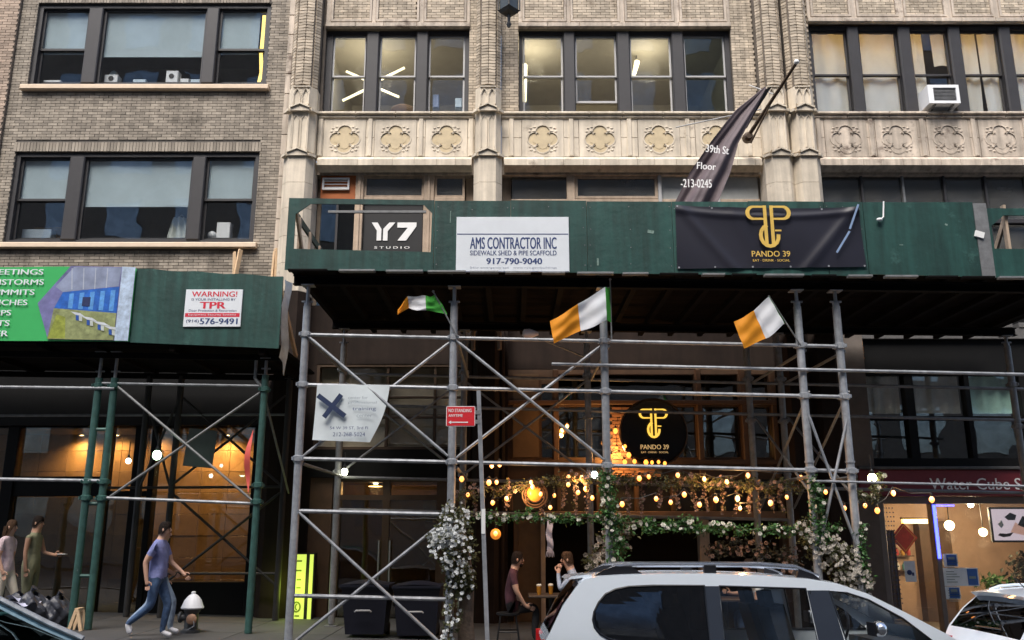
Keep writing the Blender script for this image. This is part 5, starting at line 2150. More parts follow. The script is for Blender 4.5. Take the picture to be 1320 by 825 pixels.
def person(label, loc, J, cloth_, skin, hair, rz=0.0, scale=1.0, hairlong=False, grp=None, beard=False):
    """J: joint positions in the person's own frame (facing +x, left +y). cloth_: segment -> material"""
    stand = J['pelvis'][2] > .8
    bones = [('pelvis', 'waist', 'top'), ('waist', 'chest', 'top'), ('chest', 'neck', 'top'), ('neck', 'skull', 'skin'), ('skull', 'crown', 'skin')]
    for s in 'lr':
        bones += [('chest', 'sh_' + s, 'top'), ('sh_' + s, 'slv_' + s, 'top'), ('slv_' + s, 'el_' + s, 'arm'), ('el_' + s, 'wr_' + s, 'fore'), ('wr_' + s, 'hd_' + s, 'skin'),
                  ('pelvis', 'hip_' + s, 'leg'), ('hip_' + s, 'kn_' + s, 'leg'), ('kn_' + s, 'an_' + s, 'shin'), ('an_' + s, 'to_' + s, 'shoe')]
        if 'slv_' + s not in J:
            J['slv_' + s] = tuple(.45 * a + .55 * c for a, c in zip(J['sh_' + s], J['el_' + s]))
    rads = dict(pelvis=(.155, .125), waist=(.145, .11), chest=(.165, .115), neck=(.06, .06), skull=(.078, .088), crown=(.066, .078))
    for s in 'lr':
        rads.update({'sh_' + s: (.066, .066), 'slv_' + s: (.058, .058), 'el_' + s: (.042, .042), 'wr_' + s: (.029, .029), 'hd_' + s: (.036, .022),
                     'hip_' + s: (.095, .095), 'kn_' + s: (.066, .066), 'an_' + s: (.045, .045), 'to_' + s: (.042, .036)})
    rads.update(J.pop('rads', {}))
    names = ['pelvis'] + [n for n in J if n != 'pelvis']
    idx = {n: i for i, n in enumerate(names)}
    me = bpy.data.meshes.new('skeleton')
    me.from_pydata([J[n] for n in names], [(idx[a], idx[c]) for a, c, _ in bones], [])
    ob = bpy.data.objects.new('skeleton', me)
    C.objects.link(ob)
    ob.modifiers.new('skin', 'SKIN')
    for i, n in enumerate(names):
        me.skin_vertices[0].data[i].radius = rads[n]
        me.skin_vertices[0].data[i].use_root = (n == 'pelvis')
    ss = ob.modifiers.new('sub', 'SUBSURF')
    ss.levels = ss.render_levels = 3
    dg = bpy.context.evaluated_depsgraph_get()
    bme = bpy.data.meshes.new_from_object(ob.evaluated_get(dg))
    bpy.data.objects.remove(ob)
    mats = [skin]
    def mi(m):
        if m not in mats:
            mats.append(m)
        return mats.index(m)
    q = MB()
    q.v = [tuple(v.co) for v in bme.vertices]
    for p in bme.polygons:
        c = p.center
        best, bm__ = 1e9, None
        for a, d, seg in bones:
            A, D = Vector(J[a]), Vector(J[d])
            L2 = (D - A).length_squared
            k = max(0, min(1, (c - A).dot(D - A) / L2)) if L2 > 0 else 0
            ra = rads[a][0] + (rads[d][0] - rads[a][0]) * k
            dist = (c - (A + (D - A) * k)).length - ra
            if dist < best:
                best, bm__ = dist, seg
        if stand and bm__ in ('top', 'leg'):
            bm__ = 'top' if c.z > J['pelvis'][2] - .03 + .012 * math.sin(c.y * 30) else 'leg'
        q.f.append(list(p.vertices))
        q.m.append(mi(cloth_.get(bm__, skin)))
    # face: nose, eyes, mouth, ears on the head
    hd = Vector(J['skull'])
    up = (Vector(J['crown']) - hd).normalized()
    fw = Vector(J.get('_face', (1, 0, 0)))
    fw = (fw - up * fw.dot(up)).normalized()
    sd = up.cross(fw)
    hc = hd + up * .03
    P = lambda f, s_, u: tuple(hc + fw * f + sd * s_ + up * u)
    q.tube([P(.074, 0, .03), P(.098, 0, -.015), P(.070, 0, -.03)], [.008, .015, .010], 6, m=0)
    for s_ in (-1, 1):
        q.ball(P(.078, s_ * .03, .022), (.011, .011, .008), 6, 4, m=mi(M_EYE))
        q.ball(P(0, s_ * .082, .0), (.018, .012, .03), 6, 4, m=0)
        q.tube([P(.076, s_ * .045, .042), P(.084, s_ * .018, .044)], .005, 5, m=mi(hair))
    q.tube([P(.074, -.022, -.055), P(.083, 0, -.055), P(.074, .022, -.055)], .007, 5, m=mi(M_LIP))
    # fingers
    for s in 'lr':
        h = Vector(J['hd_' + s])
        w = Vector(J['wr_' + s])
        d = (h - w).normalized()
        side = d.cross(fw if abs(d.dot(fw)) < .8 else Vector((0, 0, 1))).normalized()
        fwd = side.cross(d).normalized()
        curl = side * (-.02 if s == 'l' else .02)
        for k, ln in enumerate((.062, .07, .066, .05)):
            o = fwd * (.027 - .018 * k)
            b0 = h + d * .015 + o
            q.tube([b0, b0 + d * ln * .5 + curl * .3, b0 + d * ln * .85 + curl * 1.1], [.0095, .009, .007], 6, m=0)
        tb = w + d * .035 + fwd * .03
        q.tube([tb, tb + fwd * .03 + d * .03, tb + fwd * .034 + d * .062 + curl * .4], [.012, .0105, .008], 6, m=0)
    t = thing('person', label, 'person', (0, 0, 0), grp)
    bo = q.build('body', mats, t, True)
    bo.data.set_sharp_from_angle(angle=rad(80))
    # hair: a cap that follows the skull
    q = MB()
    def cap(u, v):
        a = (u - .5) * 2 * math.pi
        front = max(0, math.cos(a))
        low = -.035 - .02 * (1 - front) + .095 * front ** 1.5 - (.10 * (1 - front) if hairlong else 0)
        ph = v * math.pi / 2
        z = low + (.135 - low) * math.sin(ph)
        r_ = math.cos(ph) ** .55
        n = 1 + .03 * math.sin(a * 9 + v * 7)
        return P(-.008 + math.cos(a) * r_ * .094 * n, math.sin(a) * r_ * .089 * n, z)
    q.grid(cap, 28, 8)
    if hairlong:
        for k in range(7):
            a = rad(110 + k * 23)
            p0 = Vector(P(math.cos(a) * .085, math.sin(a) * .085, .02))
            q.tube([p0, p0 - fw * .015 + Vector((0, 0, -.10)), p0 - fw * .03 + Vector((0, 0, -.22)) + sd * .01 * math.sin(a * 3)], [.035, .035, .018], 6)
    if beard:
        q.ball(P(.045, 0, -.078), (.045, .05, .032), 8, 5)
    q.build('hair', hair, t, True)
    t.location = loc
    t.rotation_euler = (0, 0, rz)
    t.scale = (scale,) * 3
    return t


def standing():
    J = dict(pelvis=(0, 0, .94), waist=(.0, 0, 1.10), chest=(.01, 0, 1.32), neck=(.0, 0, 1.48), skull=(.03, 0, 1.60), crown=(.03, 0, 1.69))
    for s, y in (('l', 1), ('r', -1)):
        J.update({'sh_' + s: (0, y * .185, 1.40), 'el_' + s: (-.03, y * .235, 1.12), 'wr_' + s: (.03, y * .24, .88), 'hd_' + s: (.05, y * .235, .80),
                  'hip_' + s: (0, y * .095, .88), 'kn_' + s: (.02, y * .10, .48), 'an_' + s: (-.02, y * .10, .08), 'to_' + s: (.14, y * .11, .04)})
    return J


M_TEEB = mat('periwinkle_tee', (.19, .21, .42), .9, var=.22, scale=6, bump=.9, bscale=11)
M_JEAN = mat('blue_jeans', (.045, .085, .17), .9, var=.4, scale=6, bump=.9, bscale=12)
M_JEANL = mat('pale_jeans', (.23, .30, .40), .9, var=.3, scale=6, bump=.9, bscale=12)
M_SHOEW = mat('white_shoe', (.62, .62, .66), .7)
M_SHOED = mat('dark_shoe', (.03, .03, .035), .6)

# man striding right in a periwinkle tee
J = standing()
J.update(kn_l=(.16, .10, .52), an_l=(.10, .10, .10), to_l=(.26, .10, .05), kn_r=(-.03, -.10, .50), an_r=(-.36, -.10, .24), to_r=(-.30, -.10, .09),
         el_l=(.10, .23, 1.14), wr_l=(.30, .22, .98), hd_l=(.36, .21, .92), el_r=(-.12, -.23, 1.14), wr_r=(-.07, -.25, .89), hd_r=(-.05, -.25, .81),
         skull=(.05, 0, 1.60), crown=(.045, 0, 1.69))
person('man in a periwinkle t-shirt and blue jeans striding past the hydrant', (-5.50, 14.05, G(-5.5) + .15), J,
       dict(top=M_TEEB, leg=M_JEAN, shin=M_JEAN, shoe=M_SHOEW), M_SKIN, M_HAIR, 0, 1.0)
# companion hidden behind him
J = standing()
J.update(kn_l=(.22, .10, .54), an_l=(.20, .10, .10), to_l=(.36, .10, .05), kn_r=(-.10, -.10, .50), an_r=(-.42, -.10, .22), to_r=(-.36, -.10, .08),
         el_r=(.06, -.24, 1.14), wr_r=(.26, -.22, 1.02), hd_r=(.33, -.2, .98))
person('walker in dark top and pale jeans almost hidden behind the man in periwinkle', (-5.66, 14.55, G(-5.6) + .15), J,
       dict(top=mat('dark_violet_top', (.05, .04, .09), .9), leg=M_JEANL, shin=M_JEANL, shoe=M_SHOEW), M_SKIN, M_HAIR2, 0, .96)
# two women at the left
J = standing()
J.update(el_r=(.0, -.24, 1.14), wr_r=(.10, -.24, .92), hd_r=(.13, -.23, .84), kn_l=(.18, .10, .52), an_l=(.15, .10, .1), to_l=(.3, .1, .05),
         rads=dict(waist=(.12, .10), pelvis=(.17, .15), hip_l=(.12, .12), hip_r=(.12, .12)))
person('woman in a blush blouse and cream trousers at the picture edge', (-8.60, 15.3, G(-8.6) + .15), J,
       dict(top=mat('blush_blouse', (.52, .40, .42), .9, var=.25, bump=.9, bscale=12), arm=M_SKIN, leg=mat('cream_trousers', (.58, .52, .42), .9), shin=MATS['cream_trousers'], shoe=M_SHOEW), M_SKIN, M_HAIR2, 0, .985, hairlong=True)
J = standing()
J.update(el_r=(-.02, -.20, 1.14), wr_r=(.02, -.22, .9), hd_r=(.04, -.22, .82), el_l=(.08, .22, 1.14), wr_l=(.28, .17, 1.10), hd_l=(.36, .15, 1.10),
         slv_l=(0.0, .19, 1.39), slv_r=(0.0, -.19, 1.39), rads=dict(waist=(.115, .095), chest=(.145, .105), sh_l=(.052, .052), sh_r=(.052, .052), slv_l=(.05, .05), slv_r=(.05, .05), el_l=(.036, .036), el_r=(.036, .036), hip_l=(.115, .115), hip_r=(.115, .115)))
M_OLIVE = mat('olive_dress', (.18, .18, .11), .9, var=.3, bump=.9, bscale=10)
person('woman in a sleeveless olive dress holding out a phone', (-8.50, 15.95, G(-8.5) + .15), J,
       dict(top=M_OLIVE, leg=M_OLIVE, shin=M_SKIN2, shoe=M_SHOED, arm=M_SKIN2), M_SKIN2, M_HAIR, 0, 1.03)
ph = MB()
ph.bbox(-8.13, -7.98, 16.07, 16.15, 1.475, 1.49, .003)
tag(ph.build('phone', M_SASH), 'phone held out flat by the woman in the olive dress', 'phone')


def seated(lean=.0):
    J = dict(pelvis=(0, 0, .56), waist=(.02 + lean * .3, 0, .72), chest=(.04 + lean * .7, 0, .94), neck=(.05 + lean, 0, 1.10), skull=(.10 + lean * 1.1, 0, 1.21), crown=(.10 + lean * 1.1, 0, 1.30))
    for s, y in (('l', 1), ('r', -1)):
        J.update({'sh_' + s: (.03 + lean * .9, y * .185, 1.02), 'el_' + s: (.08 + lean, y * .23, .75), 'wr_' + s: (.20, y * .2, .56), 'hd_' + s: (.26, y * .19, .52),
                  'hip_' + s: (.04, y * .1, .53), 'kn_' + s: (.44, y * .13, .52), 'an_' + s: (.40, y * .13, .10), 'to_' + s: (.55, y * .13, .05)})
    return J


M_MAR = mat('maroon_shirt', (.060, .018, .028), .9, var=.3, bump=.9, bscale=11)
J = seated(.04)
J.update(el_r=(.13, -.24, .78), wr_r=(.26, -.21, .57), hd_r=(.34, -.2, .54))
person('bearded man in a maroon shirt seated at the pub table', (-.06, 14.5, .17), J,
       dict(top=M_MAR, leg=mat('black_trousers', (.012, .012, .014), .9), shin=MATS['black_trousers'], shoe=M_SHOED), M_SKIN, M_HAIR, 0, 1.02, beard=True)
M_GRB = mat('grey_blue_jumper', (.26, .31, .40), .9, var=.25, bump=.9, bscale=11)
J = seated(.12)
J.update(el_r=(.33, -.22, .80), wr_r=(.36, -.10, 1.06), hd_r=(.34, -.06, 1.13), el_l=(.36, .20, .80), wr_l=(.38, .08, 1.04), hd_l=(.36, .05, 1.12))
person('brown-haired drinker in a grey-blue jumper with hands raised to the mouth', (1.12, 14.45, .17), J,
       dict(top=M_GRB, arm=M_GRB, fore=M_GRB, leg=M_JEAN, shin=M_JEAN, shoe=M_SHOED), M_SKIN, M_HAIR2, math.pi, 1.02)
J = seated(.10)
J.update(el_r=(.25, -.25, .82), wr_r=(.48, -.2, .82), hd_r=(.55, -.19, .84))
person('diner in a white shirt glimpsed through the people carrier windows', (4.05, 14.6, .08), J,
       dict(top=M_SIGNWHITE, leg=M_JEAN, shin=M_JEAN, shoe=M_SHOED), M_SKIN, M_HAIR, math.pi, 1.0)

# ------------------------------------------------------------------ pavement furniture
M_TBL = mat('dark_table_top', (.05, .032, .022), .45, var=.2)


def table(label, x, y, w=.72):
    t = thing('pub_table', label, 'table', (x, y, G(x) + .15), 'pavement tables')
    z = G(x) + .15
    q = MB()
    q.bbox(x - w / 2, x + w / 2, y - .35, y + .35, z + .735, z + .77, .006)
    q.build('table_top', M_TBL, t)
    q = MB()
    q.tube([(x, y, z + .03), (x, y, z + .735)], .035, 10)
    q.build('pedestal', M_BLACK, t)
    q = MB()
    for a in (0, 1):
        q.bar((x - .27 * (1 - a), y - .27 * a, z + .02), (x + .27 * (1 - a), y + .27 * a, z + .02), .06, .035)
    q.build('foot', M_BLACK, t)


def stool(label, x, y, back=0):
    t = thing('stool', label, 'stool', (x, y, G(x) + .15), 'pavement stools')
    z = G(x) + .15
    q = MB()
    q.lathe((x, y, z + .44), [(.17, 0), (.19, .01), (.19, .035), (.16, .045)], 16)
    q.build('seat', M_BLACK, t, True)
    for sx in (-1, 1):
        for sy in (-1, 1):
            q = MB()
            q.tube([(x + sx * .12, y + sy * .12, z + .44), (x + sx * .18, y + sy * .18, z)], .014, 6)
            q.build('leg', M_BLACK, t)
    q = MB()
    c = [(x + .155 * a, y + .155 * b_, z + .2) for a, b_ in ((-1, -1), (1, -1), (1, 1), (-1, 1), (-1, -1))]
    q.tube(c, .01, 6)
    q.build('footrest', M_BLACK, t)


table('dark pub table with two beers between the seated pair', .62, 14.5)
stool('black stool under the man in the maroon shirt', -.06, 14.5)
stool('black stool under the drinker in grey-blue', 1.12, 14.45)
table('dark pub table mostly hidden behind the people carrier', 3.42, 14.6)
stool('black stool under the diner in the white shirt', 4.05, 14.6)
M_BEER = mat('amber_beer', (.55, .24, .03), .25, var=.1, trans=.3)
for x, y, lab in ((.43, 14.42, 'pint of amber beer nearer the man in maroon'), (.62, 14.5, 'taller pint of amber beer in the middle of the table')):
    z = G(.62) + .15 + .771
    t = thing('beer_glass', lab, 'beer', (x, y, z), 'beers on the pub table')
    q = MB()
    q.lathe((x, y, z), [(.030, 0), (.033, .03), (.040, .13)], 14)
    q.build('beer', M_BEER, t, True)
    q = MB()
    q.lathe((x, y, z + .13), [(.040, 0), (.041, .022), (.03, .03)], 14)
    q.build('foam', mat('beer_foam', (.75, .68, .55), .9), t, True)

# hydrant
hx, hy = -5.29, 15.1
hz = G(hx) + .15
t = thing('fire_hydrant', 'fire hydrant with white bonnet and black barrel on the pavement', 'hydrant', (hx, hy, hz))
M_HB = mat('hydrant_black', (.06, .065, .07), .5, var=.3)
q = MB()
q.lathe((hx, hy, hz), [(.16, 0), (.16, .04), (.11, .06), (.105, .30), (.13, .33), (.13, .37)], 16)
q.build('barrel', M_HB, t, True)
q = MB()
q.lathe((hx, hy, hz + .371), [(.175, 0), (.185, .02), (.165, .06), (.135, .14), (.085, .20), (.05, .225), (.035, .23), (.035, .265), (.02, .275)], 16)
q.build('bonnet', mat('hydrant_white', (.72, .74, .78), .5, var=.06), t, True)
q = MB()
q.lathe((hx - .19, hy - .03, hz + .24), [(.085, 0), (.09, .03), (.06, .05), (.06, .12)], 12, axis='x')
q.build('hose_cap', M_HB, t, True)
q = MB()
q.lathe((hx + .06, hy - .20, hz + .22), [(.05, 0), (.085, .02), (.085, .05), (.06, .06), (.06, .12)], 12, axis='y')
q.build('pumper_cap', mat('rusty_copper', (.34, .20, .13), .6, .3, var=.3, scale=20), t, True)
q = MB()
q.tube([(hx + .10, hy - .19, hz + .22), (hx + .12, hy - .2, hz + .12), (hx + .0, hy - .18, hz + .05)], .008, 5)
q.build('chain', M_GALV, t)

# wheeled bins
M_BIN = mat('navy_bin_plastic', (.006, .007, .016), .5, var=.15)
for x, lab in ((-2.39, 'navy wheeled bin nearer the lit sign, under the crossing braces'), (-1.55, 'navy wheeled bin beside the flowery post')):
    z = G(x) + .15
    t = thing('wheeled_bin', lab, 'bin', (x, 15.1, z), 'wheeled bins behind the scaffold')
    q = MB()
    q.v += [(x - .31, 14.85, z + .06), (x + .31, 14.85, z + .06), (x + .31, 15.4, z + .06), (x - .31, 15.4, z + .06), (x - .38, 14.74, z + .82), (x + .38, 14.74, z + .82), (x + .38, 15.5, z + .82), (x - .38, 15.5, z + .82)]
    q.f += [(0, 1, 5, 4), (1, 2, 6, 5), (2, 3, 7, 6), (3, 0, 4, 7), (3, 2, 1, 0)]
    q.m += [0] * 5
    q.box(x - .39, x + .39, 14.72, 14.75, z + .76, z + .82)
    q.build('tub', M_BIN, t)
    q = MB()
    q.grid(lambda u, v: (x - .40 + .80 * u, 14.70 + .84 * v, z + .825 + .07 * math.sin(math.pi * u) * math.sin(math.pi * min(1, v + .1)) + .01), 8, 6)
    q.box(x - .40, x + .40, 14.69, 14.71, z + .80, z + .84)
    q.build('lid', M_BIN, t, True)
    q = MB()
    q.tube([(x - .14, 14.70, z + .42), (x - .12, 14.68, z + .44), (x + .1, 14.68, z + .44), (x + .12, 14.70, z + .42)], .014, 6)
    q.build('handle', M_SASH, t)
    for s in (-1, 1):
        q = MB()
        q.lathe((x + s * .3 - .03, 15.42, z + .1), [(.1, 0), (.1, .06)], 12, axis='x')
        q.build('wheel', M_TYRE, t)

# rubbish pile by the left posts
M_BAG = mat('dark_rubbish_bag', (.030, .033, .045), .45, var=.4, bump=.6, bscale=14)
for (x, y, r, h, lab) in ((-8.0, 15.1, .34, .55, 'bulging dark rubbish bag with pale papers on top'), (-7.62, 15.25, .28, .48, 'smaller dark rubbish bag against the green post')):
    z = G(x) + .15
    q = MB()
    def bagf(u, v, x=x, y=y, r=r, h=h, z=z):
        a = u * 2 * math.pi
        rr = r * (math.sin(math.pi * min(1, .12 + v * .80)) ** .6) * (1 + .13 * math.sin(a * 4 + v * 7) + .08 * math.sin(a * 9 - v * 11) + .05 * math.sin(a * 17 + v * 23))
        return (x + rr * math.cos(a) + .04 * math.sin(v * 5), y + rr * math.sin(a) * .85, z + h * v * (1 + .08 * math.sin(a * 3 + x)))
    q.grid(bagf, 56, 22)
    q.tube([(x, y, z + h * .97), (x + .02, y, z + h + .05), (x + .06, y, z + h + .10)], [.05, .03, .06], 8)
    tag(q.build('rubbish_bag', M_BAG, None, True), lab, 'rubbish bag', 'rubbish bags by the left shed posts')
for i, (x, y, zz, a, lab) in enumerate(((-8.12, 15.0, .81, .3, 'crumpled pale paper lying at the back of the rubbish pile'), (-7.95, 14.92, .74, -.2, 'pale lilac paper sheet on the larger rubbish bag'))):
    q = MB()
    q.grid(lambda u, v: (x + (u - .5) * .36, y + (v - .5) * .25, zz + .05 * math.sin(u * 6 + i) * math.cos(v * 5) - a * .15 * (u - .5)), 10, 8)
    tag(q.build('paper_sheet', mat('lilac_paper', (.46, .47, .60), .8), None, True), lab, 'paper', 'papers on the rubbish')
# small folded timber trestle
t = thing('folding_trestle', 'small pale wooden trestle standing between the twin green posts', 'trestle', (-7.1, 15.0, .3))
for s in (-1, 1):
    for yy in (14.92, 15.08):
        q = MB()
        q.bar((-7.11 + s * .015, yy, .62), (-7.11 + s * .10, yy, G(-7.1) + .15), .035, .05)
        q.build('leg', M_LUMBER, t)
q = MB()
q.box(-7.14, -7.08, 14.9, 15.1, .60, .66)
q.build('top_rail', M_LUMBER, t)

# lit yellow display stand
t = thing('lightbox_sign', 'tall glowing yellow-green display box by the entrance', 'lightbox', (-4.08, 17.7, G(-4) + .15))
q = MB()
q.box(-4.32, -3.86, 17.62, 17.85, .18, 1.46)
q.build('casing', M_BLACK, t)
q = MB()
q.box(-4.30, -4.02, 17.60, 17.618, .22, 1.44)
q.build('lit_panel', mat('lit_yellow_panel', (.3, .35, .05), .4, emit=(.80, 1.0, .16), estr=.27), t)
q = MB()
q.box(-3.95, -3.88, 17.60, 17.618, .22, 1.44)
q.build('lit_panel', MATS['lit_yellow_panel'], t)
marks = t
q = MB()
ribbon(q, [(-4.16 + .07 * math.cos(a), .46 + .09 * math.sin(a)) for a in [2 * math.pi * k / 16 for k in range(16)]], .03, 17.597, closed=True)
ribbon(q, [(-4.15 + .03 * math.cos(a), .46 + .05 * math.sin(a)) for a in [rad(80 + 20 * k) for k in range(11)]], .025, 17.596)
ld = bpy.data.lights.new('lightbox_glow', 'POINT')
ld.energy = 5
ld.color = (.75, 1.0, .12)
ld.shadow_soft_size = .3
link('lightbox_glow', ld, t, at=(-4.25, 17.3, .8))
q.build('printed_mark', mat('dark_olive_print', (.20, .25, .03), .6), t)
for z in (1.3, 1.12, .95, .8, .28):
    q = MB()
    q.box(-4.20 + .02 * math.sin(z * 9), -4.10, 17.595, 17.598, z, z + .03)
    q.build('printed_mark', MATS['dark_olive_print'], t)
# grey plate, red pennant, small lamps on the left scaffold
t = MB()
t.obox((-6.02, 16.9, 3.44), (.56, .02, .72), Matrix.Rotation(.09, 3, 'Y'))
o = t.build('hanging_plate', M_GREYPLATE)
tag(o, 'grey metal plate hanging askew on the left scaffold braces', 'plate')
q = MB()
q.grid(lambda u, v: (-4.47 - .10 * u * math.sin(math.pi * v) , 15.0 + .04 * math.sin(v * 8), 2.50 + 1.1 * v), 6, 14)
tag(q.build('pennant', mat('red_pennant', (.65, .10, .08), .7), None, True), 'narrow red pennant tied to the right green post', 'pennant')


def cage_lamp(label, x, y, z, r, col, s, grp='work lamps on the left scaffold'):
    t = thing('work_lamp', label, 'lamp', (x, y, z), grp)
    q = MB()
    q.ball((x, y, z), (r, r, r * 1.15), 12, 8)
    q.build('bulb', glow('lamp_%s' % label.split()[0], col, s), t, True)
    q = MB()
    q.lathe((x, y, z + r), [(r * .5, 0), (r * .5, .05), (.01, .08), (.01, .3)], 8)
    q.build('socket', M_BLACK, t)


cage_lamp('greenish work lamp hanging left of the grey plate', -6.32, 15.6, 3.20, .075, (.6, 1, .65), 6)
cage_lamp('small white work lamp near the twin green posts', -6.95, 15.9, 3.12, .045, (1, .9, .75), 5)
cage_lamp('white work lamp below the corner of the grey plate', -6.30, 17.2, 3.26, .035, (1, .9, .7), 5)
cage_lamp('round whitish lamp over the entrance under the white banner', -3.10, 16.3, 2.95, .06, (1, 1, .75), 5, 'lamps under the tall shed')
cage_lamp('bluish lamp by the third scaffold post', 1.33, 14.2, 2.77, .05, (.75, .9, 1), 6, 'lamps under the tall shed')
cage_lamp('bright yellowish lamp right of the scaffold tower', 5.72, 14.0, 2.70, .07, (1, 1, .45), 6, 'lamps under the tall shed')
t = thing('amber_light_box', 'small amber light box under the right cornice', 'lamp', (7.26, 18.0, 5.4))
q = MB()
q.box(7.17, 7.37, 17.85, 18.0, 5.36, 5.78)
q.build('casing', M_BLACK, t)
q = MB()
q.box(7.185, 7.355, 17.835, 17.85, 5.38, 5.76)
q.build('lens', mat('amber_lens', (.9, .4, .02), .4, emit=(1, .30, .01), estr=.3), t)
# ------------------------------------------------------------------ string lights
M_BULB = glow('warm_bulb', (1.0, .27, .025), 1.15)
bq = MB()
bq.lathe((0, 0, -.085), [(.004, 0), (.022, .012), (.034, .035), (.032, .055), (.016, .082)], 10)
BULB = bq.mesh('bulb', M_BULB, True)
bq = MB()
bq.lathe((0, 0, -.004), [(.018, 0), (.018, .035), (.008, .045)], 8)
SOCK = bq.mesh('socket', M_BLACK)


def string(label, pts, y, k=1.0):
    """pts: (x, z) bulb tops along a drooping cord"""
    t = thing('string_light', label, 'string lights', (pts[0][0], y, pts[0][1]), 'strings of warm bulbs on the pub front')
    cord = []
    for i, (x, z) in enumerate(pts):
        yy = y + .06 * math.sin(i * 2.3)
        cord.append((x, yy, z + .05))
        if i < len(pts) - 1:
            x2, z2 = pts[i + 1]
            cord.append(((x + x2) / 2, yy, (z + z2) / 2 + .0))
        o = link('bulb', BULB, t, at=(x, yy, z))
        s = R.uniform(.85, 1.2) * k
        o.scale = (s, s, s)
        link('socket', SOCK, o)
    q = MB()
    q.tube(cord, .006, 5)
    q.build('cord', M_BLACK, t)
    ld = bpy.data.lights.new('bulb_light', 'POINT')
    aprn = y > 16.5 and y < 17.2
    ld.energy = (1.6 if y > 16.5 else .8) * len(pts) * k
    ld.color = (1, .50, .16)
    ld.shadow_soft_size = .05
    link('bulb_light', ld, t, at=(2.05, 17.62, 3.40) if aprn else (sum(p[0] for p in pts) / len(pts), y - .12, sum(p[1] for p in pts) / len(pts) - .05))


string('string of warm bulbs from the flowery second post to the third post', [(-.81, 2.75), (-.71, 2.49), (-.37, 2.69), (-.25, 2.69), (-.31, 2.37), (-.09, 2.43), (.31, 2.69), (.46, 2.50), (.61, 2.29), (.68, 2.48), (.90, 2.65), (1.06, 2.53)], 14.2)
string('string of warm bulbs clustered beside the third post', [(.92, 2.78), (1.02, 2.76), (1.13, 2.77), (1.20, 2.60), (1.30, 2.45)], 14.35)
string('upper string of warm bulbs under the round sign', [(2.05, 2.76), (2.21, 2.78), (2.66, 2.80), (3.10, 2.74), (3.46, 2.70), (3.79, 2.80), (4.67, 2.77)], 14.2)
string('lower string of warm bulbs dangling over the pub window', [(1.75, 2.35), (2.30, 2.43), (2.51, 2.37), (2.75, 2.50), (2.98, 2.34), (3.23, 2.42), (3.60, 2.44), (3.61, 2.27), (4.10, 2.37), (4.39, 2.45), (4.98, 2.53), (5.28, 2.28), (5.62, 2.32)], 14.1)
string('short string of warm bulbs over the spa fascia', [(5.75, 2.25), (6.05, 2.52), (6.6, 2.42)], 14.0, 1.2)
string('lone warm bulbs high behind the red street sign', [(-.33, 2.95), (-.2, 2.98)], 14.2)
string('bright bulbs in rows along the brick apron left of the round sign', [(2.02, 3.84), (2.04, 3.49), (2.19, 3.52), (1.93, 3.34), (2.08, 3.37), (2.26, 3.37), (2.19, 3.24), (2.37, 3.24), (2.59, 3.23), (2.72, 3.22), (2.83, 3.22), (2.96, 3.20)], 17.0, 1.1)
string('dim bulbs inside the dark pub window', [(4.9, 3.9), (5.0, 3.55), (5.05, 3.72)], 18.6, .7)
string('warm bulb in the window over the crossed braces', [(1.0, 3.9), (1.12, 4.0)], 17.6, 1.1)


def globe(label, x, y, z, r, s=3.0):
    t = thing('globe_lamp', label, 'lamp', (x, y, z), 'orange globe lamps')
    q = MB()
    q.ball((x, y, z), r, 14, 9)
    q.build('globe', mat('orange_globe_glass', (.8, .3, .05), .3, emit=(1, .30, .03), estr=s * .07), t, True)
    o = link('bulb', BULB, t, at=(x, y - r * .9, z + .05))
    q = MB()
    q.tube([(x, y, z + r), (x, y, z + r + .3)], .008, 5)
    q.build('cord', M_BLACK, t)


globe('orange globe lamp below the garland beside the street sign post', -.26, 14.25, 1.84, .085)
t = thing('rattan_lamp', 'round rattan ring lamp glowing orange between the posts', 'lamp', (.37, 14.3, 2.45))
q = MB()
for rr in (.20, .16, .11):
    q.tube([(.37 + rr * math.cos(a), 14.3 + .03 * rr, 2.45 + rr * math.sin(a)) for a in [2 * math.pi * k / 24 for k in range(25)]], .012, 6, cap=False)
q.build('rattan_ring', M_WOOD, t, True)
q = MB()
q.ball((.37, 14.32, 2.47), (.13, .06, .13), 12, 8)
q.build('globe', MATS['orange_globe_glass'], t, True)
link('bulb', BULB, t, at=(.33, 14.22, 2.62))

# ------------------------------------------------------------------ garlands
M_LEAF = mat('garland_leaf', (.045, .125, .030), .6, var=.2, rnd=.5, trans=.25)
M_LEAFO = mat('olive_vine_leaf', (.085, .090, .035), .7, var=.2, rnd=.5, trans=.25)
M_DRY = mat('dusty_pink_blossom', (.22, .155, .135), .8, var=.2, rnd=.4, trans=.2)
M_ROSE = mat('white_rose', (.62, .60, .52), .8, var=.1, rnd=.2, trans=.2)
M_ROSEB = mat('pale_blue_white_bloom', (.66, .68, .68), .8, var=.1, rnd=.25, trans=.2)
M_STEM = mat('brown_vine_stem', (.085, .055, .035), .85, var=.3)


def leaf(mb, p, s, rnd):
    d = Vector((rnd.gauss(0, 1), rnd.gauss(0, 1), rnd.gauss(-.2, .8))).normalized()
    a = d.cross(Vector((rnd.gauss(0, 1), rnd.gauss(0, 1), rnd.gauss(0, 1)))).normalized()
    n = d.cross(a)
    p = Vector(p)
    w = s * .30
    b = len(mb.v)
    mid = p + d * s * .45
    mb.v += [tuple(p), tuple(mid + a * w + n * w * .35), tuple(p + d * s), tuple(mid - a * w + n * w * .35), tuple(mid)]
    mb.f += [(b, b + 1, b + 4), (b + 1, b + 2, b + 4), (b + 2, b + 3, b + 4), (b + 3, b, b + 4)]
    mb.m += [0] * 4


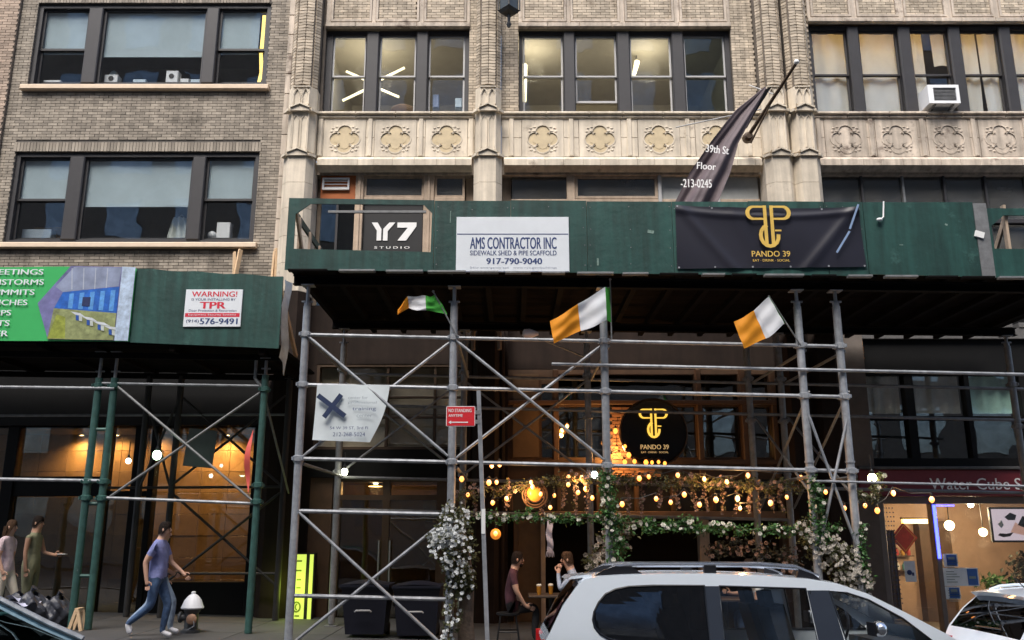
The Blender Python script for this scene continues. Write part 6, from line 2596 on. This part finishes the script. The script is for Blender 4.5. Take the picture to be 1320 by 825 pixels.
def blossom(mb, p, r, rnd):
    """small rose: two whorls of cupped petals"""
    c = Vector(p)
    ax = Vector((rnd.gauss(0, .6), -1 + rnd.gauss(0, .3), rnd.gauss(.2, .5))).normalized()
    u = ax.orthogonal().normalized()
    w = ax.cross(u)
    b = len(mb.v)
    for ring_, (rr, hh, n) in enumerate(((1.0, .25, 6), (.55, .6, 5))):
        for k in range(n):
            a = 2 * math.pi * k / n + ring_ * .5
            d = u * math.cos(a) + w * math.sin(a)
            e = u * -math.sin(a) + w * math.cos(a)
            b = len(mb.v)
            mb.v += [tuple(c), tuple(c + (d * .6 - e * .45) * r * rr + ax * r * hh * .6), tuple(c + d * r * rr + ax * r * hh), tuple(c + (d * .6 + e * .45) * r * rr + ax * r * hh * .6)]
            mb.f += [(b, b + 1, b + 2, b + 3)]
            mb.m += [0]


def garland(label, path, rads_, n_leaf, n_flower, mleaf, mflower, ls=.06, fr=.035, seed=1, name='flower_garland', cat='garland', stem=.012, mstem=None, grp=None, flat=.7):
    rnd = random.Random(seed)
    t = thing(name, label, cat, path[0], grp)
    P = [Vector(p) for p in path]
    seg = [(P[i + 1] - P[i]).length for i in range(len(P) - 1)]
    tot = sum(seg)

    def pick():
        s = rnd.random() * tot
        for i, L in enumerate(seg):
            if s <= L or i == len(seg) - 1:
                k = s / L
                r = rads_[i] + (rads_[i + 1] - rads_[i]) * k
                while True:
                    o = Vector((rnd.uniform(-1, 1), rnd.uniform(-1, 1), rnd.uniform(-1, 1)))
                    if o.length < 1:
                        break
                return P[i] + (P[i + 1] - P[i]) * min(1, k) + Vector((o.x * r, o.y * r * flat, o.z * r)), r
            s -= L
    q = MB()
    q.tube([p + Vector((rnd.gauss(0, .01), 0, rnd.gauss(0, .01))) for p in P], stem, 6)
    q.build('stem', mstem or M_STEM, t, True)
    if n_leaf:
        q = MB()
        clumps = [pick()[0] for _ in range(max(6, n_leaf // 16))]
        for _ in range(n_leaf):
            if rnd.random() < .65:
                c = rnd.choice(clumps)
                p = c + Vector((rnd.gauss(0, .03), rnd.gauss(0, .03), rnd.gauss(0, .03)))
            else:
                p = pick()[0]
            leaf(q, p, ls * rnd.uniform(.6, 1.3), rnd)
        q.build('foliage', mleaf, t, kind='stuff')
    if n_flower:
        q = MB()
        for _ in range(n_flower):
            p, r = pick()
            p.y -= r * .45
            blossom(q, p, fr * rnd.uniform(.7, 1.3), rnd)
        q.build('blossoms', mflower, t, kind='stuff')
    return t


def sag(x0, z0, x1, z1, y, n, d, amp=.02, sd=1):
    rn = random.Random(sd)
    return [(x0 + (x1 - x0) * i / n, y + rn.uniform(-.03, .03), z0 + (z1 - z0) * i / n - d * math.sin(math.pi * i / n) + rn.uniform(-amp, amp)) for i in range(n + 1)]


garland('thin ivy garland wound on the rail between the second and third posts', sag(-.9, 2.13, 1.42, 2.09, 13.42, 16, .02), [.05 + .02 * (i % 3) for i in range(17)], 620, 34, M_LEAF, M_ROSE, seed=2)
garland('thick green garland with white roses from the third post to the tower', sag(1.42, 2.03, 4.95, 1.93, 13.45, 22, .05), [.065 + .03 * ((i * 7) % 3) for i in range(23)], 1650, 60, M_LEAF, M_ROSE, seed=3)
garland('green ivy and roses climbing the third scaffold post', [(1.46, 13.32, 2.78), (1.42, 13.34, 2.5), (1.46, 13.32, 2.2), (1.50, 13.34, 1.9), (1.56, 13.36, 1.55), (1.5, 13.4, 1.1)], [.07, .11, .13, .16, .17, .12], 1500, 34, M_LEAF, M_ROSE, seed=4)
garland('dried pinkish brush of flowers beside the third post', [(1.75, 13.8, 2.05), (1.6, 13.8, 1.75), (1.35, 13.8, 1.45), (1.25, 13.8, 1.1)], [.12, .28, .30, .22], 1100, 130, M_LEAFO, mat('dusty_cream_blossom', (.40, .34, .28), .8, rnd=.4), seed=5, fr=.04)
garland('bushy spray of white blossoms round the second scaffold post', [(-.85, 13.3, 2.18), (-.86, 13.28, 1.98), (-.90, 13.26, 1.75), (-.82, 13.3, 1.55), (-.75, 13.32, 1.30), (-.70, 13.34, 1.05)], [.22, .30, .36, .30, .22, .15], 2300, 210, M_LEAFO, M_ROSEB, seed=6, fr=.030)
garland('sparse leafy stems rising from the pavement below the white blossom spray', [(-.95, 13.3, .2), (-.88, 13.28, .6), (-.82, 13.28, 1.0), (-.86, 13.28, 1.4)], [.10, .15, .18, .2], 420, 46, M_LEAFO, M_ROSEB, seed=16, fr=.026)
garland('cloud of bluish white blossoms sticking out left of the second post', [(-.84, 13.25, 1.78), (-1.02, 13.2, 1.82), (-1.16, 13.2, 1.74)], [.16, .13, .10], 260, 260, M_LEAFO, M_ROSEB, seed=7, fr=.030)
q = MB()
q.tube([(-.66, 13.5, G(-.7) + .15), (-.69, 13.5, .6), (-.66, 13.48, 1.1), (-.7, 13.46, 1.6)], [.13, .12, .10, .07], 12)
tag(q.build('bark_post', mat('rough_bark', (.12, .085, .06), .95, var=.5, scale=7, bump=.8, bscale=22), None, True), 'rough brown bark post under the white blossom spray', 'post')
garland('green ivy climbing the inner tower post', [(4.55, 13.32, 2.66), (4.58, 13.32, 2.35), (4.60, 13.34, 2.0), (4.62, 13.36, 1.7)], [.06, .11, .12, .12], 900, 16, M_LEAF, M_ROSE, seed=8)
garland('drape of white roses spilling below the scaffold tower', [(4.45, 13.5, 1.95), (4.65, 13.45, 1.65), (4.9, 13.4, 1.45), (5.1, 13.4, 1.15), (4.9, 13.45, .9)], [.18, .28, .30, .28, .2], 2000, 300, M_LEAFO, mat('cream_rose', (.50, .46, .40), .8, rnd=.25, trans=.2), seed=9, fr=.034)
garland('long green tendril hanging by the outer tower post', [(5.22, 13.35, 2.0), (5.18, 13.35, 1.6), (5.24, 13.35, 1.1)], [.06, .08, .07], 420, 12, M_LEAF, M_ROSE, seed=10)
garland('vine twisting off the tower towards the spa fascia', [(5.2, 13.4, 2.45), (5.5, 13.6, 2.35), (5.75, 13.9, 2.6), (5.9, 14, 2.75)], [.05, .07, .09, .05], 300, 8, M_LEAFO, M_ROSE, seed=11)
garland('olive brown vine tangled under the upper rail on the left', sag(-.9, 2.42, 1.45, 2.76, 14.3, 14, -.04, .06, 3), [.07 + .05 * (i % 2) for i in range(15)], 1100, 30, M_LEAFO, M_DRY, seed=12, ls=.05)
garland('olive brown vine tangled under the upper rail on the right', sag(1.5, 2.74, 4.75, 2.60, 14.3, 18, .03, .05, 4), [.08 + .06 * (i % 2) for i in range(19)], 2000, 50, M_LEAFO, M_DRY, seed=13, ls=.05)
garland('dark planter blooms low in the pub opening on the right', [(3.2, 14.9, 1.55), (3.7, 14.9, 1.65), (4.3, 14.9, 1.55), (4.8, 14.8, 1.35)], [.10, .2, .25, .3], 800, 60, mat('dark_foliage', (.03, .035, .025), .8, rnd=.4), M_DRY, seed=14)
xs_ = [-.62, -.05, .20, .52, .82, 1.02, 1.22, 1.88, 2.12, 2.42, 2.66, 2.92, 3.12, 3.40, 3.66, 3.86, 4.02, 4.20, 4.34]
who = ['behind the second post', 'right of the street sign', 'left of the rattan lamp', 'right of the rattan lamp', 'midway to the third post', 'near the third post', 'touching the third post', 'first right of the third post',
       'second right of the third post', 'left under the round sign', 'centre under the round sign', 'right under the round sign', 'right of the round sign', 'left of the pale wooden post', 'by the pale wooden post',
       'right of the pale wooden post', 'third from the tower', 'second from the tower', 'nearest the tower']
for i, (x, w) in enumerate(zip(xs_, who)):
    L = R.uniform(.35, .55)
    z = 2.66 + .05 * math.sin(i * 2)
    garland('dried pink blossom strand hanging %s' % w, [(x, 14.35, z), (x + R.uniform(-.03, .03), 14.35, z - L * .5), (x + R.uniform(-.06, .06), 14.35, z - L)], [.025, .05, .03], 34, 34, M_LEAFO, M_DRY, seed=30 + i, ls=.04, fr=.022, name='dried_flower_strand', cat='dried flowers', stem=.006, grp='dried strands over the pub front')
# hanging white ornaments at the doorway
t = thing('white_streamer', 'white paper streamer hanging in the dark pub doorway', 'decoration', (.63, 15.0, 2.1))
q = MB()
q.grid(lambda u, v: (.58 + .10 * u + .012 * math.sin(v * 9), 15.0 + .03 * math.sin(v * 14 + u * 3), 1.58 + .50 * v), 5, 16)
q.build('paper_strip', mat('lilac_white_paper', (.55, .52, .60), .8), t, True)
q = MB()
for k in range(6):
    q.tube([(.63, 15.0, 1.62), (.58 + .022 * k, 14.98, 1.54), (.56 + .028 * k, 14.97, 1.46 + .01 * (k % 2))], [.012, .010, .004], 5)
q.build('paper_tuft', MATS['lilac_white_paper'], t, kind='stuff')

# ------------------------------------------------------------------ lit lamps upstairs
M_TUBE = glow('white_tube', (1.0, .86, .46), .75)
t = thing('pendant_light', 'four-armed star of glowing tubes behind the first two sashes', 'lamp', (-3.43, 19.6, 12.66))
for (a, z0, c, z1) in ((-4.13, 13.02, -3.65, 12.79), (-4.19, 12.22, -3.65, 12.51), (-3.28, 12.79, -2.68, 13.12), (-3.26, 12.53, -2.80, 12.32)):
    q = MB()
    q.tube([(a, 19.6, z0), (c, 19.6, z1)], .032, 8)
    q.build('light_tube', M_TUBE, t, True)
q = MB()
q.tube([(-3.43, 19.65, 12.66), (-3.43, 19.65, 13.5)], .012, 6)
q.ball((-3.43, 19.65, 12.66), .07, 8, 6)
q.build('hub', M_GALV_D, t)
ld = bpy.data.lights.new('lamp_light', 'POINT')
ld.energy = 26
ld.color = (1, .88, .62)
ld.shadow_soft_size = .5
link('lamp_light', ld, t, at=(-3.43, 19.35, 12.66))
for lab, p0, p1 in (('tall glowing tube behind the first sash of the four-sash window', (.31, 19.6, 13.2), (.31, 19.6, 12.2)), ('short slanted glowing tube behind the third sash of the four-sash window', (3.13, 19.6, 13.3), (3.03, 19.6, 12.92))):
    t = thing('tube_light', lab, 'lamp', p0, 'tube lights upstairs')
    q = MB()
    q.tube([p0, p1], [.07, .045], 8)
    q.build('light_tube', M_TUBE, t, True)
    ld = bpy.data.lights.new('lamp_light', 'POINT')
    ld.energy = 16
    ld.color = (1, .88, .62)
    ld.shadow_soft_size = .3
    link('lamp_light', ld, t, at=(p0[0] + .2, 19.35, 12.9))
    q = MB()
    q.tube([(p0[0], p0[1] + .06, 13.5), (p1[0], p1[1] + .07, p1[2])], .015, 6)
    q.build('bracket', M_GALV_D, t)
for i, x in enumerate((7.4, 8.5, 9.6, 10.9, 12.0)):
    t = thing('ceiling_lamp', 'warm ceiling lamp glowing through the top of the %s curtained sash' % ('first', 'second', 'third', 'fourth', 'fifth')[i], 'lamp', (x, 18.95, 13.42), 'ceiling lamps behind the curtains')
    q = MB()
    q.box(x - .25, x + .25, 18.85, 19.05, 13.44, 13.49)
    q.build('casing', M_WHITE, t)
    q = MB()
    q.box(x - .23, x + .23, 18.87, 19.03, 13.42, 13.438)
    q.build('diffuser', glow('amber_diffuser', (1, .55, .15), 22.0), t)
t = thing('lit_wall_column', 'added glowing column for the lit wall behind the right sash of the top brick-building window', 'lamp', (-6.06, 18.75, 12.0))
q = MB()  # added stand-in for a warm-lit wall; no lamp is known here
q.tube([(-6.06, 18.75, 12.05), (-5.97, 18.75, 12.5), (-6.02, 18.75, 13.0), (-5.98, 18.75, 13.6), (-6.0, 18.75, 14.05)], [.03, .05, .04, .07, .05], 8)
q.build('glowing_column', glow('yellow_column', (1, .70, .18), .8), t, True)
q = MB()
q.lathe((-6.06, 18.75, 12.0), [(.12, 0), (.12, .03), (.03, .06)], 12)
q.build('foot', M_BLACK, t)

# things standing on the brick building's window boards
M_PALEBLUE = mat('pale_blue_plastic', (.55, .66, .74), .5)
M_CARD_ = mat('brown_cardboard', (.28, .18, .10), .9)


def item(name, label, cat, x0, x1, z0, z1, y, m, kind='box'):
    t = thing(name, label, cat, ((x0 + x1) / 2, y, z0))
    q = MB()
    if kind == 'box':
        q.bbox(x0, x1, y, y + .2, z0, z1, .012)
    elif kind == 'ball':
        q.ball(((x0 + x1) / 2, y + .1, (z0 + z1) / 2), ((x1 - x0) / 2, .1, (z1 - z0) / 2), 12, 8)
    q.build('body', m, t, kind == 'ball')
    return t, y


zb1, zb2 = 12.0, 8.2
t, y = item('camera_box', 'white box with a dark round lens on the left of the top window board', 'box', -9.49, -9.18, zb1, zb1 + .22, 18.33, M_WHITE2)
q = MB()
q.lathe((-9.33, y - .012, zb1 + .12), [(.06, 0), (.06, .012)], 14, axis='y')
q.build('lens', M_BLACK, t)
t, y = item('camera_box', 'upright white box with a dark round lens in the middle of the top window board', 'box', -8.06, -7.78, zb1, zb1 + .32, 18.33, M_WHITE2)
q = MB()
q.lathe((-7.93, y - .012, zb1 + .18), [(.06, 0), (.06, .012)], 14, axis='y')
q.build('lens', M_BLACK, t)
item('round_speaker', 'round white device behind the left white box', 'speaker', -9.52, -9.30, zb1 + .14, zb1 + .46, 18.5, M_PALEBLUE, 'ball')
item('small_carton', 'low white carton alone on the top window board', 'box', -8.82, -8.52, zb1, zb1 + .10, 18.33, M_PALEBLUE)
item('small_carton', 'low white carton just right of the upright white box', 'box', -7.72, -7.52, zb1, zb1 + .12, 18.33, M_WHITE2)
item('small_carton', 'low white carton by the right mullion of the top window', 'box', -7.48, -7.26, zb1, zb1 + .10, 18.33, M_PALEBLUE)
item('small_carton', 'flat white box in the left sash of the top window', 'box', -11.0 + .1, -10.5, zb1, zb1 + .08, 18.33, M_WHITE2)
item('storage_box', 'pale blue storage box in the left sash of the lower window', 'box', -10.98, -10.32, zb2, zb2 + .26, 18.45, mat('blue_grey_box', (.34, .42, .50), .6))
item('cardboard_box', 'brown cardboard heap behind the pale blue storage box', 'box', -10.9, -10.15, zb2, zb2 + .42, 18.75, M_CARD_)
item('white_carton', 'white carton in the right sash of the lower window', 'box', -6.58, -6.28, zb2, zb2 + .38, 18.33, M_WHITE2)
item('round_clock', 'small round white object left of the white carton', 'ornament', -6.80, -6.60, zb2, zb2 + .2, 18.33, M_WHITE2, 'ball')
item('yellow_pad', 'yellow pad lying on the lower window board', 'pad', -8.75, -8.45, zb2, zb2 + .05, 18.45, mat('yellow_pad_paper', (.70, .60, .15), .7))
item('blue_folder', 'blue folder standing inside the third sash near the star lamp', 'folder', -1.84, -1.70, 11.42, 11.75, 18.4, mat('folder_blue', (.35, .42, .62), .6))
item('white_easel_card', 'pale card leaning inside the right edge of the third sash', 'card', -1.32, -1.16, 11.42, 11.66, 18.4, M_PALEBLUE)
item('dark_backpack', 'dark backpack inside the second sash below the star lamp', 'backpack', -2.85, -2.30, 11.36, 11.66, 18.6, M_CARD_, 'ball')
t = thing('white_garment', 'white garment hung at the right of the lower middle pane', 'clothing', (-7.45, 18.55, zb2))
q = MB()
q.grid(lambda u, v: (-7.72 + .44 * u + .05 * (1 - v) * (u - .5) + .12 * v * v * (.5 - u), 18.5 + .035 * math.sin(u * 18 + v * 2), zb2 + .02 + .55 * v - .06 * abs(u - .5) * v), 22, 8)
q.build('cloth', mat('white_garment_cloth', (.58, .62, .58), .9), t, True)
q = MB()
q.tube([(-7.52, 18.5, zb2 + .55), (-7.45, 18.5, zb2 + .62), (-7.38, 18.5, zb2 + .55)], .01, 5)
q.build('hanger', M_GALV, t)

# ------------------------------------------------------------------ inside and on the spa shop window
t = thing('television', 'wall television showing a pink and white spa picture in the shop window', 'television', (10.3, 18.35, 1.65))
q = MB()
q.bbox(9.76, 10.85, 18.2, 18.26, 1.66, 2.36, .01)
q.build('bezel', M_BLACK, t)
q = MB()
q.box(9.80, 10.81, 18.188, 18.199, 1.70, 2.32)
q.build('screen', mat('screen_pale_pink', (.1, .1, .1), .3, emit=(.86, .72, .84), estr=.24), t)
M_SCRD = mat('screen_dark_shape', (.02, .015, .02), .4)
M_SCRS = mat('screen_skin_shape', (.1, .1, .1), .4, emit=(.75, .42, .34), estr=.2)
for poly, m in (([(10.05, 2.16), (10.18, 2.25), (10.30, 2.20), (10.26, 2.10), (10.12, 2.10)], M_SCRD), ([(10.30, 2.0), (10.42, 2.18), (10.56, 2.16), (10.60, 2.0), (10.46, 1.94)], M_SCRD),
                ([(10.14, 1.86), (10.26, 2.06), (10.36, 1.98), (10.5, 1.92), (10.4, 1.8)], M_SCRS), ([(9.87, 1.80), (9.98, 1.76), (10.12, 1.78), (10.2, 1.86), (10.05, 1.83), (9.92, 1.84)], M_SCRD),
                ([(9.90, 2.02), (9.98, 2.1), (10.02, 2.0), (9.96, 1.94)], MATS['blue_grey_box'])):
    q = MB()
    q.prism(poly, 18.184, 18.187)
    q.build('screen_picture', m, t)
M_POST = mat('poster_paper', (.80, .86, .86), .4)
for lab, x0, x1, z0, z1 in (('small white notice with a round dark mark on the shop door', 7.84, 8.06, .90, 1.30), ('wide pale poster with a blue end on the shop window', 8.60, 9.30, .82, 1.17),
                            ('dark framed notice under the wide pale poster', 8.60, 8.90, .57, .81), ('small grey-blue notice above the wide pale poster', 8.64, 8.92, 1.19, 1.44)):
    t = thing('window_poster', lab, 'poster', (x0, 18.03, z0))
    q = MB()
    q.box(x0, x1, 18.035, 18.045, z0, z1)
    q.build('paper', M_POST, t)
    q = MB()
    if 'round' in lab:
        q.lathe(((x0 + x1) / 2 - .02, 18.03, (z0 + z1) / 2 - .02), [(.05, 0), (.05, .004)], 14, axis='y')
        q.box(x0 + .14, x0 + .18, 18.03, 18.034, z0 + .12, z0 + .18)
        q.build('mark', M_NAVY, t)
    elif 'wide' in lab:
        q.box(x1 - .22, x1 - .02, 18.03, 18.034, z0 + .02, z1 - .02)
        q.build('blue_block', mat('poster_blue', (.05, .14, .40), .4), t)
        q = MB()
        for k in range(5):
            q.box(x0 + .06, x0 + .22 + .05 * (k % 3), 18.03, 18.034, z1 - .08 - k * .05, z1 - .065 - k * .05)
        q.box(x1 - .19, x1 - .06, 18.027, 18.03, z0 + .14, z0 + .19)
        q.build('printed_lines', mat('grey_print', (.25, .32, .30), .5), t)
    elif 'dark' in lab:
        q.box(x0 + .03, x1 - .03, 18.03, 18.034, z0 + .03, z1 - .03)
        q.build('dark_picture', M_BLACK, t)
    else:
        q.box(x0 + .02, x1 - .02, 18.03, 18.034, z0 + .02, z1 - .02)
        q.build('grey_picture', mat('grey_blue_print', (.18, .23, .28), .4, var=.4, scale=9), t)
t = thing('wall_decoration', 'red diamond festival decoration inside the spa door', 'decoration', (8.15, 18.6, 1.45))
q = MB()
q.prism([(8.15, 1.43), (8.42, 1.75), (8.15, 2.05), (7.88, 1.75)], 18.6, 18.63)
q.build('diamond_board', mat('red_lacquer', (.50, .035, .02), .5, var=.3, scale=10), t)
q = MB()
ribbon(q, [(8.15, 1.48), (8.37, 1.75), (8.15, 2.0), (7.93, 1.75)], .015, 18.597, closed=True)
q.build('gold_border', M_GOLD, t)
t = thing('strip_lamp', 'yellow strip lamp glowing inside the spa door', 'lamp', (8.65, 19.2, 2.05))
q = MB()
q.box(8.42, 8.95, 19.2, 19.28, 2.04, 2.13)
q.build('diffuser', glow('yellow_strip', (1, .70, .10), 3.0), t)
q = MB()
q.box(8.40, 8.97, 19.2, 19.3, 2.131, 2.17)
q.build('casing', M_WOOD, t)
for i, (x, z, r, s) in enumerate(((9.16, 2.00, .10, 4), (9.85, 1.86, .085, 4), (9.66, 2.42, .06, 5))):
    t = thing('globe_lamp', ('largest warm globe lamp in the spa window', 'warm globe lamp beside the television', 'small white lamp at the spa ceiling')[i], 'lamp', (x, 18.7, z), 'globe lamps in the spa')
    q = MB()
    q.ball((x, 18.7, z), r, 12, 8)
    q.build('globe', glow('spa_globe_%s' % ('warm' if i < 2 else 'white'), (1, .75, .32) if i < 2 else (1, 1, .9), s), t, True)
    q = MB()
    q.tube([(x, 18.7, z + r), (x, 18.7, 2.59)], .01, 6)
    q.build('cord', M_BLACK, t)
    ld = bpy.data.lights.new('lamp_light', 'POINT')
    ld.energy = (26, 10, 18)[i]
    ld.color = (1, .76, .46)
    ld.shadow_soft_size = .12
    link('lamp_light', ld, t, at=(x, 18.7, z - r - .14))
t = thing('wall_shelf', 'wooden wall shelf with small jars inside the spa door', 'shelf', (8.75, 20.4, 1.2))
for k in range(3):
    q = MB()
    q.box(8.42, 9.1, 20.35, 20.58, 1.0 + k * .32, 1.025 + k * .32)
    q.build('shelf_board', M_WOOD, t)
SHC = [mat('jar_%s' % n, c, .4) for n, c in (('white', (.6, .6, .58)), ('red', (.4, .05, .05)), ('teal', (.05, .25, .28)), ('amber', (.5, .28, .06)))]
for k in range(3):
    for i in range(5):
        x = 8.48 + i * .135
        q = MB()
        q.lathe((x, 20.45, 1.026 + k * .32), [(.04, 0), (.045, .03), (.045, .11), (.02, .13), (.02, .16)], 10)
        tag(q.build('jar', SHC[(i * 2 + k) % 4], None, True), '%s jar, %s from the left on the %s spa shelf' % (('white', 'red', 'teal', 'amber')[(i * 2 + k) % 4], ('first', 'second', 'third', 'fourth', 'fifth')[i], ('lowest', 'middle', 'top')[k]), 'jar', 'jars on the spa shelf')
t = thing('blue_bead_curtain', 'dark bead strings with blue glints hanging in the spa doorway', 'curtain', (7.7, 18.5, 2.4))
q = MB()
q.grid(lambda u, v: (7.53 + .40 * u, 18.56 + .03 * math.sin(u * 16), .15 + 1.75 * v), 24, 4)
q.build('added_dark_sheet', mat('dark_violet_sheet', (.03, .018, .03), .9), t, True)  # dark sheet added so this side of the doorway reads unlit
for i in range(7):
    q = MB()
    x = 7.56 + i * .06
    for k in range(22):
        q.ball((x + .01 * math.sin(k + i), 18.5, 2.35 - k * .09), .016, 6, 4)
    q.build('bead_string', mat('dark_bead', (.03, .04, .16), .2), t, kind='stuff')
rnd = random.Random(77)
for lab, x, y, h, m, n in (('leafy green pot plant behind the spa window', 9.9, 18.6, 1.05, M_LEAF, 260), ('dark spiky pot plant under the television', 10.5, 18.5, 1.5, mat('dark_foliage', (.03, .035, .025), .8, rnd=.4), 220)):
    t = thing('pot_plant', lab, 'plant', (x, y, G(x) + .15))
    z = G(x) + .15
    q = MB()
    q.lathe((x, y, z), [(.13, 0), (.18, .3), (.19, .32), (.16, .33)], 14)
    q.build('pot', M_WOOD, t, True)
    q = MB()
    for k in range(6):
        q.tube([(x, y, z + .3), (x + rnd.gauss(0, .08), y + rnd.gauss(0, .05), z + h * .6), (x + rnd.gauss(0, .18), y + rnd.gauss(0, .1), z + h * rnd.uniform(.7, 1))], .008, 5)
    q.build('stem', M_STEM, t)
    q = MB()
    for k in range(n):
        a = rnd.uniform(.45, 1)
        leaf(q, (x + rnd.gauss(0, .17 * a), y + rnd.gauss(0, .1), z + h * a), .13, rnd)
    q.build('foliage', m, t, kind='stuff')

# ------------------------------------------------------------------ the other side of the street, seen only in reflections
t = thing('facing_building', 'brown stone building row across the street, mirrored in the windows', 'building', (0, -7, 0))
q = MB()
q.box(-50, 50, -9.0, -7.0, -1.5, 31)
q.build('wall', mat('facing_brown_stone', (.24, .19, .15), .9, var=.2), t)
gm = None
for i in range(-13, 14):
    for k in range(8):
        if gm is None:
            q = MB()
            q.box(-.9, .9, -.02, .06, -1.1, 1.1)
            gm = q.mesh('window', mat('facing_window', (.40, .43, .46), .12, .7, var=.3))
        link('window', gm, t, at=(i * 3.4, -7.0, 3.0 + k * 3.7))
